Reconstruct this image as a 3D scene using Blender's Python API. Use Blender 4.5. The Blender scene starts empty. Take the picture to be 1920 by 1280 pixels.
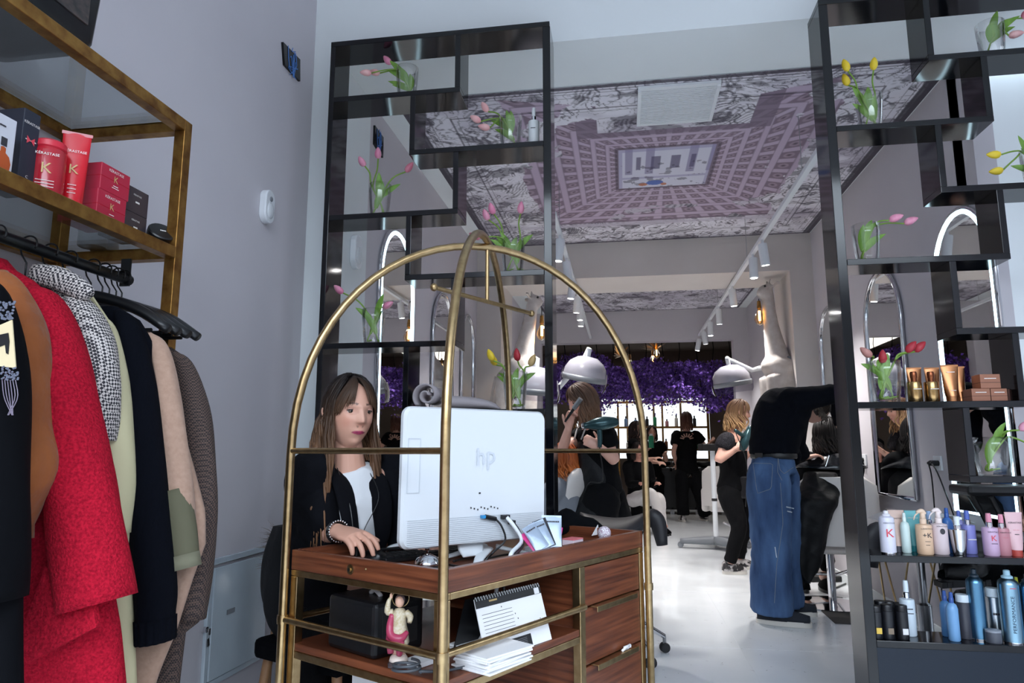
import bpy, math, random
import numpy as np
from mathutils import Matrix, Vector
random.seed(7); np.random.seed(7)
S = bpy.context.scene
COL = S.collection
# ------------------------------------------------------------------ camera (numbers measured from the photograph's vanishing points)
F = 1300.0; T = math.radians(8.96); YAW = math.radians(9.07); H = 1.1
CY, SY, CT, ST = math.cos(YAW), math.sin(YAW), math.cos(T), math.sin(T)
cd = bpy.data.cameras.new('camera'); cam = bpy.data.objects.new('camera', cd); COL.objects.link(cam)
cd.sensor_width = 36.0; cd.lens = 36.0 * F / 1920.0; cd.clip_start = 0.05; cd.clip_end = 200
cam.location = (0, 0, H); cam.rotation_euler = (math.pi / 2 + T, 0, YAW)
S.camera = cam
# ------------------------------------------------------------------ light and exposure
S.view_settings.view_transform = 'Standard'; S.view_settings.look = 'None'
S.view_settings.exposure = 0.12; S.view_settings.gamma = 1.0; S.view_settings.use_curve_mapping = False
W = bpy.data.worlds.new('overcast_sky'); S.world = W; W.use_nodes = True
_n = W.node_tree.nodes; _l = W.node_tree.links
_bg = _n['Background']; _tc = _n.new('ShaderNodeTexCoord'); _sp = _n.new('ShaderNodeSeparateXYZ')
_cr = _n.new('ShaderNodeValToRGB'); _mr = _n.new('ShaderNodeMapRange')
_l.new(_tc.outputs['Generated'], _sp.inputs[0]); _l.new(_sp.outputs['Z'], _mr.inputs['Value'])
_mr.inputs['From Min'].default_value = -1; _mr.inputs['From Max'].default_value = 1
_l.new(_mr.outputs[0], _cr.inputs[0]); _l.new(_cr.outputs[0], _bg.inputs['Color'])
_e = _cr.color_ramp.elements
_e[0].position = 0.0; _e[0].color = (.10, .10, .11, 1); _e[1].position = 1.0; _e[1].color = (.74, .87, 1, 1)
# street level, the dark house fronts and trees opposite, then the bright overcast sky above their roofs
for p_, c_ in ((.48, (.08, .08, .085, 1)), (.51, (.045, .05, .055, 1)), (.60, (.055, .06, .07, 1)), (.64, (.70, .80, .92, 1))):
    e_ = _cr.color_ramp.elements.new(p_); e_.color = c_
_bg.inputs['Strength'].default_value = 9.0

def area(name, loc, rot, sx, sy, power, col):
    d = bpy.data.lights.new(name, 'AREA'); d.shape = 'RECTANGLE'; d.size = sx; d.size_y = sy; d.energy = power; d.color = col
    o = bpy.data.objects.new(name, d); o.location = loc; o.rotation_euler = rot; COL.objects.link(o); return o
# daylight comes through the open shop front behind the photographer (portal: only guides the sampling of the sky)
_po = area('shopfront_portal', (.95, -2.15, 2.1), (math.radians(-90), 0, math.pi), 5.1, 4.2, 1, (1, 1, 1)); _po.data.cycles.is_portal = True
area('far_room_lamp', (.2, 12.4, 2.9), (0, 0, 0), 2.0, 2.0, 22, (1.0, .93, .85))

# ------------------------------------------------------------------ helpers
def ray(px, py):
    u = px - 960; vd = py - 640
    f = F * CT + vd * ST
    return np.array([u * CY - f * SY, u * SY + f * CY, F * ST - vd * CT]), f
def at(px, py, X=None, Y=None, Z=None, d=None):
    """a point of the room: where the sight line of a pixel of the 1920x1280 photo meets a plane X, Y, Z or the distance d"""
    r, f = ray(px, py)
    k = X / r[0] if X is not None else Y / r[1] if Y is not None else (Z - H) / r[2] if Z is not None else d / f
    p = r * k; p[2] += H
    return p
FWD = np.array([-SY, CY, 0]); RGT = np.array([CY, SY, 0]); UP = np.array([0, 0, 1.0])
def A(*a): return np.array(a, float)
def nrm(v): v = np.asarray(v, float); return v / (np.linalg.norm(v) + 1e-12)
def lin(c): c = c / 255.0; return c / 12.92 if c <= .04045 else ((c + .055) / 1.055) ** 2.4
def rgb(r, g, b): return (lin(r), lin(g), lin(b))
def hexc(h): return rgb(int(h[0:2], 16), int(h[2:4], 16), int(h[4:6], 16))

def spl(pts, n):
    """Catmull-Rom through rows of pts (any number of columns), n samples"""
    P = np.asarray(pts, float); m = len(P)
    if m == 2: 
        t = np.linspace(0, 1, n)[:, None]; return P[0] * (1 - t) + P[1] * t
    out = []
    for q in np.linspace(0, m - 1, n):
        i = min(int(q), m - 2); t = q - i
        p0 = P[i - 1] if i > 0 else 2 * P[0] - P[1]; p1, p2 = P[i], P[i + 1]
        p3 = P[i + 2] if i + 2 < m else 2 * P[-1] - P[-2]
        out.append(.5 * (2 * p1 + (p2 - p0) * t + (2 * p0 - 5 * p1 + 4 * p2 - p3) * t * t + (3 * p1 - p0 - 3 * p2 + p3) * t ** 3))
    return np.array(out)

class MB:
    def __init__(s): s.v = []; s.f = []; s.c = []
    def add(s, verts, faces, col=None):
        o = len(s.v); s.v.extend([tuple(map(float, p)) for p in verts]); s.f.extend([tuple(i + o for i in q) for q in faces])
        if col is not None:
            if len(np.shape(col)) == 1: col = [col] * len(verts)
            s.c.extend([tuple(map(float, q)) for q in col])
        return s
    def bx(s, x0, x1, y0, y1, z0, z1):
        v = [(x, y, z) for x in (x0, x1) for y in (y0, y1) for z in (z0, z1)]
        return s.add(v, [(0, 1, 3, 2), (4, 6, 7, 5), (0, 4, 5, 1), (2, 3, 7, 6), (0, 2, 6, 4), (1, 5, 7, 3)])
    def ob(s, c, a, b, n, hx, hy, hz):
        c, a, b, n = map(lambda q: np.asarray(q, float), (c, a, b, n))
        v = [c + i * hx * a + j * hy * b + k * hz * n for i in (-1, 1) for j in (-1, 1) for k in (-1, 1)]
        return s.add(v, [(0, 1, 3, 2), (4, 6, 7, 5), (0, 4, 5, 1), (2, 3, 7, 6), (0, 2, 6, 4), (1, 5, 7, 3)])
    def loft(s, rings, cap=True, closed=True, col=None):
        n = len(rings[0]); v = [p for r in rings for p in r]; f = []
        m = n if closed else n - 1
        for i in range(len(rings) - 1):
            for j in range(m):
                k = (j + 1) % n
                f.append((i * n + j, i * n + k, (i + 1) * n + k, (i + 1) * n + j))
        if cap and closed:
            f.append(tuple(range(n - 1, -1, -1))); f.append(tuple(range((len(rings) - 1) * n, len(rings) * n)))
        return s.add(v, f, col)
    def tube(s, pts, r, n=8, cap=True, lat=None, rb=None, smooth=0, col=None, sq=False):
        """tube along pts; r radius (or list); with lat a fixed side axis, rb the radii across it"""
        P = np.asarray(pts, float); m = len(P)
        R = np.full(m, r, float) if np.isscalar(r) else np.asarray(r, float)
        B = R if rb is None else (np.full(m, rb, float) if np.isscalar(rb) else np.asarray(rb, float))
        if smooth:
            Q = spl(np.column_stack([P, R, B]), smooth); P, R, B = Q[:, :3], Q[:, 3], Q[:, 4]; m = smooth
        R = np.maximum(R, 1e-4); B = np.maximum(B, 1e-4)
        rings = []; a = None
        for i in range(m):
            d = nrm(P[min(i + 1, m - 1)] - P[max(i - 1, 0)])
            if lat is not None: a = np.asarray(lat, float)
            elif a is None: a = A(0, 0, 1) if abs(d[2]) < .9 else A(1, 0, 0)
            a = nrm(a - d * np.dot(a, d)); b = np.cross(d, a)
            t = np.arange(n) * 2 * math.pi / n + (math.pi / 4 if sq else 0)
            k = math.sqrt(2) if sq else 1
            rings.append([P[i] + a * R[i] * k * math.cos(q) + b * B[i] * k * math.sin(q) for q in t])
        if col is not None and len(np.shape(col)) == 2:
            cc = np.asarray(col); idx = np.linspace(0, len(cc) - 1, m)
            col = [cc[int(round(i))] for i in idx for _ in range(n)]
        return s.loft(rings, cap, True, col)
    def lathe(s, prof, o=(0, 0, 0), n=16, ax=(0, 0, 1), cap=True, lobes=0, amp=0):
        ax = nrm(ax); a = nrm(np.cross(ax, (0, 1, 0) if abs(ax[1]) < .9 else (1, 0, 0))); b = np.cross(ax, a); o = np.asarray(o, float)
        rings = []
        for r, z in prof:
            rings.append([o + ax * z + (a * math.cos(t) + b * math.sin(t)) * max(r, 1e-4) * (1 + amp * math.cos(lobes * t)) for t in np.arange(n) * 2 * math.pi / n])
        return s.loft(rings, cap)
    def ball(s, c, rx, ry=None, rz=None, n=12, m=8):
        ry = ry or rx; rz = rz or rx; c = np.asarray(c, float); rings = []
        for i in range(m + 1):
            t = -math.pi / 2 + math.pi * i / m
            k = max(math.cos(t), 1e-3)
            rings.append([c + A(rx * k * math.cos(q), ry * k * math.sin(q), rz * math.sin(t)) for q in np.arange(n) * 2 * math.pi / n])
        return s.loft(rings)
    def quad(s, c, a, b, hx, hy, col=None):
        c = np.asarray(c, float); a = np.asarray(a, float); b = np.asarray(b, float)
        return s.add([c - a * hx - b * hy, c + a * hx - b * hy, c + a * hx + b * hy, c - a * hx + b * hy], [(0, 1, 2, 3)], col)
    def prism(s, poly, o, a, b, n, t):
        """polygon poly (2-D) in the plane of a and b at o, thickness t along n"""
        o, a, b, n = (np.asarray(q, float) for q in (o, a, b, n)); m = len(poly)
        v = [o + a * p[0] + b * p[1] for p in poly] + [o + a * p[0] + b * p[1] + n * t for p in poly]
        return s.add(v, [tuple(range(m - 1, -1, -1)), tuple(range(m, 2 * m))] + [(i, (i + 1) % m, m + (i + 1) % m, m + i) for i in range(m)])
    def strip(s, pts, widths, side, col=None):
        """flat blade along pts"""
        L = []
        for p, w, sd in zip(pts, widths, side): L += [p - sd * w, p + sd * w]
        return s.add(L, [(2 * i, 2 * i + 1, 2 * i + 3, 2 * i + 2) for i in range(len(pts) - 1)], col)
    def mesh(s, name):
        m = bpy.data.meshes.new(name); m.from_pydata(s.v, [], s.f); 
        if s.c and len(s.c) == len(s.v): setcol(m, s.c)
        return m
    def build(s, name, mat, parent=None, smooth=False, bev=0, sub=0, solid=0):
        m = s.mesh(name); m.update()
        return link(name, m, mat, parent, smooth, bev, sub, solid)

def setcol(m, cols):
    a = m.color_attributes.new('Col', 'FLOAT_COLOR', 'POINT')
    c = np.asarray(cols, float)
    if c.shape[1] == 3: c = np.column_stack([c, np.ones(len(c))])
    a.data.foreach_set('color', c.ravel())
def link(name, m, mat, parent=None, smooth=False, bev=0, sub=0, solid=0):
    o = bpy.data.objects.new(name, m); COL.objects.link(o)
    if mat is not None and not m.materials: m.materials.append(mat)
    if smooth:
        m.polygons.foreach_set('use_smooth', [True] * len(m.polygons))
        if smooth != True: m.set_sharp_from_angle(angle=math.radians(smooth))
    if solid:
        q = o.modifiers.new('s', 'SOLIDIFY'); q.thickness = solid
    if sub:
        q = o.modifiers.new('s', 'SUBSURF'); q.levels = sub; q.render_levels = sub
    if bev:
        q = o.modifiers.new('b', 'BEVEL'); q.width = bev; q.segments = 2; q.limit_method = 'ANGLE'; q.angle_limit = math.radians(40)
    setpar(o, parent); return o
def wbasis(o):
    M = o.matrix_basis.copy()
    if o.parent: M = wbasis(o.parent) @ o.matrix_parent_inverse @ M
    return M
def setpar(o, parent):
    if parent is not None:
        o.parent = parent; o.matrix_parent_inverse = wbasis(parent).inverted()
def tag(o, label=None, cat=None, group=None, kind=None):
    if label: o['label'] = label
    if cat: o['category'] = cat
    if group: o['group'] = group
    if kind: o['kind'] = kind
    return o
def thing(name, label, cat, loc=(0, 0, 0), group=None):
    o = bpy.data.objects.new(name, None); COL.objects.link(o); o.location = [float(q) for q in loc]; o.empty_display_size = .05
    return tag(o, label, cat, group)
def kids(o): return [c for c in COL.objects if c.parent == o]
def copy_tree(o, loc=None, rotz=None, label=None, parent=None):
    c = o.copy(); COL.objects.link(c)
    if parent is not None: c.parent = parent
    if loc is not None: c.location = [float(q) for q in loc]
    if rotz is not None: c.rotation_euler.z = rotz
    if label: c['label'] = label
    for k in kids(o): copy_tree(k, parent=c)
    return c
def struct(name, mb, mat, **k): return tag(mb.build(name, mat, **k), kind='structure')

# ------------------------------------------------------------------ materials
MATS = {}
def mat(name, col=(.5, .5, .5), rough=.5, metal=0, var=None, bump=None, coat=0, emit=None, spec=.5, sheen=0, attr=False, vec=None, alpha=1):
    if name in MATS: return MATS[name]
    m = bpy.data.materials.new(name); m.use_nodes = True; MATS[name] = m
    n = m.node_tree.nodes; l = m.node_tree.links; b = n['Principled BSDF']
    b.inputs['Base Color'].default_value = (*col, 1); b.inputs['Roughness'].default_value = rough; b.inputs['Metallic'].default_value = metal
    b.inputs['Specular IOR Level'].default_value = spec; b.inputs['Coat Weight'].default_value = coat; b.inputs['Coat Roughness'].default_value = .03
    if sheen: b.inputs['Sheen Weight'].default_value = sheen
    if alpha < 1: b.inputs['Alpha'].default_value = alpha
    tc = None
    def coords(scale):
        nonlocal tc
        tc = tc or n.new('ShaderNodeTexCoord'); mp = n.new('ShaderNodeMapping')
        mp.inputs['Scale'].default_value = scale if not np.isscalar(scale) else (scale,) * 3
        l.new(tc.outputs['Object'], mp.inputs[0]); return mp.outputs[0]
    src = None
    if attr:
        a = n.new('ShaderNodeAttribute'); a.attribute_name = 'Col'; src = a.outputs['Color']
    if var:   # (scale, colour2, contrast)
        t = n.new('ShaderNodeTexNoise'); l.new(coords(var[0]), t.inputs['Vector']); t.inputs['Scale'].default_value = 1; t.inputs['Detail'].default_value = 5
        r = n.new('ShaderNodeMapRange'); w = var[2] if len(var) > 2 else .2
        r.inputs['From Min'].default_value = .5 - w; r.inputs['From Max'].default_value = .5 + w; l.new(t.outputs[0], r.inputs['Value'])
        x = n.new('ShaderNodeMix'); x.data_type = 'RGBA'; l.new(r.outputs[0], x.inputs[0])
        x.inputs[6].default_value = (*col, 1); x.inputs[7].default_value = (*var[1], 1)
        if src is not None: l.new(src, x.inputs[6])
        src = x.outputs[2]
    if src is not None: l.new(src, b.inputs['Base Color'])
    if bump:
        t = n.new('ShaderNodeTexNoise'); l.new(coords(bump[0]), t.inputs['Vector']); t.inputs['Scale'].default_value = 1; t.inputs['Detail'].default_value = 4
        q = n.new('ShaderNodeBump'); q.inputs['Strength'].default_value = bump[1]; q.inputs['Distance'].default_value = bump[2] if len(bump) > 2 else .01
        l.new(t.outputs[0], q.inputs['Height']); l.new(q.outputs[0], b.inputs['Normal'])
    if emit:
        b.inputs['Emission Color'].default_value = (*emit[0], 1); b.inputs['Emission Strength'].default_value = emit[1]
    return m
def checks(name, scale, cols, rot=.785, rough=.9, kind='checker'):
    m = mat(name, cols[0], rough, bump=(300, .3, .002)); n = m.node_tree.nodes; l = m.node_tree.links; b = n['Principled BSDF']
    tc = n.new('ShaderNodeTexCoord'); mp = n.new('ShaderNodeMapping'); mp.inputs['Rotation'].default_value = (rot, .25, .2)
    l.new(tc.outputs['Object'], mp.inputs[0])
    t = n.new('ShaderNodeTexChecker'); t.inputs['Scale'].default_value = scale; l.new(mp.outputs[0], t.inputs['Vector'])
    t.inputs['Color1'].default_value = (*cols[0], 1); t.inputs['Color2'].default_value = (*cols[1], 1)
    l.new(t.outputs['Color'], b.inputs['Base Color']); return m
def glassmat(name, tint=(1, 1, 1), refl=.12, rough=.02):
    """thin clear pane: mostly transparent, glossy by fresnel"""
    if name in MATS: return MATS[name]
    m = bpy.data.materials.new(name); m.use_nodes = True; MATS[name] = m
    n = m.node_tree.nodes; l = m.node_tree.links; n.remove(n['Principled BSDF']); out = n['Material Output']
    t = n.new('ShaderNodeBsdfTransparent'); t.inputs[0].default_value = (*tint, 1)
    g = n.new('ShaderNodeBsdfGlossy'); g.inputs['Roughness'].default_value = rough
    f = n.new('ShaderNodeLayerWeight'); f.inputs[0].default_value = .25
    k = n.new('ShaderNodeMapRange'); k.inputs['To Min'].default_value = refl * .4; k.inputs['To Max'].default_value = min(1, refl * 5)
    l.new(f.outputs['Fresnel'], k.inputs['Value'])
    x = n.new('ShaderNodeMixShader'); l.new(k.outputs[0], x.inputs[0]); l.new(t.outputs[0], x.inputs[1]); l.new(g.outputs[0], x.inputs[2])
    l.new(x.outputs[0], out.inputs[0]); return m

M_wall = mat('wall_paint', rgb(206, 202, 207), .85, var=(1.5, rgb(200, 196, 202)), bump=(60, .08, .003))
M_header = mat('header_paint', rgb(232, 238, 240), .8, var=(1.2, rgb(228, 234, 236)))
M_floor = mat('floor_resin', rgb(226, 229, 232), .22, var=(3.0, rgb(214, 218, 222), .25), bump=(9, .05, .004), coat=.2)
M_black = mat('black_lacquer', rgb(8, 10, 15), .08, spec=.42, bump=(4, .02, .01))
M_blue = mat('blue_black_lacquer', rgb(14, 26, 40), .3, spec=.35)
M_gold = mat('brushed_brass', rgb(188, 162, 120), .30, 1, var=(40, rgb(164, 138, 98)), bump=(120, .05, .002))
M_gilt = mat('aged_gilt', rgb(172, 130, 68), .36, .85, var=(26, rgb(116, 76, 34), .2), bump=(50, .15, .003))
M_wood = mat('walnut', rgb(126, 70, 44), .36, var=((3.5, 3.5, 90), rgb(74, 36, 22), .2), bump=((8, 8, 120), .06, .002), coat=.15)
M_white = mat('white_plastic', rgb(232, 236, 240), .4, bump=(200, .02, .001))
M_whitep = mat('white_paper', rgb(238, 238, 240), .8)
M_cream = mat('cream_leather', rgb(214, 208, 204), .45, bump=(80, .08, .002))
M_chrome = mat('chrome', rgb(215, 216, 220), .08, 1)
M_steel = mat('brushed_steel', rgb(170, 172, 176), .28, 1, bump=(90, .05, .001))
M_blackp = mat('black_plastic', rgb(16, 17, 20), .35)
M_blackm = mat('black_matte', rgb(6, 7, 11), .88, spec=.1, bump=(120, .1, .002))
M_rubber = mat('black_rubber', rgb(20, 20, 22), .6)
M_grey = mat('grey_plastic', rgb(120, 124, 130), .4)
M_leather = mat('charcoal_leather', rgb(34, 32, 36), .5, bump=(60, .12, .003))
M_glass = glassmat('clear_glass')
M_shelfglass = glassmat('shelf_glass', (.86, .90, .90), .10)
M_mirror = mat('mirror_silver', (.86, .88, .88), .015, 1)
M_neon = mat('neon_tube', (.6, .85, 1), .4, emit=((.62, .88, 1), 4.5))
M_lamp = mat('lamp_glow', (1, 1, 1), .4, emit=((1, .97, .93), 22))
M_bulb = mat('bulb_glow', (1, .6, .25), .4, emit=((1, .58, .2), 16))
M_amber = glassmat('amber_glass', (1, .78, .5), .1)
M_col = mat('vertex_print', rough=.6, attr=True)
M_hair = mat('hair', rough=.5, attr=True, spec=.3)
M_skin = mat('skin', rough=.48, attr=True, bump=(350, .05, .0006))
M_eye = mat('eye', rough=.08, attr=True)

TXT = {}
LEGIBLE = {'KÉRASTASE', 'K', '+K', 'C', 'hp', 'PERFORMANCE', '●', '— —'}
def text(s, c, size, a, b, m, parent, name='lettering', align='CENTER', off=0.0, width=None):
    """flat lettering: centre c, reading direction a, up direction b; print too small to read in the photo becomes rows of dashes"""
    if s not in LEGIBLE:
        a = nrm(a); b = nrm(b); n = np.cross(a, b); L = width or size * .55 * len(s); rs = random.Random(len(s) + int(size * 1e5)); x = -L / 2; mb = MB(); c = np.asarray(c, float) + n * (off + .0002)
        while x < L / 2 - size * .2:
            q = size * rs.uniform(.3, .55); h = size * .46; mb.ob(c + a * (x + q / 2) + b * (h - size * .5) / 2, a, b, n, q * .42, h / 2 * .8, .0002); x += q
        return tag(mb.build('fine_print', m, parent), kind='stuff')
    if s not in TXT:
        cu = bpy.data.curves.new('t', 'FONT'); cu.body = s; cu.align_x = 'CENTER'; cu.align_y = 'CENTER'; cu.extrude = 0.0; cu.resolution_u = 2
        ob = bpy.data.objects.new('t', cu); COL.objects.link(ob)
        dg = bpy.context.evaluated_depsgraph_get()
        me = bpy.data.meshes.new_from_object(ob.evaluated_get(dg)); bpy.data.objects.remove(ob)
        v = np.zeros(len(me.vertices) * 3); me.vertices.foreach_get('co', v)
        TXT[s] = (v.reshape(-1, 3), [tuple(p.vertices) for p in me.polygons])
    v, f = TXT[s]
    if len(v) == 0: return None
    k = size
    w = v[:, 0].max() - v[:, 0].min(); kx = k if width is None else width / w
    a = nrm(a); b = nrm(b); n = np.cross(a, b)
    P = np.asarray(c, float) + v[:, :1] * kx * a + v[:, 1:2] * k * b + n * off
    mb = MB(); mb.add(P, f); return mb.build(name, m, parent)
# ------------------------------------------------------------------ the setting
ZC = 3.16
XL, XR = -1.44, 1.81
fl = struct('floor', MB().bx(-3.2, 3.6, -2.2, 14.4, -.08, 0), M_floor)
M_seam = mat('floor_seam', rgb(214, 217, 220), .25)
for q in ((-.2, 3.6, 4.28, 4.284), (-1.4, 1.8, 5.9, 5.905)):
    MB().bx(q[0], q[1], q[2], q[3], -.001, .0008).build('seam', M_seam, fl)
MB().bx(.62, .624, 3.2, 5.9, -.001, .0008).build('seam', M_seam, fl)
struct('wall_left', MB().bx(-1.72, -1.6, -2.2, 3.25, 0, 4.2), M_wall)
struct('ceiling', MB().bx(-1.72, 3.6, -2.2, 3.25, 4.2, 4.3), M_header)
struct('wall_right', MB().bx(3.5, 3.6, -2.2, 3.25, 0, 4.2), M_wall)
hd = MB().bx(-1.72, 3.6, 3.25, 3.69, ZC, 4.3); hd.bx(-1.72, XL, 3.25, 3.69, 0, ZC); hd.bx(XR, 3.6, 3.80, 3.9, 0, ZC)
struct('wall_front', hd, M_header)
struct('wall_salon_left', MB().bx(XL - .1, XL, 3.69, 10.3, 0, ZC), M_wall)
struct('wall_salon_right', MB().bx(XR, XR + .1, 3.69, 10.3, 0, ZC), M_wall)
struct('ceiling_salon', MB().bx(XL - .1, XR + .1, 3.69, 10.3, ZC, ZC + .08), M_header)
bm = MB().bx(XL, XR, 6.76, 7.46, 2.80, ZC); bm.bx(XL, -1.19, 6.76, 7.46, 0, 2.8); bm.bx(1.60, XR, 6.76, 7.46, 0, 2.8)
struct('wall_beam', bm, mat('beam_paint', rgb(212, 206, 202), .85, var=(2, rgb(205, 198, 194))))
bk = MB().bx(XL, XR, 10.3, 10.5, 2.70, ZC); bk.bx(XL, -1.2, 10.3, 10.5, 0, 2.7); bk.bx(1.60, XR, 10.3, 10.5, 0, 2.7)
struct('wall_back', bk, M_wall)
M_taupe = mat('taupe_paint', rgb(96, 86, 80), .85, var=(2, rgb(86, 76, 70)))
fr = MB().bx(-2.6, -2.5, 10.5, 14.4, 0, 3.1); fr.bx(2.5, 2.6, 10.5, 14.4, 0, 3.1); fr.bx(-2.6, XL, 10.4, 10.5, 0, 3.1); fr.bx(XR, 2.6, 10.4, 10.5, 0, 3.1)
struct('wall_far_sides', fr, M_taupe)
struct('ceiling_far', MB().bx(-2.6, 2.6, 10.5, 14.4, 3.1, 3.18), M_taupe)
fw = MB().bx(-2.6, 2.6, 14.3, 14.4, 2.15, 3.1); fw.bx(-2.6, 2.6, 14.3, 14.4, 0, .95); fw.bx(-2.6, -1.0, 14.3, 14.4, .95, 2.15); fw.bx(1.7, 2.6, 14.3, 14.4, .95, 2.15)
struct('wall_far', fw, M_taupe)
wn = struct('window_1', MB().bx(-1.0, 1.7, 14.36, 14.37, .95, 2.15), mat('daylit_pane', (1, 1, 1), .3, emit=((.86, .95, 1), 1.15)))
for k in range(6): MB().bx(-1.0 + k * .53, -.96 + k * .53, 14.31, 14.35, .95, 2.15).build('mullion', M_gold, wn)
for side, x0, x1 in (('left', XL, XL + .012), ('right', XR - .012, XR)):
    struct('baseboard_' + side, MB().bx(x0, x1, 3.69, 6.76, 0, .08), M_header, bev=.002)

# printed ceiling mural: a plain invented vault of coffers around an open courtyard, ink drawing around it
def vnoise(x, y, seed):
    rs = np.random.RandomState(seed); g = rs.rand(64, 64)
    xi = np.floor(x).astype(int); yi = np.floor(y).astype(int); fx = x - xi; fy = y - yi
    fx = fx * fx * (3 - 2 * fx); fy = fy * fy * (3 - 2 * fy)
    G = lambda a, b: g[a % 64, b % 64]
    return (G(xi, yi) * (1 - fx) + G(xi + 1, yi) * fx) * (1 - fy) + (G(xi, yi + 1) * (1 - fx) + G(xi + 1, yi + 1) * fx) * fy
def fbm(x, y, seed, o=4):
    return sum(vnoise(x * 2 ** k, y * 2 ** k, seed + k) * .5 ** k for k in range(o)) / (2 - .5 ** (o - 1))
def mix(a, b, t): return a + (np.asarray(b, float) - a) * t[:, None]
def mural(name, x0, x1, y0, y1, step, vault):
    nx, ny = int((x1 - x0) / step) + 1, int((y1 - y0) / step) + 1
    gx, gy = np.meshgrid(np.linspace(x0, x1, nx), np.linspace(y0, y1, ny)); x = gx.ravel(); y = gy.ravel()
    paper = np.array(rgb(232, 230, 238)); ink = np.array(rgb(58, 50, 66)); lilac = np.array(rgb(190, 172, 194)); brown = np.array(rgb(112, 95, 108)); pale = np.array(rgb(196, 182, 200))
    c = np.tile(paper, (len(x), 1))
    wx = fbm(x * 2.2, y * 2.2, 11) - .5; wy = fbm(x * 2.2 + 9, y * 2.2 + 4, 31) - .5
    f1 = fbm(x * 3 + wx * 3, y * 3 + wy * 3, 3); f2 = fbm(x * 5 + 7, y * 5, 17)
    tone = np.clip((fbm(x * 2.6 + wy * 2, y * 2.6, 23) - .45) * 4, 0, 1)
    c = mix(c, rgb(150, 140, 160), tone * .6)
    soft = lambda v, e: np.clip(v / e + .5, 0, 1)
    line = soft(.075 - np.abs(((f1 * 8) % 1) - .5), .05) * soft(fbm(x * 4, y * 4, 91) - .4, .12)
    line2 = soft(.05 - np.abs(((f2 * 7 + wx * 3) % 1) - .5), .04)
    hatch = soft(np.sin((x * .8 + y * .6 + wx * .5) * 170) - .1, .9) * soft(f2 - .56, .06)
    blot = soft(fbm(x * 6 + wx * 4, y * 6, 41) - .64, .05)
    c = mix(c, ink, (line * .8 + line2 * .5 + hatch * .5 + blot * .6).clip(0, .88))
    de = np.minimum.reduce([x - x0, x1 - x, y - y0, y1 - y])
    if vault:
        cx, cy, hx, hy = .345, 4.96, .33, .36
        dx, dy = (x - cx) / hx, (y - cy) / hy
        d = np.maximum(np.abs(dx), np.abs(dy)).clip(.01)
        zone = (x > -.75 + .18 * fbm(y * 3, x * 3, 5)) & (x < 1.28 + .22 * (fbm(y * 3.1, x * 3, 9) - .3)) & (y < 6.14) & ((y > 4.32) | ((np.abs(x - .36) > .48) & (y > 3.95 - .3 * np.minimum(1, (np.abs(x - .36) - .48)))))
        zone &= ~((fbm(x * 4 + 3, y * 4, 77) > .63) & (d > 2.2))
        u = np.log(d) / math.log(1.235); t = np.where(np.abs(dx) >= np.abs(dy), dy, dx) / d
        v = (t + 1) * 5.0
        fu, fv = u % 1, v % 1
        inside = soft(np.minimum(fu, 1 - fu) - .17, .05) * soft(np.minimum(fv, 1 - fv) - .17, .05)
        r = np.hypot(fu - .5, fv - .5)
        cof = np.tile(lilac, (len(x), 1)); cof = mix(cof, pale, (fbm(x * 5, y * 5, 61) - .35).clip(0, 1))
        cof = mix(cof, brown, inside * .8)
        cof = mix(cof, rgb(170, 150, 166), inside * soft(.05 - np.abs(r - .16), .05) * .8)
        cof = mix(cof, rgb(70, 56, 70), inside * soft(.06 - r, .05) * .7)
        cof = mix(cof, rgb(84, 70, 84), soft(.025 - np.abs(np.minimum(fu, 1 - fu) - .165), .03) * .5)
        cof = mix(cof, rgb(72, 60, 74), ((d > 1.0) & (d < 1.09)) * .7)
        c = np.where(zone[:, None], cof, c)
        edge = zone & ((y > 6.09) | ((y < 4.38) & (np.abs(x - .36) < .62)))
        c = mix(c, rgb(120, 105, 122), edge * .8)
        ctr = d < 1.0
        cc = np.tile(np.array(rgb(212, 212, 226)), (len(x), 1))
        colm = (np.sin(dx * 14) > .35) & (dy < .25) & (np.abs(dx) > .25)
        cc = mix(cc, rgb(128, 118, 160), colm * .7)
        arch = (np.abs(dx % .42 - .21) < .1) & (np.abs(dy + .3) < .32) & (np.abs(dx) < .63)
        cc = mix(cc, rgb(84, 76, 112), arch * .8)
        cc = mix(cc, rgb(150, 144, 184), ((np.abs(dy - .45) < .05) | (dy < -.86) | (np.abs(dx) > .93)) * .6)
        cc = mix(cc, rgb(70, 62, 84), ((fbm(x * 16, y * 16, 51) > .64) & (dy > -.3)) * .6)
        cc = mix(cc, rgb(52, 92, 176), (np.hypot((dx + .18) / .2, (dy - .76) / .13) < 1) * .9)
        cc = mix(cc, rgb(186, 110, 70), ((np.hypot((dx + .45) / .1, (dy - .84) / .08) < 1) | (np.hypot((dx - .03) / .07, (dy - .86) / .07) < 1)) * .9)
        c = np.where(ctr[:, None], cc, c)
        c = mix(c, rgb(196, 190, 204), ((y > 6.16) & (y < 6.24)) * .7)
    for w0, w1, k in ((0, .035, .9), (.05, .062, .6), (.085, .092, .6), (.13, .138, .5), (.27, .28, .7), (.31, .316, .5)):
        c = mix(c, ink, ((de > w0) & (de < w1)) * k)
    if vault: c = mix(c, rgb(74, 70, 80), ((x > x1 - .07) | (x < x0 + .06)) * .9)
    m = bpy.data.meshes.new(name)
    idx = np.arange(nx * ny).reshape(ny, nx)
    q = np.stack([idx[:-1, :-1], idx[1:, :-1], idx[1:, 1:], idx[:-1, 1:]], -1).reshape(-1, 4)
    m.vertices.add(nx * ny); m.vertices.foreach_set('co', np.column_stack([x, y, np.full(len(x), ZC - .004)]).ravel())
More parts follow.
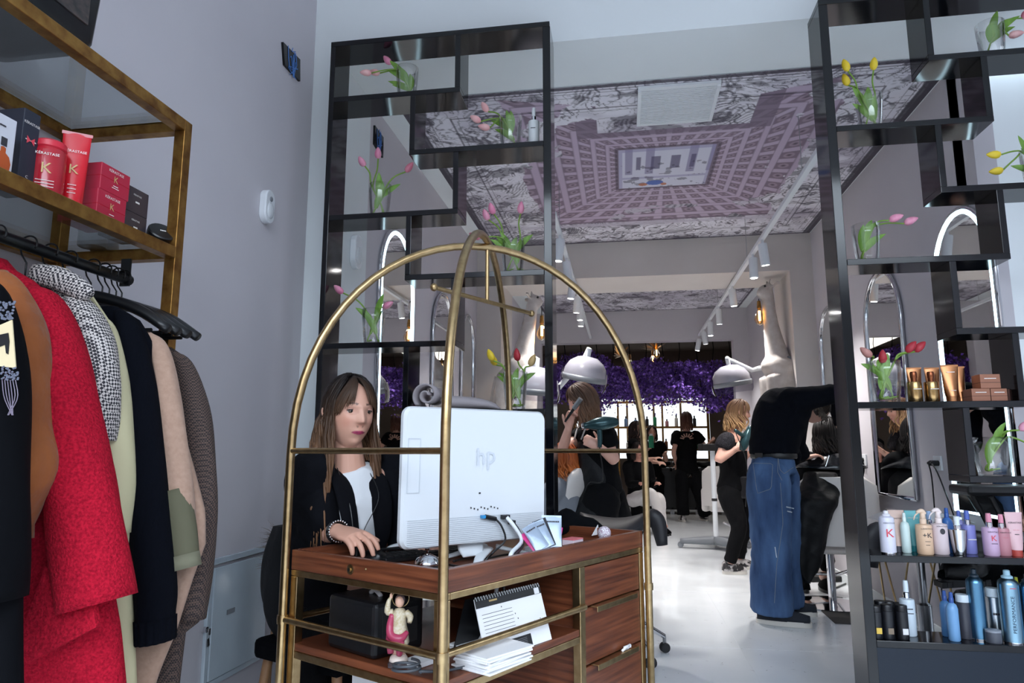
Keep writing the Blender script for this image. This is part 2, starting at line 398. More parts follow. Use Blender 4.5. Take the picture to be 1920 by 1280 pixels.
    m.loops.add(q.size); m.loops.foreach_set('vertex_index', q.ravel()); m.polygons.add(len(q))
    m.polygons.foreach_set('loop_start', np.arange(0, q.size, 4)); m.update(); setcol(m, c)
    return link(name, m, mat('mural_print', rough=.75, attr=True))
tag(mural('ceiling_mural', -1.30, 1.80, 3.70, 6.75, .0066, True), 'printed lilac ceiling mural of coffers around a courtyard, front salon room', 'mural')
tag(mural('ceiling_mural', -1.15, 1.70, 7.5, 10.28, .014, False), 'narrow strip of ink drawn ceiling mural in the second room', 'mural')
# air vent in the mural
vt = thing('ceiling_vent', 'white slatted air vent set into the ceiling mural', 'vent', (.36, 3.99, ZC))
vm = MB(); vm.bx(.13, .59, 3.755, 3.775, ZC - .02, ZC - .004); vm.bx(.13, .59, 4.205, 4.225, ZC - .02, ZC - .004); vm.bx(.13, .15, 3.775, 4.205, ZC - .03, ZC - .004); vm.bx(.57, .59, 3.775, 4.205, ZC - .03, ZC - .004)
vm.build('frame', M_white, vt)
for k in range(21): MB().ob((.36, 3.785 + k * .0205, ZC - .018), (1, 0, 0), (0, .985, .17), (0, -.17, .985), .21, .0108, .0012).build('slat', M_white, vt)

# mirrors
def arch_pts(w, z0, z1, n=20):
    r = w / 2; h = z1 - r * 1.15
    return [(-r, z0), (-r, h)] + [(r * math.cos(t), h + r * 1.15 * math.sin(t)) for t in np.linspace(math.pi, 0, n)[1:-1]] + [(r, h), (r, z0)]
def wall_mirror(X, sg, yc, w, z0, z1, label, neon=False):
    t = thing('wall_mirror', label, 'mirror', (X, yc, z0), 'arched mirrors along the salon walls')
    P = arch_pts(w, z0, z1)
    MB().prism(P, (X + sg * .004, yc, 0), (0, 1, 0), (0, 0, 1), (sg, 0, 0), .014).build('mirror_glass', M_mirror, t)
    fp = [A(X + sg * .02, yc + p[0] * 1.0, p[1]) for p in P]
    if neon:
        MB().tube(fp + [fp[0]], .011, 6).build('neon_tube', M_neon, t)
        fo = [A(X + sg * .012, yc + p[0] * 1.05, z0 + (p[1] - z0) * 1.012) for p in P]
        MB().tube(fo + [fo[0]], .014, 6).build('frame', M_chrome, t, smooth=True)
    else:
        MB().tube(fp + [fp[0]], .016, 6).build('frame', M_chrome, t, smooth=True)
    return t
wall_mirror(XL, 1, 4.22, .64, .78, 2.50, 'tall arched mirror with a blue white neon edge on the left salon wall', True)
wall_mirror(XL, 1, 5.38, .62, .80, 2.36, 'chrome framed arched mirror next to the neon mirror, left salon wall')
wall_mirror(XL, 1, 6.28, .50, .80, 2.36, 'chrome arched mirror farthest along the left wall by the giraffe')
wall_mirror(XR, -1, 3.92, .62, .78, 2.36, 'neon edged arched mirror on the right wall behind the right shelf', True)
wall_mirror(XR, -1, 5.08, .66, .80, 2.34, 'chrome arched mirror behind the shelf with the copper bottles')
wall_mirror(XR, -1, 6.32, .56, .80, 2.34, 'chrome arched mirror beside the tall giraffe on the right wall')

# spot tracks
def spotlight(p, aim, label, group, power=24):
    t = thing('track_spotlight', label, 'spotlight', p, group); p = np.asarray(p, float); a = nrm(aim)
    MB().tube([p, p + A(0, 0, -.05)], .012, 8).build('bracket', M_white, t)
    q = p + A(0, 0, -.06)
    MB().lathe([(.0, -.03), (.034, -.03), (.036, -.02), (.036, .14), (.03, .145)], q, 16, a, cap=False).build('barrel', M_white, t, smooth=40)
    MB().lathe([(.03, .141), (.0, .141)], q, 16, a).build('lamp_face', M_lamp, t)
    d = bpy.data.lights.new('spot', 'SPOT'); d.energy = power; d.spot_size = math.radians(95); d.spot_blend = .6; d.shadow_soft_size = .05; d.color = (1, .97, .94)
    o = bpy.data.objects.new('spot', d); COL.objects.link(o); o.location = [float(v) for v in q + a * .16]
    o.rotation_euler = Vector(a).to_track_quat('-Z', 'Y').to_euler(); setpar(o, t)
def track(x, y0, y1, label):
    t = thing('light_track', label, 'light track', (x, y0, 2.76), 'light tracks')
    MB().bx(x - .017, x + .017, y0, y1, 2.745, 2.775).build('rail', M_white, t)
    for k in range(3):
        yy = y0 + (y1 - y0) * (.08 + .3 * k)
        if not (6.7 < yy < 7.5): MB().tube([(x, yy, 2.775), (x, yy, ZC - .003)], .0025, 5).build('hanger_wire', M_steel, t)
track(1.12, 3.75, 10.25, 'long white light track hanging over the right side of the salon')
track(-.45, 4.7, 10.25, 'white light track hanging over the left side, beside the post')
names = ['first', 'second', 'third', 'fourth', 'fifth', 'sixth', 'seventh']
for k, (px, py, ax) in enumerate(((1428, 428, (.12, .1, -1)), (1411, 470, (0, 0, -1)), (1372, 528, (.08, .05, -1)), (1347, 566, (.03, .1, -1)), (1331, 596, (0, .0, -1)), (1319, 612, (.15, .1, -1)), (1310, 628, (-.2, 0, -1)))):
    p = at(px, py, X=1.12); p[2] = 2.745
    spotlight(p, ax, 'white cylinder spotlight, %s from the front on the right track' % names[k], 'spotlights on the right track', 82 if k < 3 else 40)
for k, (px, py, ax) in enumerate(((1050, 468, (-.12, 0, -1)), (1063, 530, (.1, .1, -1)), (1074, 562, (-.15, 0, -1)), (1083, 600, (-.1, .1, -1)), (1088, 628, (0, .0, -1)), (1092, 650, (-.1, 0, -1)))):
    p = at(px, py, X=-.45); p[2] = 2.745
    spotlight(p, ax, 'white cylinder spotlight, %s from the front on the left track' % names[k], 'spotlights on the left track', 82 if k < 3 else 40)

# pendant bulbs
def pendant(p, ztop, label, leaf=False):
    t = thing('pendant_bulb', label, 'pendant lamp', p, 'amber pendant bulbs'); p = np.asarray(p, float)
    MB().tube([p + A(0, 0, .13), A(p[0], p[1], ztop)], .004, 5).build('cord', M_blackp, t)
    MB().lathe([(.0, .14), (.016, .138), (.02, .10), (.022, .07), (.018, .06)], p, 12).build('socket', M_gilt, t, smooth=40)
    MB().lathe([(.016, .062), (.03, .03), (.05, -.02), (.052, -.05), (.035, -.09), (.005, -.108)], p, 14).build('bulb', M_amber, t, smooth=True)
    MB().tube([p + A(0, 0, .04), p + A(0, 0, -.06)], .012, 6).build('filament', M_bulb, t)
pendant(at(1424, 590, d=6.7), at(1424, 560, d=6.7)[2], 'glowing amber bulb hanging from the mouth of the right giraffe')
pendant(at(1016, 618, d=6.6), at(1016, 578, d=6.6)[2], 'glowing amber bulb hanging by the left giraffe')
for k, (px, py, w) in enumerate(((1181, 680, 'left of the pair over the purple flowers'), (1224, 672, 'lower one of the pair over the purple flowers'), (1231, 660, 'upper one of the pair over the purple flowers'))):
    pendant(at(px, py, d=11 + .3 * k), 3.1, 'amber bulb glowing in the far room, ' + w)
# gold leaf pendants in the far room
def gold_leaves(c, label):
    t = thing('gold_leaf_pendant', label, 'pendant lamp', c, 'gilded leaf pendants'); rs = random.Random(int(c[0] * 100))
    MB().tube([c, (c[0], c[1], 3.1)], .006, 5).build('rod', M_gilt, t)
    for k in range(16):
        a = rs.uniform(0, 6.28); e = rs.uniform(-.2, 1.0); d = A(math.cos(a) * math.cos(e), math.sin(a) * math.cos(e), math.sin(e))
        L = rs.uniform(.14, .26); sd = nrm(np.cross(d, A(0, 0, 1)))
        MB().strip([c + d * L * q for q in (0, .3, .7, 1)], (.004, .022, .016, .001), [sd] * 4).build('leaf', M_gilt, t)
gold_leaves(at(1230, 655, d=11.6), 'gilded leaf pendant above the right part of the purple flowers')
gold_leaves(at(1163, 668, d=11.6), 'gilded leaf pendant above the middle of the purple flowers')

# wall things on the front left wall
t = thing('motion_sensor', 'white motion sensor high on the front left wall', 'sensor', at(494, 388, X=-1.6))
c = at(494, 388, X=-1.6)
MB().prism([(.041 * math.cos(a), .041 * math.sin(a) + (.037 if 0 <= a < math.pi else -.037)) for a in np.arange(24) * math.pi / 12], (-1.6, c[1], c[2]), (0, 1, 0), (0, 0, 1), (1, 0, 0), .035).build('housing', M_white, t, bev=.006)
MB().ball(A(-1.567, c[1], c[2] - .02), .014, .028, .04).build('lens', mat('sensor_lens', rgb(214, 218, 222), .2), t, smooth=True)
MB().ball(A(-1.563, c[1], c[2] + .035), .006, .012, .012).build('sensor_eye', M_grey, t, smooth=True)
c = at(662, 473, X=XL)
t = thing('motion_sensor', 'white motion sensor seen through the left shelf beside the neon mirror', 'sensor', c)
MB().prism([(.05 * math.cos(a), .05 * math.sin(a) + (.045 if 0 <= a < math.pi else -.045)) for a in np.arange(24) * math.pi / 12], (XL, c[1], c[2]), (0, 1, 0), (0, 0, 1), (1, 0, 0), .035).build('housing', M_white, t, bev=.006)
MB().ball(A(XL + .033, c[1], c[2] - .02), .014, .034, .05).build('lens', mat('sensor_lens'), t, smooth=True)
for (X, pl, lb) in ((-1.6, ((527, 79), (530, 122), (559, 153), (559, 112)), 'black poster panel with blue scribbles high on the front left wall'), (XL, ((700, 235), (699, 270), (715, 296), (716, 258)), 'small black scribbled panel on the salon wall seen through the shelf')):
    P = [at(*p, X=X) for p in pl]; cc = sum(P) / 4
    t = thing('scribbled_panel', lb, 'panel', cc)
    MB().add([p for p in P] + [p + A(.012, 0, 0) for p in P], [(3, 2, 1, 0), (4, 5, 6, 7), (0, 1, 5, 4), (1, 2, 6, 5), (2, 3, 7, 6), (3, 0, 4, 7)]).build('board', M_black, t)
    rs = random.Random(3); mb = MB(); hy = max(p[1] for p in P) - cc[1]; hz = .14
    for k in range(7):
        q = [A(X + .0135, cc[1] + rs.uniform(-.6, .6) * hy, cc[2] + rs.uniform(-.6, .6) * hz) for _ in range(3)]
        mb.tube(q, .0022, 4, smooth=8)
    mb.build('scribble', mat('scribble_blue', rgb(70, 120, 190), .5), t)
# electrical cabinet low on the left wall
p0, p1, p2, p3 = at(398, 1048, X=-1.6), at(500, 1021, X=-1.6), at(362, 1290, X=-1.6), at(494, 1222, X=-1.6)
y0, y1 = p0[1] - .03, p1[1]; z1 = (p0[2] + p1[2]) / 2; z0 = (p2[2] + p3[2]) / 2 - .02
t = thing('electrical_cabinet', 'pale blue white metal electrical cabinet door low on the left wall', 'cabinet', (-1.6, (y0 + y1) / 2, z0))
M_cab = mat('cabinet_enamel', rgb(196, 208, 216), .18, var=(6, rgb(186, 198, 208)), coat=.3)
mb = MB(); w = .022
mb.bx(-1.6, -1.585, y0, y1, z1 - w, z1); mb.bx(-1.6, -1.585, y0, y1, z0, z0 + w); mb.bx(-1.6, -1.585, y0, y0 + w, z0 + w, z1 - w); mb.bx(-1.6, -1.585, y1 - w, y1, z0 + w, z1 - w)
mb.build('frame', M_cab, t, bev=.002)
dm = MB(); dm.ob((-1.582, (y0 + y1) / 2, (z0 + z1) / 2 - .004), (.03, 1, 0), (0, 0, 1), (1, -.03, 0), (y1 - y0) / 2 - .028, (z1 - z0) / 2 - .03, .005)
door = dm.build('door', M_cab, t, bev=.002)
q = at(383, 1180, X=-1.575)
MB().lathe([(.0, 0), (.011, 0), (.011, .012), (.0, .014)], q, 12, (1, 0, 0)).build('lock', M_chrome, door, smooth=40)
mb = MB(); mb.ob(q + A(.02, .004, -.008), (0, 1, 0), (0, 0, 1), (1, 0, 0), .006, .012, .001); mb.ob(q + A(.018, .002, -.045), (0, 1, .2), (0, -.2, 1), (1, 0, 0), .007, .014, .001); mb.tube([q + A(.019, .004, -.02), q + A(.018, .002, -.034)], .001, 4)
mb.build('key', M_steel, door)
q = at(433, 1145, X=-1.576)
MB().ob(q, (0, 1, 0), (0, 0, 1), (1, 0, 0), .028, .009, .001).build('label_plate', M_grey, door)
# wall socket with plug and cable at the right wall
c = at(1761, 868, X=XR)
t = thing('wall_socket', 'white double socket with black plug and cable on the right wall', 'socket', c)
MB().bx(XR - .012, XR, c[1] - .05, c[1] + .05, c[2] - .042, c[2] + .042).build('plate', M_white, t, bev=.003)
mb = MB(); mb.lathe([(.016, 0), (.016, .03), (.006, .045)], c - A(.012, .02, 0), 10, (-1, 0, 0)); mb.lathe([(.016, 0), (.016, .03), (.006, .045)], c - A(.012, -.02, 0), 10, (-1, 0, 0)); mb.build('plug', M_blackp, t)
MB().tube([c - A(.05, .02, 0), c - A(.06, .12, .06), c - A(.08, .3, .25), c - A(.1, .38, .34)], .004, 6, smooth=14).build('cable', M_blackp, t)
MB().tube([c - A(.05, -.02, 0), c - A(.055, .02, .1), c - A(.05, .0, .4), c - A(.05, .0, .75)], .004, 6, smooth=14).build('cable', M_blackp, t)
c = at(1622, 862, X=XR)
t = thing('wall_socket', 'white single socket on the right wall, close behind the tall black post', 'socket', c)
MB().bx(XR - .012, XR, c[1] - .05, c[1] + .05, c[2] - .042, c[2] + .042).build('plate', M_white, t, bev=.003)
MB().lathe([(.016, 0), (.016, .025), (.006, .035)], c - A(.012, 0, 0), 10, (-1, 0, 0)).build('plug', M_blackp, t)
# ------------------------------------------------------------------ black lacquer shelf units
YS, DS, TH = 3.0, .18, .013
def avz(a, b): return (at(*a, Y=YS)[2] + at(*b, Y=YS)[2]) / 2
def avx(a, b): return (at(*a, Y=YS)[0] + at(*b, Y=YS)[0]) / 2
def hb(t, x0, x1, z, nm='shelf_board'): return MB().bx(x0, x1, YS, YS + DS, z - TH, z + TH).build(nm, M_black, t, bev=.002)
def vb(t, x, z0, z1, nm='divider', w=TH): return MB().bx(x - w, x + w, YS + .0005, YS + DS - .0005, z0, z1).build(nm, M_black, t, bev=.002)
# left unit
LX0, LX1 = -1.392, avx((1030, 40), (1036, 640))
t = thing('shelf_unit', 'tall black lacquer open shelf unit on the left, behind the seated woman', 'shelf', ((LX0 + LX1) / 2, YS + .09, 0))
ZT = avz((620, 82), (1036, 45))
LZ = [ZT, avz((618, 187), (855, 168)), avz((770, 285), (1026, 268)), avz((602, 409), (855, 395)), avz((762, 520), (1030, 509)), avz((593, 649), (850, 643)), avz((770, 775), (1040, 770))]
LZ += [LZ[6] - .33, LZ[6] - .66, .42]
hb(t, LX0, LX1, ZT, 'top_board')
vb(t, LX0 + TH, .05, ZT - TH, 'side_panel'); vb(t, LX1 - .016, .05, ZT - TH, 'side_panel', .018)
xs = [avx((858, 65), (858, 170)), avx((773, 180), (773, 285)), avx((854, 285), (854, 396)), avx((765, 405), (765, 520)), avx((850, 512), (850, 642)), avx((760, 650), (760, 775))]
xs += [xs[4], xs[5], xs[4]]
for k in range(1, 9):
    odd = k % 2 == 1
    a, b = (LX0 + 2 * TH, xs[k - 1] + TH) if odd else (xs[k - 1] - TH, LX1 - .034)
    hb(t, a, b, LZ[k]); vb(t, xs[k - 1], LZ[k] + TH, LZ[k - 1] - TH)
hb(t, LX0 + 2 * TH, LX1 - .034, LZ[9]); vb(t, xs[8], LZ[9] + TH, LZ[8] - TH)
MB().bx(LX0 + 2 * TH, LX1 - .034, YS + .004, YS + DS, .0, LZ[9] - TH).build('plinth', M_blue, t)
# right unit
RX0 = avx((1529, 0), (1609, 940)); RX1 = 2.02
u = thing('shelf_unit', 'tall black lacquer open shelf unit on the right, full of hair products', 'shelf', ((RX0 + RX1) / 2, YS + .09, 0))
RT = at(1529, 0, Y=YS)[2]
RZ = {1: avz((1745, 107), (1920, 95)), 2: avz((1566, 237), (1859, 226)), 3: avz((1769, 356), (1920, 346)), 4: avz((1588, 489), (1891, 482)), 5: avz((1797, 622), (1920, 616)), 6: avz((1610, 761), (1919, 755)), 7: avz((1820, 901), (1920, 896)), 8: avz((1626, 1048), (1920, 1051)), 9: avz((1621, 1209), (1920, 1215))}
hb(u, RX0, RX1, RT - TH, 'top_board')
vb(u, RX0 + .019, 0, RT - 2 * TH, 'side_panel', .019); vb(u, RX1 - TH, 0, RT - 2 * TH, 'side_panel')
rv = {1: avx((1736, 0), (1746, 105)), 2: avx((1844, 110), (1859, 226)), 3: avx((1759, 240), (1771, 354)), 4: avx((1874, 358), (1890, 483)), 5: avx((1787, 490), (1799, 620)), 6: avx((1904, 622), (1917, 750)), 7: avx((1813, 763), (1823, 900))}
R0 = RX0 + .038; R1 = RX1 - 2 * TH
hb(u, rv[1] - TH, R1, RZ[1]); hb(u, R0, rv[2] + TH, RZ[2]); hb(u, rv[3] - TH, R1, RZ[3]); hb(u, R0, rv[4] + TH, RZ[4]); hb(u, rv[5] - TH, R1, RZ[5]); hb(u, R0, rv[6] + TH, RZ[6]); hb(u, rv[7] - TH, R1, RZ[7]); hb(u, R0, R1, RZ[8]); hb(u, R0, R1, RZ[9])
for k, (za, zb) in {1: (RT - TH, RZ[1]), 2: (RZ[1], RZ[2]), 3: (RZ[2], RZ[3]), 4: (RZ[3], RZ[4]), 5: (RZ[4], RZ[5]), 6: (RZ[5], RZ[6]), 7: (RZ[6], RZ[7])}.items():
    vb(u, rv[k], zb + TH, za - TH)
MB().bx(R0, R1, YS + .004, YS + DS, 0, RZ[9] - TH).build('plinth', M_blue, u)

# ------------------------------------------------------------------ vases and tulips
M_stem = mat('tulip_stem', rgb(122, 158, 62), .5)
M_leaf = mat('tulip_leaf', rgb(92, 138, 48), .45, var=((60, 60, 12), rgb(126, 166, 66), .25))
BL = {'pink': ('dd6f9c', 'f2b8c8'), 'rose': ('c85a78', 'e39aa8'), 'pale': ('e89aa0', 'f4cdc8'), 'yellow': ('e8c416', 'f2d94a'), 'red': ('9c1c2c', 'c23a44'), 'dusk': ('a8645c', 'c8948a'), 'apricot': ('d8b060', 'e6caa0')}
def blossom_mat(c): return mat('tulip_' + c, hexc(BL[c][0]), .5, var=((30, 30, 9), hexc(BL[c][1]), .3))
def xat(px, Y, z):
    """X on depth Y and height z seen in pixel column px (verticals lean a little)"""
    lo, hi = -4, 4
    for _ in range(40):
        m = (lo + hi) / 2; f = -SY * m + CY * Y; cc = f * CT + (z - H) * ST
        if 960 + F * (CY * m + SY * Y) / cc < px: lo = m
        else: hi = m
    return (lo + hi) / 2
def make_vase(px, zb, label, r=.056, h=.17, Y=3.09):
    x = xat(px, Y, zb + .08); o = A(x, Y, zb + .0005)
    t_ = thing('glass_vase', label, 'vase', o, 'glass tulip vases')
    prof = [(.0, .006), (r * .74, .006), (r * .74, 0), (r * .78, .002), (r * .88, h * .35), (r * .97, h * .75), (r, h), (r - .0025, h), (r * .95, h * .75), (r * .85, h * .35), (r * .74, .012), (0, .012)]
    MB().lathe(prof[2:11], o, 24, cap=False).build('glass', M_glass, t_, smooth=True)
    MB().lathe([(0, 0), (r * .78, 0), (r * .78, .012), (0, .012)], o, 20).build('base', M_glass, t_, smooth=30)
    return o, r, h
def tulip(o, r, h, tip, tipdir, colr, label, leaves=2, seed=0, blossom=True):
    rs = random.Random(seed); o = np.asarray(o); tip = np.asarray(tip, float)
    side = nrm(A(tip[0] - o[0], (tip[1] - o[1]) * .3, 0) + 1e-6)
    b0 = o + A(-side[0] * r * .45, rs.uniform(-.3, .3) * r, .02); ang = rs.uniform(0, 6)
    curl = o + A(math.cos(ang) * r * .5, math.sin(ang) * r * .5, .045)
    rim = o + A(side[0] * r * .66, rs.uniform(-.4, .4) * r, h * .96)
    mid = rim * .5 + tip * .5 + A(side[0] * -.008, 0, .012)
    pts = [curl + A(.02, 0, -.02), b0, o + A(-side[0] * r * .1, 0, h * .45), rim, mid, tip]
    t_ = thing('tulip', label, 'flower', o + A(0, 0, .03), 'tulips in the vases')
    S_ = spl(pts, 22); MB().tube(S_, .0036, 6).build('stem', M_stem, t_, smooth=True)
    d = nrm(np.asarray(tipdir, float) if tipdir is not None else S_[-1] - S_[-4])
    if blossom:
        prof = [(.003, -.002), (.0125, .006), (.0165, .018), (.0155, .032), (.0105, .046), (.004, .056), (.001, .058)]
        mb = MB(); mb.lathe(prof, tip, 12, d, lobes=3, amp=.10); mb.build('blossom', blossom_mat(colr), t_, smooth=True)
    for k in range(leaves):
        i0 = rs.choice((7, 9, 10)); P0 = S_[i0]; L = rs.uniform(.10, .17); a = rs.uniform(0, 6.28)
        dd = nrm(.55 * nrm(S_[16] - S_[8]) + .45 * A(math.cos(a) * .8, math.sin(a) * .3, .75)); sd = nrm(np.cross(dd, A(rs.uniform(-.6, .6), 1, .2)))
        ptsl = [P0 + dd * L * q + A(side[0] * .02, 0, -.035) * q * q for q in np.linspace(0, 1, 8)]
        mb = MB(); nn = np.cross(sd, dd)
        L1 = []
        for q, p in zip(np.linspace(0, 1, 8), ptsl):
            w = .0155 * math.sin(math.pi * min(1, .12 + q * .88)) ** .8 + .0008
            L1 += [p - sd * w + nn * w * .35, p - nn * w * .1, p + sd * w + nn * w * .35]
        f = []
        for i in range(7):
            for j in (0, 1): f.append((3 * i + j, 3 * i + j + 1, 3 * i + j + 4, 3 * i + j + 3))
        mb.add(L1, f); mb.build('leaf', M_leaf, t_, smooth=True)
ordn = ['first', 'second', 'third', 'fourth']
def bunch(px, zb, where, tips, seed, r=.056, h=.17, Y=3.09, mute=False):
    o, r, h = make_vase(px, zb, 'clear glass tulip vase ' + where, r, h, Y)
    for k, (tx, ty, c, dr) in enumerate(tips):
        tp = at(tx, ty, Y=Y + (-.02, .02, .0, .03)[k % 4])
        cn = {'pale': 'pale pink', 'dusk': 'dusky red', 'rose': 'rose pink'}.get(c, c)
        tulip(o, r, h, tp, (dr[0], -.1, dr[1]), c, '%s tulip, %s from left, %s' % (cn, ordn[k], where), 2, seed * 10 + k)
z_ = lambda z: z + TH
bunch(763, z_(LZ[1]), 'on the top board of the left shelf', [(696, 137, 'pale', (-.95, .1)), (712, 137, 'pale', (-.9, .15)), (733, 120, 'pink', (-.6, .7))], 1)
bunch(957, z_(LZ[2]), 'beside the white spray bottle, left shelf', [(901, 228, 'pale', (-.8, .5)), (915, 209, 'pale', (-.5, .8)), (918, 240, 'pale', (-.9, .2))], 2)
bunch(712, z_(LZ[3]), 'below the scribbled panel, left shelf', [(684, 311, 'pink', (-.5, .8)), (709, 297, 'pink', (0, 1)), (761, 322, 'rose', (.6, .7))], 3)
bunch(962, z_(LZ[4]), 'right above the arch of the desk', [(901, 446, 'rose', (-.9, .4)), (916, 412, 'pink', (-.4, .9)), (926, 401, 'pink', (-.3, .9)), (976, 400, 'pink', (.1, 1))], 4)
bunch(700, z_(LZ[5]), 'in front of the neon mirror, left shelf', [(643, 549, 'pink', (-.7, .6)), (718, 577, 'pink', (.8, .4))], 5)
bunch(966, z_(LZ[6]), 'with yellow and red tulips above the monitor', [(925, 676, 'yellow', (-.4, .9)), (930, 684, 'yellow', (-.4, .85)), (971, 676, 'red', (-.1, 1)), (994, 686, 'apricot', (.4, .9))], 6)
bunch(1631, z_(RZ[2]), 'with three yellow tulips, right shelf', [(1590, 133, 'yellow', (-.3, .9)), (1590, 160, 'yellow', (-.3, .9)), (1638, 131, 'yellow', (.1, 1))], 7)
bunch(1859, z_(RZ[1]), 'on the highest board of the right shelf', [(1892, 67, 'pale', (.9, .1)), (1917, 34, 'rose', (.7, .7))], 8)
bunch(1944, z_(RZ[3]), 'at the right end of the right shelf', [(1876, 290, 'yellow', (-1, .05)), (1880, 319, 'yellow', (-1, -.1))], 9)
bunch(1625, z_(RZ[4]), 'with two pink tulips, right shelf', [(1668, 413, 'pink', (.9, .3)), (1696, 419, 'pink', (.9, .35))], 10)
bunch(1661, z_(RZ[6]), 'with dark red tulips beside the copper bottles', [(1634, 668, 'dusk', (-.7, .6)), (1656, 681, 'red', (0, 1)), (1700, 660, 'red', (.6, .7)), (1716, 659, 'red', (.7, .7))], 11, r=.062, h=.175)
bunch(1862, z_(RZ[7]), 'with broad leaves, lowest on the right shelf', [(1912, 806, 'pink', (.8, .6)), (1925, 830, 'pink', (.9, .3))], 12, r=.072, h=.15)

# ------------------------------------------------------------------ hair products
M_txt = mat('print_dark', rgb(52, 50, 56), .6); M_txtw = mat('print_white', rgb(235, 232, 228), .6); M_txtr = mat('print_red', rgb(214, 70, 84), .6)
M_txtg = mat('print_gold', rgb(206, 176, 120), .5)
def pm(h, rough=.35, metal=0): return mat('pack_' + h + ('m' if metal else ''), hexc(h), rough, metal)
def bottle(px, w, py0, zb, Y, kind, body, cap, label, words=(), group=None, name=None, tm=None):
    """kind gives the silhouette; body and cap colours; words = (text, height share, size, material)"""
    topz = at(px, py0, Y=Y)[2]; h = topz - zb; x = xat(px, Y, zb + h * .4); dist = math.hypot(x * SY - Y * CY, 0)
    r = w / 2 * (Y * CY - x * SY) / F; o = A(x, Y, zb + .0005)
    name = name or {'aerosol': 'spray_can', 'tube': 'product_tube', 'trigger': 'spray_bottle', 'spray': 'spray_bottle', 'pump': 'pump_bottle', 'oil': 'serum_bottle', 'jar': 'product_jar'}[kind]
    t_ = thing(name, label, {'aerosol': 'spray can', 'tube': 'tube', 'jar': 'jar'}.get(kind, 'bottle'), o, group)
    bm_, cm = (pm(*body) if isinstance(body, tuple) else pm(body)), (pm(*cap) if isinstance(cap, tuple) else pm(cap))
    if kind == 'aerosol':
        MB().lathe([(r * .9, 0), (r, .004), (r, h * .80), (r * .93, h * .84), (r * .55, h * .885)], o, 20).build('body', bm_, t_, smooth=35)
        MB().lathe([(r * .56, h * .88), (r * .56, h * .91), (r * .34, h * .93), (r * .32, h * .99), (r * .2, h)], o, 14).build('nozzle', cm, t_, smooth=35)
        MB().lathe([(r * 1.01, 0), (r * 1.01, .006)], o, 20).build('bottom_rim', M_chrome, t_, smooth=35)
    elif kind == 'can':
        pass
    elif kind == 'tube':
        MB().lathe([(r * .6, 0), (r * .62, 0), (r * .62, h * .14), (r * .6, h * .145)], o, 16).build('cap', cm, t_, smooth=35)
        rings = []
        for q in np.linspace(0, 1, 9):
            a, b = r * (.66 + .34 * q ** .6), r * (.62 * (1 - q) + .05)
            rings.append([o + A(a * math.cos(s), b * math.sin(s), h * (.145 + .855 * q)) for s in np.arange(18) * math.pi / 9])
        MB().loft(rings).build('body', bm_, t_, smooth=60)
        MB().bx(o[0] - r * .99, o[0] + r * .99, Y - r * .07, Y + r * .07, o[2] + h * .955, o[2] + h * 1.0).build('crimp', bm_, t_)
    elif kind in ('trigger', 'spray', 'pump', 'oil'):
        s = .68 if kind != 'oil' else .66
        prof = [(r * .9, 0), (r, .004), (r, h * s * .93), (r * .94, h * s * .97), (r * .45, h * s)] if kind != 'oil' else [(r * .66, 0), (r * .7, .004), (r * .86, h * .3), (r, h * s), (r * .5, h * s + .003)]
        if kind == 'spray' and w < 20: prof = [(r * .85, 0), (r, .004), (r, h * .66), (r * .8, h * .74), (r * .42, h * .78)]; s = .78
        MB().lathe(prof, o, 20).build('body', bm_, t_, smooth=40)
        MB().lathe([(r * .42, h * s), (r * .42, h * (s + .1)), (r * .36, h * (s + .11))], o, 14).build('collar', M_chrome if kind == 'spray' and w >= 20 or kind == 'oil' else cm, t_, smooth=35)
        if kind == 'trigger':
            mb = MB(); z = h * (s + .1)
            mb.lathe([(r * .34, z), (r * .3, h * .9), (r * .26, h * .93)], o, 12)
            mb.tube([o + A(r * .35, 0, h * .90), o + A(-r * .1, 0, h * .97), o + A(-r * .75, 0, h * .93)], [r * .22, r * .3, r * .17], 10, smooth=8)
            mb.tube([o + A(-r * .55, 0, h * .92), o + A(-r * .95, 0, h * .86), o + A(-r * 1.15, 0, h * .76)], [r * .1, r * .09, r * .06], 8, smooth=6)
            mb.build('trigger_head', cm, t_, smooth=True)
        elif kind == 'pump':
            MB().lathe([(r * .46, h * (s + .1)), (r * .5, h * .82), (r * .5, h * .95), (r * .42, h)], o, 16).build('cap', cm, t_, smooth=35)
        elif kind == 'oil':
            mb = MB(); mb.lathe([(r * .3, h * .76), (r * .3, h * .9), (r * .34, h * .9), (r * .34, h)], o, 12); mb.ob(o + A(r * .3, 0, h * .95), (1, 0, 0), (0, 1, 0), (0, 0, 1), r * .25, r * .14, h * .03); mb.build('pump_head', cm, t_, smooth=35)
        else:
            MB().lathe([(r * .36, h * (s + .11)), (r * .36, h * .93), (r * .3, h)], o, 14).build('cap', cm, t_, smooth=35)
    elif kind == 'jar':
        MB().lathe([(r * .96, 0), (r, .003), (r, h * .82)], o, 20).build('body', bm_, t_, smooth=35)
        MB().lathe([(r * .98, h * .83), (r * .98, h * .98), (r * .93, h)], o, 20).build('lid', cm, t_, smooth=35)
    for wd in words:
        s_, zf, sz, m_ = wd[:4]
        vert = len(wd) > 4
        k = r * 1.01 if kind != 'tube' else r * (.62 * (1 - (zf - .145) / .855) + .05) + .001
        if vert: text(s_, o + A(wd[4] * r, -k, h * zf), sz, (.02, 0, 1), (-1, 0, .02), m_, t_, width=h * .5)
        else: text(s_, o + A(0, -k - .0006, h * zf), sz, (1, 0, 0), (0, 0, 1), m_, t_, width=min(1.5 * r, sz * .62 * len(s_)))
    return t_
D = 'KÉRASTASE'
z8, z9, z6 = z_(RZ[8]), z_(RZ[9]), z_(RZ[6])
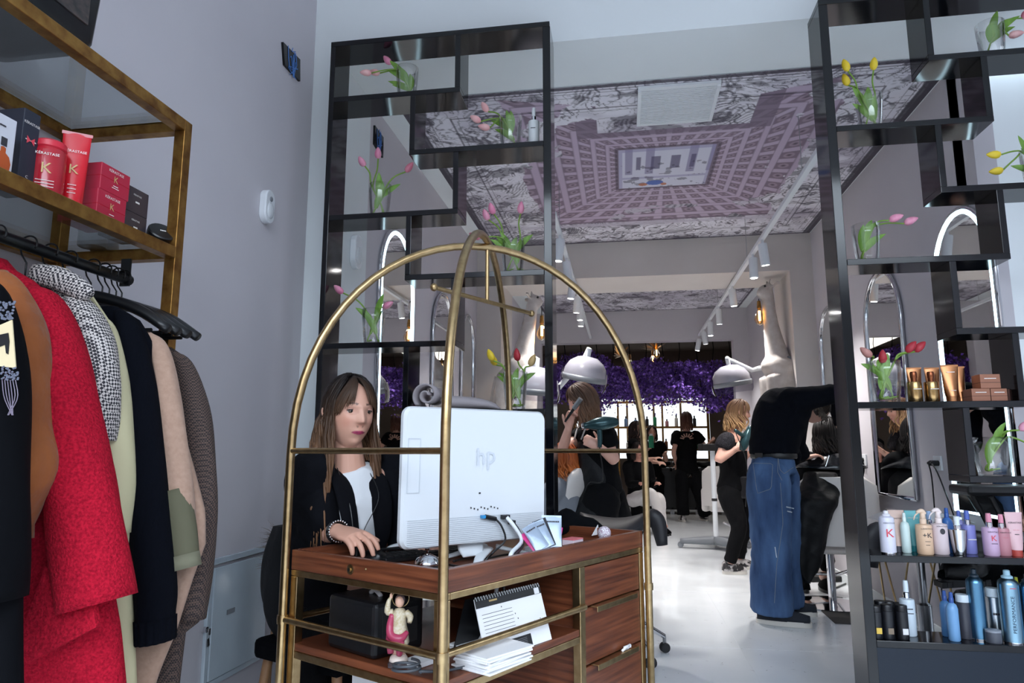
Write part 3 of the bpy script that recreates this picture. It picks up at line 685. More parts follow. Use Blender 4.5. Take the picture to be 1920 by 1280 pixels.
g = 'products on the upper product board'
def lines(ss, m): return [(a, b, c, m) for a, b, c in ss]
bottle(1664, 26, 957, z8, 3.05, 'aerosol', 'd9d8e6', 'e6e4ec', 'lavender white spray can with a red K beside the black post', [('K', .48, .045, M_txtr), (D, .72, .0075, M_txt)], g)
bottle(1682, 28, 956, z8, 3.11, 'tube', 'cfb2a4', '4a4a52', 'nude pink tube with silver cap behind the lavender K can', [(D, .8, .007, M_txt)], g)
bottle(1698, 16, 961, z8, 3.08, 'spray', 'c9dcd8', 'd6e4e0', 'slim pale mint bottle next to the nude tube', [], g)
bottle(1713, 26, 957, z8, 3.13, 'tube', '69b4b8', '2b8f96', 'turquoise tube standing behind the beige trigger spray', [(D, .82, .007, M_txtw)], g)
bottle(1733, 27, 955, z8, 3.05, 'trigger', 'dcb898', 'e6c9b0', 'beige trigger spray bottle with a black cross mark', [(D, .58, .0075, M_txt), ('+K', .43, .026, M_txt), ('MASQUE', .3, .005, M_txt), ('SPRAY', .22, .005, M_txt)], g)
bottle(1744, 22, 958, z8, 3.13, 'spray', 'b9bcd0', '9db8dc', 'pale lilac bottle half hidden behind the beige trigger spray', [], g)
bottle(1762, 27, 953, z8, 3.06, 'trigger', 'd2c0c2', 'e9dad6', 'dusky pink trigger spray bottle with a round black mark', [('●', .5, .03, M_txt), (D, .62, .007, M_txt)], g)
bottle(1778, 18, 952, z8, 3.12, 'spray', '3f6fb4', '2a549c', 'slender metallic blue spray bottle, upper product board', [], g)
bottle(1797, 30, 968, z8, 3.05, 'oil', ('c9cbce', .12, 1), 'dfe6e8', 'mirror silver serum bottle tapering to its foot', [], g)
bottle(1801, 18, 957, z8, 3.13, 'spray', '8f8fc4', '5468b4', 'violet bottle hidden behind the mirror silver serum', [], g)
bottle(1816, 24, 957, z8, 3.10, 'spray', '7f80bf', '5468b4', 'violet serum bottle with blue cap to the right of the silver one', [('BLOND', .34, .009, M_txtw)], g)
bottle(1857, 26, 962, z8, 3.05, 'spray', 'c7a7c4', 'd98ea2', 'lilac pink bottle with a red K and chrome collar', [('K', .42, .03, M_txtr), (D, .57, .007, M_txt), ('GENESIS', .30, .005, M_txt)], g)
bottle(1880, 24, 964, z8, 3.06, 'spray', 'b97f88', 'd98ea2', 'dusty rose bottle between the red K bottle and the pink tube', [(D, .57, .007, M_txt), ('— —', .45, .01, M_txtr)], g)
bottle(1904, 29, 960, z8, 3.05, 'tube', 'dbb4b8', 'b0453c', 'large pink tube with brick red cap at the right frame edge', [(D, .76, .009, M_txt), ('— —', .6, .012, M_txtr), ('BAIN', .5, .006, M_txt)], g)
g2 = 'products on the lowest product board'
for k, (px, top, Y) in enumerate(((1643, 1135, 3.04), (1665, 1133, 3.04), (1692, 1134, 3.04), (1652, 1126, 3.12), (1668, 1127, 3.12), (1686, 1130, 3.12))):
    t_ = bottle(px, 20, top, z9, Y, 'jar', '15161b', '0d0e12', 'small black root spray can, %s' % ('front row by the post', 'front row in the middle', 'front row beside the white bottle', 'back row by the post', 'back row in the middle', 'back row beside the white bottle')[k], [], g2, 'spray_can')
    t_['category'] = 'spray can'
    o = A(*t_.location)
    if k < 3:
        MB().bx(o[0] - .008, o[0] + .012, Y - .0245, Y - .0235, o[2] + .02, o[2] + .042).build('label_patch', pm(('d8b44a', '7a6a58', 'd8d8dc')[k]), t_)
bottle(1702, 25, 1088, z9, 3.10, 'spray', 'c8d4de', 'd6e2ea', 'tall white blue bottle behind the small black cans', [('HAIR', .5, .01, M_txt), ('SPRAY', .42, .008, M_txt)], g2)
bottle(1774, 18, 1107, z9, 3.11, 'spray', '4a78a8', '2c4f94', 'steel blue spray bottle, the rear one of two', [], g2)
bottle(1787, 19, 1110, z9, 3.04, 'spray', '6f9cc8', '2c4f94', 'light steel blue spray bottle, the front one of two', [], g2)
bottle(1808, 22, 1114, z9, 3.09, 'jar', '3a3a42', 'c9d4dc', 'dark grey can with pale cap between blue bottles', [], g2, 'spray_can')
bottle(1832, 28, 1066, z9, 3.08, 'aerosol', ('5d88a6', .3, 1), '22303c', 'tall metallic blue hair spray can, plain', [], g2)
bottle(1866, 24, 1102, z9, 3.11, 'jar', ('b9bfc4', .3, 1), 'b8c4cc', 'silver striped can between two tall blue spray cans', [('IIII', .5, .02, M_txt)], g2, 'spray_can')
bottle(1863, 26, 1180, z9, 3.04, 'jar', '4c4f58', '8a8f98', 'small dark jar at the foot of the silver striped can', [], g2)
bottle(1895, 33, 1068, z9, 3.05, 'aerosol', ('8fb4c8', .3, 1), '9cc0d0', 'tall pale blue hair spray can with dark vertical lettering', [('PERFORMANCE', .40, .017, mat('print_navy', rgb(20, 40, 66), .5), -.15), ('WELLA', .76, .007, M_txtr)], g2)
bottle(1912, 16, 1082, z9, 3.12, 'spray', '5a2464', 'c4c83a', 'purple bottle with lime cap behind the lettered spray can', [], g2)
bottle(1933, 30, 1076, z9, 3.06, 'aerosol', ('5d88a6', .3, 1), '22303c', 'blue spray can cut by the right edge of the photo', [], g2)
g3 = 'copper products on the shelf'
CU = ('b07a54', .32, 1)
bottle(1716, 27, 689, z6, 3.14, 'tube', CU, CU, 'copper tube standing behind the left copper pump bottle', [], g3)
bottle(1750, 27, 689, z6, 3.14, 'tube', CU, CU, 'copper tube standing behind the right copper pump bottle', [], g3)
for k, px in enumerate((1715, 1747)):
    bottle(px, 25, 697, z6, 3.06, 'pump', ('a8895c', .22, 1), ('8a5238', .3, 1), '%s copper pump bottle with gold label beside the tulip vase' % ('left', 'right')[k], [('ELIXIR', .42, .008, M_txtw)], g3)
bottle(1783, 31, 684, z6, 3.06, 'tube', CU, CU, 'large front copper tube right of the pump bottles', [('ELIXIR', .8, .008, M_txtw), ('CRÈME', .3, .006, M_txtw)], g3)
bottle(1800, 22, 687, z6, 3.13, 'tube', CU, CU, 'copper tube half hidden behind the large front one', [], g3)
def carton(p0, p1, py0, zb, Y, D_, m, label, words=(), group=None, name='product_box', face=None):
    x0, x1 = xat(p0, Y, zb + .03), xat(p1, Y, zb + .03); zt = at((p0 + p1) / 2, py0, Y=Y)[2]
    t_ = thing(name, label, 'box', ((x0 + x1) / 2, Y + D_ / 2, zb), group)
    MB().bx(x0, x1, Y, Y + D_, zb + .0005, zt).build('carton', m, t_, bev=.0015)
    MB().bx(x0 - .0006, x1 + .0006, Y - .0006, Y + D_ + .0006, zb + (zt - zb) * .4, zb + (zt - zb) * .43).build('lid_seam', mat('seam_dark', rgb(70, 44, 34), .6), t_)
    for s_, zf, sz, mm in words: text(s_, ((x0 + x1) / 2, Y - .001, zb + (zt - zb) * zf), sz, (1, 0, 0), (0, 0, 1), mm, t_, width=(x1 - x0) * .6)
    return zt
M_cub = mat('copper_carton', rgb(150, 104, 84), .4, .6)
zt = carton(1822, 1857, 728, z6, 3.03, .075, M_cub, 'copper box, left one of the lower row', [('ELIXIR', .7, .008, M_txtw)], g3)
carton(1858, 1889, 728, z6, 3.03, .075, M_cub, 'copper box, middle one of the lower row', [('ELIXIR', .7, .008, M_txtw)], g3)
carton(1890, 1916, 729, z6, 3.06, .075, mat('copper_carton_dark', rgb(92, 62, 54), .4, .5), 'darker copper box at the right end of the row', [], g3)
carton(1838, 1876, 701, zt, 3.035, .07, M_cub, 'copper box stacked on top of the other two', [('ELIXIR', .7, .008, M_txtw)], g3)
bottle(1001, 22, 203, z_(LZ[2]), 3.08, 'spray', 'dfe4e6', 'e8ecee', 'white spray bottle beside the pale tulips on the left shelf', [('HAIR', .45, .01, M_txt)], None)
# rolled towel and cushion on the board above the monitor
zt = z_(LZ[6]); x0 = xat(803, 3.05, zt + .04)
t_ = thing('rolled_towel', 'rolled light grey towel lying above the monitor on the left shelf', 'towel', (x0, 3.06, zt))
M_towel = mat('grey_towel', rgb(176, 168, 172), .95, bump=(250, .5, .003))
sp_ = [A(x0 + (.012 + .0052 * a) * math.cos(a), 0, zt + .066 + (.012 + .0052 * a) * math.sin(a)) for a in np.linspace(0, 10.2, 70)]
mb = MB()
for yy0, yy1 in ((3.005, 3.17),):
    v = []
    for p in sp_: v += [p + A(0, yy0, 0), p + A(0, yy1, 0)]
    mb.add(v, [(2 * i, 2 * i + 1, 2 * i + 3, 2 * i + 2) for i in range(len(sp_) - 1)])
mb.build('towel_roll', M_towel, t_, smooth=True, solid=.008)
xa, xb = xat(838, 3.1, zt + .03), xat(938, 3.1, zt + .02)
rings = []
for q in np.linspace(0, 1, 14):
    hh = .062 * math.sqrt(max(0.02, 1 - (q * 1.0) ** 2.2)) + .004; hw = .075 * math.sqrt(max(.05, 1 - q ** 4))
    rings.append([A(xa + (xb - xa) * q, 3.09 + hw * math.cos(s), zt + hh * .52 + hh * .5 * math.sin(s)) for s in np.arange(16) * math.pi / 8])
tag(MB().loft(rings).build('folded_towel', M_towel, None, smooth=True), 'folded taupe towel beside the rolled one, above the monitor', 'towel')
# ------------------------------------------------------------------ brass and walnut reception desk on posts
CA = A(-.431, 1.662, 0); _a = math.radians(62.0)
E2 = A(math.cos(_a), math.sin(_a), 0); E1 = A(-math.sin(_a), math.cos(_a), 0); LW, LL = .588, 1.04
def dk(s, t, z): return CA + E1 * s + E2 * t + A(0, 0, z)
desk = thing('reception_desk', 'walnut and brass luggage cart style reception desk with two crossing arches', 'desk', dk(LW / 2, LL / 2, 0))
def dbox(nm, s0, s1, t0, t1, z0, z1, m, par=None, bev=.002):
    return MB().ob(dk((s0 + s1) / 2, (t0 + t1) / 2, (z0 + z1) / 2), E1, E2, UP, (s1 - s0) / 2, (t1 - t0) / 2, (z1 - z0) / 2).build(nm, m, par or desk, bev=bev)
# tray
dbox('tray_floor', .018, LW - .018, .018, LL - .018, .765, .775, M_wood)
tr_f = dbox('tray_side', 0, LW, 0, .018, .765, .82, M_wood); dbox('tray_side', 0, LW, LL - .018, LL, .765, .82, M_wood)
dbox('tray_side', 0, .018, .018, LL - .018, .765, .82, M_wood); dbox('tray_side', LW - .018, LW, .018, LL - .018, .765, .82, M_wood)
q = dk(.33, -.001, .79)
mb = MB(); mb.lathe([(.0, 0), (.013, 0), (.013, .002), (.010, .003)], q, 16, -E2); mb.lathe([(.006, .003), (.006, .006), (0, .006)], q, 12, -E2)
mb.build('keyhole_plate', M_gold, tr_f, smooth=40)
MB().ob(q - E2 * .007, E1, UP, E2, .002, .004, .0008).build('keyhole', M_blackp, tr_f)
MB().ball(dk(.27, -.001, .797), .003).build('brass_pin', M_gold, tr_f)
# brass frame under the tray
for a in ((0, LW, 0, .028), (0, LW, LL - .028, LL), (0, .028, .028, LL - .028), (LW - .028, LW, .028, LL - .028)): dbox('frame_rail', *a, .748, .7645, M_gold)
TM = .615
for s0, t0 in ((0, 0), (LW - .028, 0), (LW - .028, LL - .028), (0, LL - .028)): dbox('leg', s0, s0 + .028, t0, t0 + .028, .10, .7475, M_gold)
dbox('leg', 0, .028, TM, TM + .03, .10, .7475, M_gold); dbox('leg', LW - .028, LW, TM, TM + .03, .10, .7475, M_gold)
# lower shelf and rails
dbox('lower_shelf', .003, LW - .003, .004, TM - .002, .548, .568, M_wood)
for a in ((.0285, LW - .0285, .002, .02), (.002, .02, .0285, TM - .001), (LW - .02, LW - .002, .0285, TM - .001)): dbox('frame_rail', *a, .528, .5475, M_gold)
def dtube(nm, pts, r, par=None, n=10, m=M_gold, smooth=0): return MB().tube(pts, r, n, smooth=smooth).build(nm, m, par or desk, smooth=60)
dtube('guard_rail', [dk(.0, -.012, .63), dk(LW, -.012, .63)], .0095); dtube('guard_rail', [dk(-.004, .0, .63), dk(-.004, TM + .02, .63)], .0095)
dtube('guard_rail', [dk(LW + .004, .0, .63), dk(LW + .004, TM + .02, .63)], .0095)
# drawer block
dbox('drawer_carcass', .024, LW - .004, TM + .031, LL - .0285, .11, .747, M_wood)
for k, (z0, z1) in enumerate(((.627, .744), (.457, .621), (.287, .451), (.115, .281))):
    d = dbox('drawer', .003, .0235, TM + .032, LL - .03, z0, z1, M_wood)
    if k: 
        MB().ob(dk(-.008, TM + .2, z1 + .0025), E1, E2, UP, .014, .135, .002).build('handle', M_gold, d, bev=.001)
        MB().ob(dk(-.021, TM + .2, z1 - .004), E1, E2, UP, .0015, .135, .008).build('handle_lip', M_gold, d, bev=.001)
dbox('base_board', .0, LW, 0, LL, .082, .0995, M_wood)
for s, t in ((.05, .06), (LW - .05, .06), (.05, LL - .06), (LW - .05, LL - .06)):
    w_ = MB().lathe([(.0, -.014), (.034, -.014), (.038, -.008), (.038, .008), (.034, .014), (0, .014)], dk(s, t, .0395), 16, E1).build('caster', M_rubber, desk, smooth=40)
    MB().ob(dk(s, t, .074), E1, E2, UP, .02, .02, .007).build('caster_plate', M_steel, w_)
# corner posts that bend into two arches crossing at the top
O = .012
cor = {'a': dk(-O, -O, 0), 'b': dk(LW + O, -O, 0), 'c': dk(-O, LL + O, 0), 'd': dk(LW + O, LL + O, 0)}
ctr = dk(LW / 2, LL / 2, 0)
for p, q, zt in (('a', 'd', 1.812), ('b', 'c', 1.79)):
    P, Q = cor[p], cor[q]; pts = [P + A(0, 0, .105), P + A(0, 0, .6), P + A(0, 0, 1.0)]
    for th in np.linspace(0, math.pi, 33):
        k = (1 - math.cos(th)) / 2; pts.append(P * (1 - k) + Q * k + A(0, 0, 1.08 + (zt - 1.08) * math.sin(th) ** .92))
    pts += [Q + A(0, 0, 1.0), Q + A(0, 0, .6), Q + A(0, 0, .105)]
    MB().tube(pts, .0125, 14).build('arch_post', M_gold, desk, smooth=True)
dtube('upper_rail', [cor['a'] + A(0, 0, H), cor['b'] + A(0, 0, H)], .0085); dtube('upper_rail', [cor['c'] + A(0, 0, H), cor['d'] + A(0, 0, H)], .0085)
for k in cor:
    MB().lathe([(.0155, -.012), (.0165, 0), (.0155, .012)], cor[k] + A(0, 0, .63), 12).build('collar', M_gold, desk, smooth=40)
hang = dtube('hanging_rod', [ctr + A(0, 0, 1.80), ctr + A(0, 0, 1.60)], .007)
bar = dtube('hanging_bar', [ctr - E2 * .26 + A(0, 0, 1.60), ctr + E2 * .26 + A(0, 0, 1.60)], .0075)
for sgn in (-1, 1): MB().ball(ctr + E2 * .26 * sgn + A(0, 0, 1.60), .0125).build('end_knob', M_gold, bar, smooth=True)

# ------------------------------------------------------------------ things on the desk
ZF = .7755
# monitor
tl, bl_, trr, brr = at(764, 757, d=1.93), at(748, 1030, d=1.93), at(1027, 775, d=2.24), at(1021, 1010, d=2.24)
mu = nrm((trr + brr - tl - bl_) * A(1, 1, 0)); mn = nrm(np.cross(mu, UP)); mv = nrm((tl + trr - bl_ - brr) / 2); mv = nrm(mv - mu * np.dot(mv, mu)); mn = nrm(np.cross(mu, mv))
mc = (tl + bl_ + trr + brr) / 4; mw = np.linalg.norm((trr + brr - tl - bl_) / 2); mh = np.linalg.norm((tl + trr - bl_ - brr) / 2)
scr = thing('computer_monitor', 'large white all in one computer seen from behind on the desk', 'computer', mc - mv * mh / 2)
M_mon = mat('monitor_white', rgb(218, 222, 226), .38)
def rrect(w, h, r, n=6):
    out = []
    for cx, cy, a0 in ((w / 2 - r, h / 2 - r, 0), (-w / 2 + r, h / 2 - r, 90), (-w / 2 + r, -h / 2 + r, 180), (w / 2 - r, -h / 2 + r, 270)):
        out += [(cx + r * math.cos(math.radians(a0 + 90 * i / n)), cy + r * math.sin(math.radians(a0 + 90 * i / n))) for i in range(n + 1)]
    return out
RR = rrect(mw, mh, .028)
rings = []
for off, k in ((0.0, .985), (-.004, 1.0), (-.018, 1.0), (-.026, .975)):
    rings.append([mc + mu * p[0] * k + mv * p[1] * k + mn * off * -1 - mn * .0 for p in RR])
rings = [[p - mn * .028 for p in r] for r in rings]
MB().loft(rings).build('back_shell', M_mon, scr, smooth=35)
MB().prism(rrect(mw * .97, mh * .96, .015), mc - mn * .0285, mu, mv, -mn, .004).build('screen', mat('dark_screen', rgb(14, 16, 20), .1), scr)
mb = MB()
for k in range(14): mb.ob(mc - mv * (mh * (.30 + .0135 * k)) + mn * .0003, mu, mv, mn, mw * .465, .0006, .0004)
mb.build('vent_grooves', mat('monitor_groove', rgb(200, 206, 212), .4), scr)
mb = MB()
for cx, cy, hw, hh in ((-.475, .08, .0006, .19), (-.40, .08, .0006, .19), (-.4375, .27, .0385, .0006), (-.4375, -.11, .0385, .0006)):
    mb.ob(mc + mu * cx * mw + mv * (cy * mh) + mn * .0003, mu, mv, mn, hw * (1 if hw < .001 else mw), hh * (mh if hw < .001 else 1), .0004)
mb.build('panel_seam', mat('monitor_groove'), scr)
text('hp', mc + mu * .02 + mv * .055 + mn * .0009, .075, nrm(mu + mv * .12), mv, mat('monitor_logo', rgb(204, 210, 217), .25), scr, 'logo')
mb = MB()
for k in range(9): mb.ob(mc - mu * (.03 - .012 * k) - mv * (mh * .235 + (k % 3) * .003) + mn * .0006, mu, mv, mn, .0018, .0022, .0005)
mb.ob(mc - mu * .0 - mv * mh * .13 + mn * .0006, mu, mv, mn, .003, .002, .0006)
mb.build('ports', M_blackp, scr)
def pmon(px, py, off=.0): # point on the monitor's back plane
    r, f = ray(px, py); o = A(0, 0, H); k = np.dot(mc - o, mn) / np.dot(r, mn); return o + r * k + mn * off
p1, p2, p3, p4 = pmon(903, 968, .004), pmon(925, 972, .004), pmon(943, 968, .006), pmon(955, 978, .006)
mb = MB(); mb.ob(p1 + mn * .004, mu, mv, mn, .006, .0045, .006); mb.build('blue_plug', mat('usb_blue', rgb(40, 140, 200), .4), scr)
mb = MB(); mb.tube([p1 + mn * .006 + mu * .006, p2 + mn * .008], .007, 8); mb.ob(p3 + mn * .006, mu, mv, mn, .012, .006, .008); mb.ob(p4 + mn * .006, mu, mv, mn, .009, .006, .008); mb.build('cable_plugs', M_blackp, scr)
e_ = at(905, 1058, Z=ZF + .004); 
MB().tube([p2 + mn * .008, pmon(933, 985, .02), pmon(936, 1010, .03), at(925, 1035, d=1.95), e_], .003, 6, smooth=16).build('cable', M_blackp, scr, smooth=True)
e2_ = at(958, 1052, d=1.93)
MB().tube([p3 + mn * .012, pmon(953, 985, .03), pmon(961, 1010, .045), at(960, 1035, d=1.98), at(955, 1050, d=1.95)], .006, 8, smooth=16).build('white_cable', M_white, scr, smooth=True)
MB().tube([p4 + mn * .012, pmon(962, 995, .03), pmon(964, 1020, .04), at(957, 1045, d=1.97)], .005, 8, smooth=16).build('cable', M_blackp, scr, smooth=True)
# stand: a neck and two splayed feet
nb = mc - mv * mh * .42 - mn * .05; fz = ZF + .007
foot_c = A(nb[0], nb[1], fz) 
mb = MB(); mb.tube([nb, nb - mv * .05 + mn * .01, foot_c + A(0, 0, .012) + mn * .02], [.05, .045, .035], 12, lat=mu, rb=.008)
mb.build('stand_neck', M_white, scr, smooth=True)
for pts in ([(905, 1022), (860, 1037), (812, 1050)], [(912, 1028), (900, 1045), (893, 1062)], [(930, 1024), (960, 1031), (990, 1036)], [(770, 1018), (735, 1024), (722, 1032)]):
    P = [at(*pts[0], Z=ZF + .03), at(*pts[1], Z=ZF + .018), at(*pts[2], Z=ZF + .006)]
    MB().tube(P, [.022, .016, .011], 10, lat=nrm(np.cross(P[2] - P[0], UP)), rb=[.008, .006, .005], smooth=8).build('stand_foot', M_white, scr, smooth=True)
# service bell
c = at(801, 1040, d=1.99); c[2] = ZF
t = thing('service_bell', 'chrome service bell on the desk behind the front brass post', 'bell', c)
MB().lathe([(.0, 0), (.040, 0), (.042, .006), (.036, .012)], c, 24).build('base', M_blackp, t, smooth=40)
MB().lathe([(.037, .012), (.036, .020), (.028, .034), (.012, .042), (0, .043)], c, 24).build('dome', M_chrome, t, smooth=True)
MB().lathe([(.003, .042), (.003, .052), (.007, .053), (.007, .058), (0, .060)], c, 12).build('button', M_chrome, t, smooth=40)
# mouse
c = at(702, 1038, Z=.795); c[2] = ZF
t = thing('computer_mouse', 'black computer mouse under the hand of the seated woman', 'mouse', c)
md = nrm(at(680, 1020, Z=.8) - at(735, 1045, Z=.8)); md = nrm(md * A(1, 1, 0)); ms = np.cross(UP, md)
rings = []
for q in np.linspace(-1, 1, 13):
    w = .031 * (1 - abs(q) ** 3.2) ** .5 + .002; h = .036 * (1 - (abs(q - .15) / 1.16) ** 2.4) ** .7 if abs(q - .15) < 1.16 else .002
    rings.append([c - md * q * .055 + ms * w * math.cos(s) + A(0, 0, max(.0, h * (math.sin(s) * .75 + .25)) if math.sin(s) > -.33 else 0) for s in np.arange(16) * math.pi / 8])
MB().loft(rings).build('body', M_blackp, t, smooth=True)
MB().lathe([(.0, -.003), (.008, -.003), (.008, .003), (0, .003)], c - md * .03 + A(0, 0, .033), 12, ms).build('scroll_wheel', M_rubber, t, smooth=40)
# keyboard between the woman and the screen
c = dk(.40, .36, ZF); t = thing('keyboard', 'low black keyboard lying in the desk tray in front of the woman', 'keyboard', c)
ku = nrm(mu); kv = np.cross(UP, ku)
MB().ob(c + A(0, 0, .008), ku, kv, UP, .17, .055, .007).build('case', M_blackp, t, bev=.003)
mb = MB()
for i in range(13):
    for j in range(4): mb.ob(c + ku * (-.15 + .025 * i) + kv * (-.035 + .0235 * j) + A(0, 0, .0165), ku, kv, UP, .0105, .0095, .0015)
tag(mb.build('keys', M_rubber, t), kind='stuff')
# sachets standing in a holder
c = at(1010, 1036, Z=ZF); c[2] = ZF
t = thing('sachet_holder', 'low white holder of sachets near the front edge of the desk', 'holder', c)
MB().ob(c + A(0, 0, .012), E2, E1, UP, .05, .022, .011).build('block', M_white, t, bev=.004)
M_sach = mat('sachet_silver', rgb(150, 164, 182), .3, .3, bump=(30, .3, .004)); M_pink = mat('sachet_pink', rgb(226, 60, 142), .35)
for k, (x0, y0, x1, y1, w, m, lb, tx) in enumerate(((1018, 1028, 990, 985, .030, M_sach, 'silver sachet leaning farthest left in the white holder', 1), (1026, 1026, 1004, 978, .034, M_sach, 'silver sachet second from the left in the white holder', 1), (1030, 1025, 1010, 974, .03, mat('sachet_black', rgb(30, 28, 36), .4), 'black sachet between the silver ones in the white holder', 0), (1034, 1026, 1034, 966, .042, M_sach, 'largest pale blue silver sachet at the right of the holder', 1), (1006, 1030, 984, 998, .022, M_pink, 'bright pink flat comb case leaning at the left of the holder', 0), (1044, 1026, 1050, 988, .012, M_pink, 'pink edged sachet behind the largest one', 0))):
    dd = 2.1 - (.02 if k == 4 else 0) + .008 * k
    p, q = at(x0, y0, d=dd), at(x1, y1, d=dd + .03); ax = nrm(q - p); w *= .72; sd = nrm(RGT - ax * np.dot(RGT, ax)); nn = np.cross(sd, ax); L = np.linalg.norm(q - p)
    s_ = thing('sachet' if m is not M_pink or k == 5 else 'comb_case', lb, 'sachet' if k != 4 else 'case', p, 'sachets in the white holder')
    rings = []
    for z in np.linspace(0, 1, 7):
        th = .0035 * math.sin(math.pi * z) + .0006
        rings.append([p + ax * L * z + sd * w * math.cos(a) * (1 if k != 4 else .75 + .3 * z) + nn * th * math.sin(a) for a in np.arange(12) * math.pi / 6])
    MB().loft(rings).build('pouch', m, s_, smooth=50)
    if tx:
        text('REPAIR', p + ax * L * .8 - nn * -.004, .011, sd, ax, M_txt, s_, width=w * 1.5)
        MB().ob(p + ax * L * .965 , sd, ax, nn, w * .98, .003, .0009).build('crimp', M_sach, s_)
c = at(1074, 1020, Z=ZF + .02); c[2] = ZF + .0005
t = thing('small_box', 'small pink lidded white box on the desk beside the sachets', 'box', c)
MB().ob(c + A(0, 0, .018), E2, E1, UP, .030, .022, .0175).build('carton', mat('pale_box', rgb(232, 214, 222), .5), t, bev=.001)
MB().ob(c + A(0, 0, .0375), E2, E1, UP, .0305, .0225, .002).build('lid', mat('coral_lid', rgb(226, 120, 128), .5), t, bev=.001)
c = at(1133, 1000, Z=ZF + .05); c[2] = ZF
t = thing('dotted_ball', 'white dotted ball on a tuft of tulle at the desk corner', 'ball', c)
MB().ball(c + A(0, 0, .052), .0225, n=20, m=14).build('ball', mat('dotted_white', rgb(228, 226, 230), .5, var=(260, rgb(150, 120, 140), .1)), t, smooth=True)
mb = MB(); rs = random.Random(4)
for k in range(40):
    a = rs.uniform(0, 6.28); L = rs.uniform(.02, .042); d = A(math.cos(a), math.sin(a), rs.uniform(.05, .9)); b = c + A(0, 0, .006)
    mb.strip([b, b + d * L * .5, b + d * L], (.003, .007, .004), [nrm(np.cross(d, A(.2, .3, 1)))] * 3)
tag(mb.build('tulle_tuft', mat('tulle', rgb(214, 220, 228), .9), t), kind='stuff')
# folded black garment behind the sachets
c = at(1090, 990, Z=ZF + .03); c[2] = ZF
rings = []
for q in np.linspace(0, 1, 11):
    p = at(1035 + 80 * q, 1006 - 8 * q, Z=ZF); hh = .085 * math.sin(math.pi * min(1, .25 + q * .7)) + .006
    rings.append([A(p[0], p[1], ZF + .002) + E1 * .07 * math.cos(a) + A(0, 0, hh * (math.sin(a) * .5 + .5) * (1 + .12 * math.sin(a * 3 + q * 9))) for a in np.arange(18) * math.pi / 9])
t = thing('folded_garment', 'crumpled black garment lying on the desk to the right of the monitor', 'garment', at(1075, 1002, Z=ZF))
MB().loft(rings).build('cloth', M_blackm, t, smooth=True)
p = at(1110, 1004, Z=ZF + .02); MB().add([p, p + E2 * .05, p + E2 * .045 + A(0, 0, .035)], [(0, 1, 2)]).build('white_lining', M_whitep, t, solid=.002)
# loose black cables in the tray
for k, pl in enumerate((((850, 1052), (880, 1044), (910, 1046), (945, 1040), (985, 1036)), ((840, 1058), (870, 1062), (900, 1054), (930, 1050), (960, 1046)))):
    tag(MB().tube([at(*q, Z=ZF + .004) for q in pl], .003, 6, smooth=24).build('cable', M_blackp, None, smooth=True), ('black cable winding under the monitor feet, back one', 'black cable winding under the monitor feet, front one')[k], 'cable')

# ------------------------------------------------------------------ things on the lower shelf
ZL = .5685
c = dk(.40, .20, ZL); t = thing('speaker_box', 'black box with rounded edges on the lower desk shelf, left', 'box', c)
b0, b1 = at(612, 1212, Z=ZL), at(700, 1240, Z=ZL)
bu = nrm((b1 - b0) * A(1, 1, 0)); bv = np.cross(UP, bu); bw = np.linalg.norm(b1 - b0)
c = (b0 + b1) / 2 + bv * .085; c[2] = ZL
t.location = [float(v) for v in c]
MB().ob(c + A(0, 0, .0705), bu, bv, UP, bw / 2, .085, .07).build('body', M_blackp, t, bev=.012)
MB().ob(c + A(0, 0, .07) + bu * (bw / 2 + .0005), bv, UP, bu, .06, .045, .001).build('side_panel', M_rubber, t, bev=.0005)
MB().tube([c + A(.0, -.01, .143) - bu * .02, c + A(0, -.01, .152), c + A(0, -.02, .143) + bu * .03], .006, 8, smooth=8).build('paper_scrap', M_whitep, t, smooth=True)
# figurine
c = at(747, 1248, Z=ZL); c[2] = ZL
t = thing('saint_figurine', 'painted figurine of a robed child with raised arm and halo', 'figurine', c)
fr_ = RGT; fb = FWD
MB().lathe([(.0, 0), (.030, 0), (.031, .004), (.027, .010), (.027, .014), (0, .014)], c, 8).build('plinth', pm('4c4244'), t, smooth=40)
MB().lathe([(.0, .014), (.026, .014), (.024, .022), (.018, .03), (0, .032)], c, 12).build('cloud_base', pm('d8c8bc'), t, smooth=True)
M_robe = pm('a83a58'); M_tunic = mat('tunic_cream', rgb(206, 196, 178), .5, var=(160, rgb(178, 160, 120), .2)); M_fl = pm('d6aa94')
def fig(pts): return [c + RGT * x + FWD * y + A(0, 0, z) for x, y, z in pts]
mb = MB(); mb.tube(fig([(-.008, 0, .028), (-.008, 0, .060)]), [.008, .010], 8); mb.tube(fig([(.010, 0, .028), (.010, 0, .060)]), [.008, .010], 8); mb.build('legs', M_fl, t, smooth=True)
MB().lathe([(.024, .052), (.027, .06), (.024, .085), (.019, .105), (.019, .12), (.021, .135), (.012, .147), (0, .15)], c, 14, lobes=5, amp=.06).build('tunic', M_tunic, t, smooth=True)
mb = MB(); mb.tube(fig([(-.018, -.008, .135), (-.024, -.010, .105), (-.018, -.018, .082), (.006, -.024, .075), (.024, -.012, .09)]), [.008, .010, .012, .012, .006], 8, smooth=16)
mb.tube(fig([(-.022, -.004, .10), (-.024, -.002, .07), (-.02, .0, .034)]), [.009, .012, .011], 8, smooth=8); mb.tube(fig([(.008, -.02, .078), (.006, -.02, .05), (.004, -.016, .032)]), [.011, .011, .008], 8, smooth=8)
mb.build('red_mantle', M_robe, t, smooth=True)
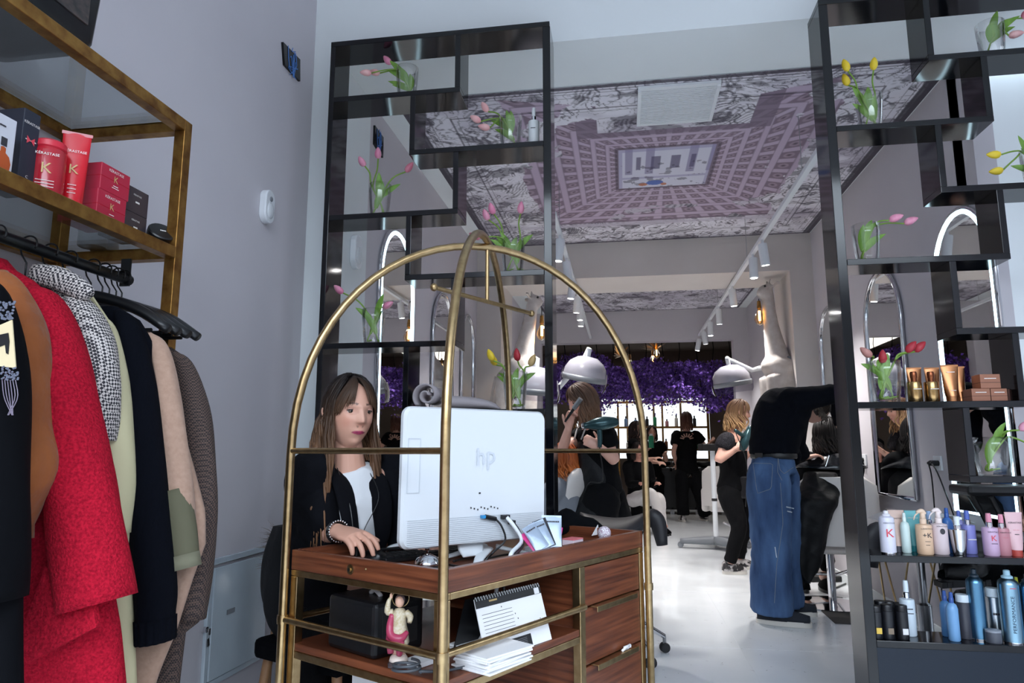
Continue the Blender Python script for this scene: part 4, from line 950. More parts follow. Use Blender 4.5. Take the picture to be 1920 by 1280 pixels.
mb = MB(); mb.tube(fig([(-.018, 0, .138), (-.032, -.004, .14), (-.030, -.006, .165), (-.024, -.008, .178)]), [.009, .009, .0065, .004], 8, smooth=12); mb.build('raised_arm', M_tunic, t, smooth=True)
mb = MB(); mb.ball(fig([(-.023, -.008, .182)])[0], .0045, .004, .008, 8, 6); mb.build('hand', M_fl, t, smooth=True)
mb = MB(); mb.tube(fig([(.018, 0, .138), (.030, -.008, .128), (.030, -.02, .116)]), [.009, .009, .006], 8, smooth=10); mb.build('lowered_arm', M_tunic, t, smooth=True)
MB().ball(fig([(0, -.002, .166)])[0], .0125, .013, .0155, 12, 10).build('head', M_fl, t, smooth=True)
MB().ball(fig([(0, .0025, .170)])[0], .0142, .0135, .0145, 12, 10).build('hair', pm('6a5a5c'), t, smooth=True)
ring = [c + RGT * .023 * math.cos(a) + FWD * .012 + A(0, 0, .172 + .023 * math.sin(a)) for a in np.linspace(0, 6.283, 28)]
MB().tube(ring, .0014, 6).build('halo', M_gold, t, smooth=True)
t.scale = (.93, .93, .93)
# desk calendar
q0, q1 = at(912, 1240, Z=ZL), at(1034, 1198, Z=ZL); u_ = nrm((q1 - q0) * A(1, 1, 0)); back = np.cross(UP, u_); W_ = np.linalg.norm(q1 - q0); Hc = .152
c = (q0 + q1) / 2; c[2] = ZL; tv = nrm(UP * .95 + back * .30); nn = np.cross(u_, tv)
t = thing('desk_calendar', 'standing white and black spiral desk calendar on the lower shelf', 'calendar', c)
pg = MB().ob(c + tv * Hc / 2, u_, tv, nn, W_ / 2, Hc / 2, .0015).build('page', M_whitep, t)
MB().ob(c + tv * Hc * .5 + back * .078 - tv * .004, u_, nrm(UP * .95 - back * .30), nrm(UP * .3 + back * .95), W_ / 2, Hc / 2, .001).build('back_board', M_blackp, t)
k_ = .0019
MB().ob(c + tv * Hc * .92 + nn * k_, u_, tv, nn, W_ / 2, Hc * .08, .0004).build('header_band', M_blackp, pg)
MB().ob(c + tv * Hc * .115 - u_ * W_ * .15 + nn * k_, u_, tv, nn, W_ * .34, Hc * .10, .0004).build('footer_band', M_blackp, pg)
MB().ob(c + tv * Hc * .90 + u_ * W_ * .43 + nn * (k_ + .0005), u_, tv, nn, W_ * .04, Hc * .055, .0004).build('barcode_patch', M_whitep, pg)
mb = MB(); rs = random.Random(8)
for i in range(7): mb.ob(c + tv * Hc * (.36 + .06 * i) - u_ * W_ * .22 + nn * k_, u_, tv, nn, W_ * .22, .0005, .0003)
for i in range(8): mb.ob(c + tv * Hc * rs.uniform(.3, .78) + u_ * W_ * rs.uniform(-.3, .42) + nn * k_, u_, tv, nn, .0012, .0018, .0003)
tag(mb.build('print', M_txt, pg), kind='stuff')
text('ABRIL', c + tv * Hc * .925 - u_ * W_ * .25 + nn * (k_ + .0006), .012, u_, tv, M_txtg, pg)
mb = MB()
for i in range(5): mb.ob(c + tv * Hc * (.06 + .028 * i) - u_ * W_ * .16 + nn * (k_ + .0006), u_, tv, nn, W_ * .28, .0006, .0003)
mb.build('small_print', mat('print_grey', rgb(120, 120, 124), .6), pg)
mb = MB()
for i in range(26):
    p = c + tv * Hc + u_ * W_ * (-.48 + .96 * i / 25)
    mb.tube([p + nn * .004 - tv * .006, p + tv * .005 + nn * .002, p - nn * .004 - tv * .004], .0008, 4, smooth=6)
tag(mb.build('spiral_binding', M_white, t), kind='stuff')
# stacks of paper
rs = random.Random(12)
for nm, (px, py), n_, hw, hl, lb in (('paper_stack', (925, 1245), 9, .055, .085, 'stack of loose white paper sheets on the lower shelf'), ('envelope_stack', (905, 1212), 4, .05, .08, 'flat white papers lying behind the brass corner post')):
    c = at(px, py, Z=ZL); c[2] = ZL
    t = thing(nm, lb, 'paper', c)
    for i in range(n_):
        a = rs.uniform(-.12, .12); uu = E2 * math.cos(a) + E1 * math.sin(a); vv = np.cross(UP, uu)
        MB().ob(c + A(rs.uniform(-.006, .006), rs.uniform(-.006, .006), .0026 + i * .0045), uu, vv, UP, hl, hw, .002).build('sheet', M_whitep, t)
c = at(792, 1242, Z=ZL); c[2] = ZL + .0005; t = thing('notepad', 'white notepad beside the figurine on the lower shelf', 'notepad', c)
MB().ob(c + A(0, 0, .006), E2, E1, UP, .05, .03, .0055).build('pad', M_whitep, t)
mb = MB(); c = at(762, 1262, Z=ZL + .01)
mb.tube([c + A(.035 * math.cos(a) * (1 - a * .01), .025 * math.sin(a), .004 + .0016 * a) for a in np.linspace(0, 14, 60)], .0035, 6)
mb.tube([c + A(.03, 0, .006), c + A(.08, .03, .0), c + A(.14, .10, -.004)], .0035, 6, smooth=10)
tag(mb.build('coiled_cable', mat('cable_grey', rgb(64, 68, 74), .5), None, smooth=True), 'coiled dark grey cable on the lower shelf beside the figurine', 'cable')
P = [at(932, 1098, d=2.12), at(925, 1140, d=2.1), at(905, 1190, d=2.0), at(870, 1248, d=1.84), at(845, 1278, d=1.79)]
tag(MB().tube(P, .006, 8, smooth=22).build('hanging_cable', M_white, None, smooth=True), 'white cable hanging from the tray in front of the calendar', 'cable')
P = [at(943, 1092, d=2.14), at(945, 1120, d=2.13), at(930, 1170, d=2.1), at(918, 1205, d=2.06)]
tag(MB().tube(P, .005, 8, smooth=18).build('hanging_cable', M_blackp, None, smooth=True), 'black cable hanging beside the white one in front of the calendar', 'cable')
p = dk(-.012, TM + .26, .4565)
t = thing('crumpled_tissue', 'crumpled white tissue on a brass drawer handle', 'tissue', p)
mb = MB(); rs = random.Random(2)
for k in range(5): mb.tube([p + E2 * rs.uniform(-.03, .03) + A(0, 0, .002), p + E2 * rs.uniform(-.03, .03) + A(0, 0, .01), p + E2 * rs.uniform(-.03, .03) + A(0, 0, .003)], .004, 6, smooth=7)
mb.build('tissue', M_whitep, t, smooth=True)
p = at(690, 1272, d=2.35); 
tag(MB().ob(p, RGT, UP, FWD, .05, .05, .002).build('white_folder', M_whitep), 'white folder edge below the lower desk shelf', 'folder')
# ------------------------------------------------------------------ gilt clothes rack
XF, XB, YN, YF, ZTP, ZSH = -1.205, -1.565, .30, 1.67, 2.0, 1.632
rk = thing('clothes_rack', 'aged gilt metal clothes rack with glass shelves against the left wall', 'rack', (XF, YF, 0))
w = .016
def rb_(nm, x0, x1, y0, y1, z0, z1, m=M_gilt): return MB().bx(x0, x1, y0, y1, z0, z1).build(nm, m, rk, bev=.0015)
for x in (XF, XB):
    for y in (YN, YF): rb_('post', x - w, x + w, y - w, y + w, 0, ZTP + w)
    for z in (ZTP, ZSH): rb_('rail', x - w, x + w, YN + w, YF - w, z - w, z + w)
for y in (YN, YF):
    for z in (ZTP, ZSH): rb_('cross_rail', XB + w, XF - w, y - w, y + w, z - w, z + w)
for z in (ZTP, ZSH): MB().bx(XB + w, XF - w, YN + w, YF - w, z + w - .006, z + w).build('glass_shelf', M_shelfglass, rk)
XRD, ZRD = -1.325, 1.56
MB().tube([(XRD, YN, ZRD), (XRD, 1.66, ZRD)], .014, 12).build('hanging_rod', mat('dark_steel', rgb(70, 74, 78), .3, .9), rk, smooth=60)
MB().bx(XRD - .014, XRD + .014, 1.64, 1.646, ZRD - .02, ZSH - w).build('rod_bracket', mat('dark_steel'), rk)
# products on the shelf
ZS = ZSH + w + .0005
def xbox(x, py_, y0, y1, z0, z1, dx, m, label, words=(), nm='product_box', group='products on the glass shelf'):
    t_ = thing(nm, label, 'box', (x - dx / 2, (y0 + y1) / 2, z0), group)
    MB().bx(x - dx, x, y0, y1, z0, z1).build('carton', m, t_, bev=.0015)
    for s_, zf, sz, mm, side in words:
        z = z0 + (z1 - z0) * zf
        if side == 'x': text(s_, (x + .001, (y0 + y1) / 2, z), sz, (0, 1, 0), (0, 0, 1), mm, t_)
        else: text(s_, (x - dx / 2, y0 - .001, z), sz, (1, 0, 0), (0, 0, 1), mm, t_)
    return t_
def yz(px, py, X): p = at(px, py, X=X); return p[1], p[2]
M_redbox = mat('red_carton', rgb(178, 36, 62), .35); M_navy = mat('navy_carton', rgb(38, 42, 56), .4); M_dark = mat('plum_carton', rgb(56, 50, 58), .45)
x_ = -1.235
ya, _ = yz(0, 300, x_); yb, zb_ = yz(34, 218, x_)
xbox(x_, 0, ya - .05, yb, ZS, zb_ - .012, .07, mat('photo_carton', rgb(206, 206, 214), .4), 'white box printed with an amber dropper bottle, far left of the glass shelf', [('ELIXIR', .82, .009, M_txt, 'x')])
pb = COL.objects[-1]; 
bx_ = bpy.data.objects['product_box']
yc = yb - .025
MB().lathe([(.0, -.028), (.018, -.026), (.020, -.012), (.015, .002), (.006, .008), (.006, .018), (0, .02)], (x_ + .0006, yc, ZS + .045), 16, (0, 0, 1)).build('printed_bottle', mat('print_amber', rgb(186, 84, 34), .5), bx_).scale = (1, 1, 1)
o_ = [o for o in COL.objects if o.name.startswith('printed_bottle')][0]
for v in o_.data.vertices: v.co.x = x_ + .0006 + (v.co.x - x_ - .0006) * .02
MB().bx(x_ + .0004, x_ + .0009, yc - .007, yc + .007, ZS + .066, ZS + .084).build('printed_cap', M_txt, bx_)
ya, _ = yz(36, 300, x_ - .03); yb, zb_ = yz(78, 215, x_ - .03)
xbox(x_ - .03, 0, ya, yb, ZS, zb_ - .004, .065, M_navy, 'tall dark navy box with a red bow print behind the white one', [(D, .84, .008, M_txtw, 'x'), ('HUILE DE', .64, .006, M_txtw, 'x'), ('C', .2, .009, M_txtw, 'x')])
nb_ = [o for o in COL.objects if o.get('label', '').startswith('tall dark navy')][0]
zz_ = ZS + (zb_ - .004 - ZS) * .64; ym_ = (ya + yb) / 2; mb = MB(); xx_ = x_ - .0285
for sg in (-1, 1): mb.add([(xx_, ym_, zz_), (xx_, ym_ + sg * .010, zz_ + .009), (xx_, ym_ + sg * .010, zz_ - .009)], [(0, 1, 2)])
tag(mb.build('bow_print', M_txtr, nb_), kind='stuff')
# red bottle and tube
ya, zt_ = yz(95, 268, x_ - .03)
t_ = thing('product_bottle', 'red shampoo bottle with a gold K on the glass shelf', 'bottle', (x_ - .03, ya, ZS), 'products on the glass shelf')
hh = zt_ - ZS; M_redp = mat('red_gloss', rgb(176, 26, 44), .22, coat=.3)
MB().lathe([(.030, 0), (.034, .004), (.034, hh * .8), (.031, hh * .86)], (x_ - .03, ya, ZS), 24).build('body', M_redp, t_, smooth=40)
MB().lathe([(.031, hh * .861), (.034, hh * .88), (.033, hh * .97), (.028, hh)], (x_ - .03, ya, ZS), 24).build('cap', mat('red_cap', rgb(204, 40, 60), .35), t_, smooth=40)
dv = nrm(A(.62, -.78, 0)); tu = nrm(np.cross(UP, dv)); pc = A(x_ - .03, ya, ZS) + dv * .0352
text(D, pc + A(0, 0, hh * .72), .0085, tu, UP, M_txtw, t_, width=.045); text('K', pc + A(0, 0, hh * .48), .034, tu, UP, M_txtg, t_)
for k in range(3): text('BAIN CHROMATIQUE', pc + A(0, 0, hh * (.28 - .05 * k)), .004, tu, UP, M_txtw, t_, width=.036)
ya, zt_ = yz(146, 250, x_ - .02); hh = zt_ - ZS
t_ = thing('product_tube', 'bright red standing tube with a gold K on the glass shelf', 'tube', (x_ - .02, ya, ZS), 'products on the glass shelf')
rings = []; o = A(x_ - .02, ya, ZS)
for q in np.linspace(0, 1, 9):
    rings.append([o + tu * .029 * (.78 + .22 * q) * math.cos(s) + dv * (.022 * (1 - q) + .002) * math.sin(s) + A(0, 0, hh * q) for s in np.arange(18) * math.pi / 9])
MB().loft(rings).build('body', mat('red_tube', rgb(208, 28, 44), .3), t_, smooth=60)
MB().ob(o + A(0, 0, hh * .985), tu, dv, UP, .031, .0022, hh * .02).build('crimp', M_redp, t_)
text(D, o + dv * .0115 + A(0, 0, hh * .74), .0085, tu, UP, M_txtw, t_, width=.045); text('K', o + dv * .0165 + A(0, 0, hh * .5), .032, tu, UP, M_txtg, t_)
for k in range(3): text('FONDANT', o + dv * .0205 + A(0, 0, hh * (.30 - .05 * k)), .0045, tu, UP, M_txtw, t_)
# two stacked red boxes, two stacked dark ones
ya, zt_ = yz(190, 310, x_); yb, zt2 = yz(245, 330, x_); zt_ = (zt_ + zt2) / 2 + .004; zm = (zt_ + ZS) / 2 + .006
for k, (z0, z1, lb) in enumerate(((ZS, zm - .0003, 'red box with a gold K, lower one of the stack'), (zm, zt_, 'red box with a gold K, upper one of the stack'))):
    t_ = xbox(x_ + .0, 0, ya - .002 + .004 * k, yb - .006 + .006 * k, z0, z1, .105, M_redbox, lb, [(D, .84, .010, M_txtw, 'x'), ('K', .56, .024, M_txtg, 'x'), ('MASQUE', .32, .005, M_txtw, 'x'), ('CHROMATIQUE', .24, .004, M_txtw, 'x')])
    MB().bx(x_ - .1055, x_ + .0003, ya - .0025 + .004 * k, yb - .0055 + .006 * k, z0 + (z1 - z0) * .5, z0 + (z1 - z0) * .52).build('lid_seam', M_redp, t_)
yc_, zt_ = yz(250, 350, x_ - .02); yd, _ = yz(275, 352, x_ - .02); zm = ZS + (zt_ - ZS) * .5
for k, (z0, z1, lb) in enumerate(((ZS, zm - .0003, 'small dark plum box, lower one beside the red stack'), (zm, zt_, 'small dark plum box, upper one beside the red stack'))):
    xbox(x_ - .02, 0, yb + .012, yd + .012, z0, z1, .07, M_dark, lb, [(D, .72, .006, M_txtw, 'x'), ('HP', .45, .012, M_txtw, 'x')])
c = A(x_ - .005, yd + .048, ZS); t_ = thing('product_tin', 'round black tin leaning tilted at the end of the glass shelf', 'tin', c)
ax = nrm(A(.62, -.42, .66)); MB().lathe([(0, 0), (.034, 0), (.036, .004), (.036, .02), (.033, .023), (0, .023)], c + A(0, 0, .028), 24, ax).build('tin', M_blackp, t_, smooth=40)
text('HP', c + A(0, 0, .028) + ax * .0236, .012, nrm(np.cross(UP, ax)), nrm(np.cross(ax, np.cross(UP, ax))), M_txtw, t_)
for k, (px, py) in enumerate(((40, 372), (200, 462), (232, 470))):
    c = at(px, py, Z=ZS); c[0] = min(max(c[0], -1.5), -1.42); 
    bottle_ = thing('product_jar', ('clear round jar standing at the back of the glass shelf, nearest', 'clear round jar standing at the back of the glass shelf, middle one', 'clear round jar standing at the back of the glass shelf, farthest')[k], 'jar', c, 'jars at the back of the glass shelf')
    c[2] = ZS; MB().lathe([(.034, 0), (.036, .004), (.036, .04)], c, 20).build('body', mat('frosted_jar', rgb(190, 190, 196), .3), bottle_, smooth=40)
    MB().lathe([(.037, .041), (.037, .058), (.034, .06), (0, .06)], c, 20).build('lid', mat('grey_lid', rgb(120, 120, 126), .4), bottle_, smooth=40)
# black crate on the rack top
c0 = at(104, 118, X=-1.25); c1 = at(137, 95, X=-1.50)
zt_ = ZTP + w + .0005
t_ = thing('storage_crate', 'dark glossy storage crate standing on the top glass of the rack', 'crate', (-1.40, 1.05, zt_))
bu2 = nrm(A(.92, .38, 0)); bv2 = A(-bu2[1], bu2[0], 0); q = at(104, 118, Z=zt_)
rings = []
for z, k in ((0, .90), (.015, .95), (.03, 1), (.22, 1.06), (.225, 1.09), (.24, 1.09)):
    cc = q - bu2 * .15 + bv2 * .02 + A(0, 0, z)
    cc = q + A(-.02, -.20, z)
    rings.append([cc + A(1, 0, 0) * p[0] * k + A(0, 1, 0) * p[1] * k for p in rrect(.26, .40, .03, 4)])
MB().loft(rings).build('body', mat('crate_black', rgb(26, 27, 30), .25), t_, smooth=35)
MB().ob(q + A(.113, -.20, .12), (0, 1, 0), UP, (1, 0, 0), .16, .06, .002).build('label_sleeve', mat('sleeve_print', rgb(74, 62, 58), .4, var=((10, 40, 60), rgb(30, 28, 30), .15)), t_)

# ------------------------------------------------------------------ hangers and garments
def hanger(y, label=None, tilt=0.0, group='coat hangers on the rod', k=1.0):
    t_ = thing('coat_hanger', label, 'hanger', (XRD, y, ZRD), group)
    hk = [A(XRD + .022 * math.cos(a), y, ZRD + .004 + .019 * math.sin(a)) for a in np.linspace(-.6, math.pi + .1, 12)] + [A(XRD - .015, y, ZRD - .02), A(XRD, y, ZRD - .04), A(XRD, y, ZRD - .085)]
    MB().tube(hk, .0022, 6).build('hook', M_blackp, t_, smooth=True)
    pts = [A(XRD + sx * xx * k, y + tilt * sx * xx * k, ZRD - zz - (1 - k) * .035) for sx, xx, zz in ((-1, .225, .165), (-1, .15, .118), (-1, .07, .088), (1, 0, .075), (1, .07, .088), (1, .15, .118), (1, .225, .165))]
    MB().tube(pts, [.014, .018, .018, .019, .018, .018, .014], 10, lat=(0, 1, 0), rb=[.012, .014, .015, .016, .015, .014, .012], smooth=21).build('arms', M_blackp, t_, smooth=True)
    MB().tube([A(XRD - .18 * k, y - tilt * .18 * k, ZRD - .165 - (1 - k) * .035), A(XRD + .18 * k, y + tilt * .18 * k, ZRD - .165 - (1 - k) * .035)], .005, 6).build('bar', M_blackp, t_)
    return t_
def blade(zs, Xr, Y, th, fold, seed, xl=-1.555, neck=True, n=30):
    """hanging body of a garment: rings from the shoulder down; Xr(z) the room side edge"""
    rings = []; z0, z1 = zs[0], zs[-1]
    for z in zs:
        q = (z0 - z) / (z0 - z1); xr = Xr(z); x0 = max(xl, 2 * XRD - xr) if q > .12 else max(xl, XRD - (xr - XRD) * 1.0)
        cx, hx = (xr + x0) / 2, max(.02, (xr - x0) / 2); t_ = th * (.35 + .65 * min(1, q * 4))
        r = []
        for a in np.arange(n) * 2 * math.pi / n:
            ca, sa = math.cos(a), math.sin(a)
            ex = abs(ca) ** .6 * (1 if ca > 0 else -1); ey = abs(sa) ** .75 * (1 if sa > 0 else -1)
            f = 1 + fold * min(1, q * 1.6) * math.sin(ex * hx * 42 + seed) 
            r.append(A(cx + hx * ex + .012 * fold * q * math.sin(3 * q + a * 2 + seed), Y + t_ * ey * f + .006 * math.sin(q * 5 + seed), z))
        rings.append(r)
    return rings
def edge_fn(px, Y):
    P = sorted([(at(x, y, Y=Y)[2], at(x, y, Y=Y)[0]) for x, y in px]); zz = [p[0] for p in P]; xx = [p[1] for p in P]
    return (lambda z: float(np.interp(z, zz, xx))), zz[-1], zz[0]
def coat(label, Y, body_px, sleeves, m, th=.045, fold=.18, seed=0, zbot=None, name='coat', cat='coat', cuff=None):
    Xr, zt, zb = edge_fn(body_px, Y)
    if zbot is not None: zb = zbot
    t_ = thing(name, label, cat, (XRD, Y, zt), 'garments on the rack')
    zs = np.linspace(zt, zb, 44)
    MB().loft(blade(zs, Xr, Y, th, fold, seed)).build('body', m, t_, smooth=True)
    for k, (dy, pl, rx) in enumerate(sleeves):
        Ys = Y + dy; P = []; R = []; B = []
        for (x, y, w_) in pl:
            p = at(x, y, Y=Ys); P.append(p); d = CY * Ys - SY * p[0]; R.append(w_ / 2 * d / F * 1.0); B.append(rx)
        P.insert(0, P[0] * 1.35 - P[1] * .35 - A(.02, 0, 0)); R.insert(0, R[0] * .25); B.insert(0, rx * .25); R[1] *= .86; B[1] *= .7
        Q = spl(np.column_stack([P, R, B]), 34); rings = []
        rs = random.Random(seed + k); ph = [rs.uniform(0, 6) for _ in range(6)]
        for i, qq in enumerate(Q):
            c = qq[:3]; d = nrm(Q[min(i + 1, 33), :3] - Q[max(i - 1, 0), :3]); a = nrm(A(1, 0, 0) - d * d[0]); b = np.cross(d, a); u = i / 33
            wr = [1 + .10 * fold * 5 * math.sin(u * 9 + ph[0] + 2 * t) * math.sin(math.pi * u) * .35 + .03 * math.sin(5 * t + u * 14 + ph[1]) for t in np.arange(22) * math.pi / 11]
            rings.append([c + a * qq[3] * math.cos(t) * wr[j] + b * qq[4] * math.sin(t) * wr[j] for j, t in enumerate(np.arange(22) * math.pi / 11)])
        s_ = MB().loft(rings).build('sleeve', m, t_, smooth=True)
        if cuff:
            P2 = Q[cuff[0]:, :]; r2 = []
            for i, qq in enumerate(P2):
                c = qq[:3]; d = nrm(Q[min(cuff[0] + i + 1, 33), :3] - Q[max(cuff[0] + i - 1, 0), :3]); a = nrm(A(1, 0, 0) - d * d[0]); b = np.cross(d, a)
                r2.append([c + (a * qq[3] * math.cos(t) + b * qq[4] * math.sin(t)) * (1.05 + (.05 * math.cos(16 * t) if cuff[1] else 0)) for t in np.arange(64) * math.pi / 32])
            MB().loft(r2).build('cuff', cuff[2] if len(cuff) > 2 else m, s_, smooth=True)
    return t_
M_redc = mat('red_boucle', rgb(184, 24, 48), .95, spec=.12, var=(210, rgb(140, 12, 34), .16), bump=(190, .8, .006))
M_suede = mat('rust_suede', rgb(150, 84, 34), .9, var=(7, rgb(118, 60, 22), .25), sheen=.1, bump=(9, .8, .03))
M_navyk = mat('midnight_knit', rgb(5, 7, 15), .95, spec=.1, bump=((140, 140, 60), .6, .004))
M_camel = mat('camel_wool', rgb(172, 142, 124), .95, spec=.15, var=(90, rgb(160, 130, 112), .2), bump=(150, .3, .003), sheen=.1)
M_trench = mat('cream_gabardine', rgb(190, 182, 146), .8, bump=(200, .1, .002))
M_olive = mat('olive_lining', rgb(88, 86, 66), .85)
M_hound = checks('houndstooth', 185, (rgb(200, 192, 188), rgb(44, 42, 48)))
M_brownc = checks('brown_check', 240, (rgb(84, 66, 58), rgb(34, 28, 29)), rot=.2)
coat('black jacket with a beaded cream front, nearest at the left photo edge', 1.03, [(2, 540), (20, 600), (33, 680), (38, 850), (40, 1000), (36, 1300)], [(-.03, [(-28, 560, 86), (-22, 680, 118), (-20, 850, 122), (-20, 1000, 118), (-24, 1128, 106)], .06)], M_blackm, .05, .12, 1, cuff=None, name='jacket', cat='jacket')
jk = [o for o in COL.objects if o.name == 'jacket'][0]
p = at(14, 650, d=.985 * 1.0)
def onj(px, py, off=0): return at(px, py, Y=.955 - off)
mb = MB(); mb.add([onj(-4, 612), onj(24, 600), onj(31, 690), onj(-4, 686)], [(0, 1, 2, 3)]); mb.build('cream_patch', mat('cream_patch', rgb(214, 196, 158), .8), jk, solid=.002)
mb = MB()
for q in ([(-2, 628), (16, 624), (18, 640), (16, 664), (12, 662), (10, 646), (0, 650)],): mb.add([onj(*p_, off=.0025) for p_ in q], [tuple(range(len(q)))])
mb.build('black_motif', M_blackp, jk, solid=.001)
mb = MB(); rs = random.Random(5)
for k in range(46): mb.ball(onj(rs.uniform(0, 20) + 4 * (k % 3), 565 + rs.uniform(0, 34), off=.002), .0022, n=6, m=4)
for k in range(50): mb.ball(onj(rs.uniform(2, 34), 690 + rs.uniform(-4, 22), off=.002), .0018, n=6, m=4)
tag(mb.build('beads', mat('glass_beads', rgb(120, 124, 140), .2, .4), jk), kind='stuff')
mb = MB()
for k in range(6): mb.tube([onj(4 + 5 * k, 712), onj(8 + 5 * k, 745, .004), onj(22 + rs.uniform(-8, 6), 778, .004)], .0007, 5, smooth=8)
tag(mb.build('fringe', pm('7a7080'), jk), kind='stuff')
coat('rust brown suede jacket hanging between the black jacket and red coat', 1.13, [(8, 505), (50, 548), (70, 600), (74, 700), (74, 860), (60, 985), (58, 1010)], [(-.02, [(8, 540, 70), (38, 620, 72), (46, 720, 66), (52, 800, 70), (66, 872, 66), (36, 930, 70), (10, 990, 60)], .05)], M_suede, .045, .55, 2, name='jacket', cat='jacket')
coat('bright red boucle wool coat, the largest garment on the rack', 1.25, [(-10, 485), (60, 525), (105, 565), (130, 620), (145, 700), (165, 800), (185, 950), (205, 1100), (218, 1180), (228, 1300)], [(-.055, [(88, 575, 62), (116, 680, 78), (134, 800, 100), (150, 910, 118), (164, 1010, 126), (181, 1132, 134)], .062)], M_redc, .058, .1, 3, zbot=.42)
rc = [o for o in COL.objects if o.get('label', '').startswith('bright red')][0]
pp = [(95, 1058), (183, 1130), (190, 1172), (60, 1240), (40, 1210)]
MB().add([at(x, y, Y=1.25 - .078) for x, y in pp], [(0, 1, 2, 3, 4)]).build('pocket_flap', M_redc, rc, solid=.012)
coat('black and white houndstooth blazer right of the red coat', 1.335, [(122, 545), (165, 570), (185, 610), (203, 670), (212, 720), (206, 800), (196, 830), (190, 860)], [(-.02, [(150, 580, 58), (176, 640, 66), (190, 710, 58), (190, 780, 46), (186, 826, 40)], .045)], M_hound, .04, .12, 4, name='blazer', cat='blazer')
hz = [o for o in COL.objects if o.name == 'blazer'][0]
P = [at(x, y, Y=1.335 - .035) for x, y in ((62, 512), (110, 522), (158, 548), (166, 556))]
MB().tube(P, [.022, .026, .022, .012], 10, lat=UP, rb=[.012, .014, .014, .01], smooth=12).build('collar', M_hound, hz, smooth=True)
coat('pale cream trench coat with turned collar behind the houndstooth blazer', 1.395, [(160, 545), (205, 620), (222, 660), (232, 760), (243, 880), (244, 985), (236, 1020), (242, 1150), (250, 1300)], [(-.02, [(196, 620, 46), (208, 700, 50), (216, 800, 56), (220, 900, 58), (214, 1000, 48)], .04)], M_trench, .04, .14, 5, zbot=.30)
tr = [o for o in COL.objects if o.get('label', '').startswith('pale cream')][0]
P = [at(x, y, Y=1.395 - .03) for x, y in ((104, 505), (150, 545), (198, 600), (214, 628))]
MB().add([at(x, y, Y=1.36) for x, y in ((112, 508), (128, 504), (170, 548), (213, 612), (205, 634), (196, 636), (160, 590), (120, 530))], [tuple(range(8))]).build('collar_flap', M_trench, tr, solid=.008)
coat('midnight black knit cardigan with ribbed cuffs', 1.465, [(222, 575), (262, 600), (284, 640), (293, 740), (300, 850), (306, 1000), (310, 1180)], [(-.025, [(240, 618, 54), (256, 720, 66), (268, 850, 74), (280, 980, 78), (292, 1100, 72), (291, 1150, 62), (291, 1202, 58)], .045)], M_navyk, .045, .1, 6, name='cardigan', cat='cardigan', cuff=(29, True))
coat('long beige camel coat open over an olive lining', 1.535, [(262, 608), (296, 640), (312, 690), (326, 760), (346, 830), (366, 900), (382, 960), (383, 1020), (362, 1080), (332, 1180), (300, 1260), (288, 1300)], [(-.05, [(300, 660, 40), (318, 760, 44), (330, 880, 52), (338, 980, 54), (344, 1050, 50)], .03)], M_camel, .036, .12, 7, zbot=.28)
cm_ = [o for o in COL.objects if o.get('label', '').startswith('long beige')][0]
P = [at(x, y, Y=1.535 - .055) for x, y in ((326, 920), (338, 985), (345, 1052))]
sl = MB().tube(P, [.034, .035, .034], 16, lat=(1, 0, 0), rb=.032, smooth=10).build('lining_sleeve', M_olive, cm_, smooth=True)
MB().tube([at(x, y, Y=1.48) for x, y in ((342, 1040), (346, 1066))], [.037, .037], 16, lat=(1, 0, 0), rb=.035).build('lining_cuff', mat('olive_cuff', rgb(112, 110, 90), .85), cm_, smooth=True)
coat('brown checked wool coat, last garment on the rack', 1.60, [(318, 650), (345, 668), (372, 730), (388, 810), (398, 890), (400, 960), (396, 1050), (384, 1130), (378, 1164), (350, 1180), (335, 1300)], [(-.01, [(344, 690, 44), (362, 770, 60), (372, 860, 64), (376, 960, 60), (370, 1070, 52), (360, 1158, 48)], .035)], M_brownc, .036, .1, 8, zbot=.30)
for k, (y, lb) in enumerate(((1.08, 'black hanger holding the rust suede jacket'), (1.25, 'black hanger holding the bright red coat'), (1.33, 'black hanger holding the houndstooth blazer'), (1.39, 'black hanger holding the cream trench coat'), (1.45, 'black hanger holding the midnight cardigan'), (1.525, 'black hanger holding the beige camel coat'), (1.565, 'empty black hanger, first of the far cluster on the rod'), (1.59, 'empty black hanger, second of the far cluster on the rod'), (1.615, 'empty black hanger, third of the far cluster on the rod'), (1.636, 'empty black hanger, last one at the rod end'))):
    hanger(y, lb, tilt=(-.06, .05, .0, .08)[k % 4] if k > 5 else 0, k=1 if k > 4 else .5)
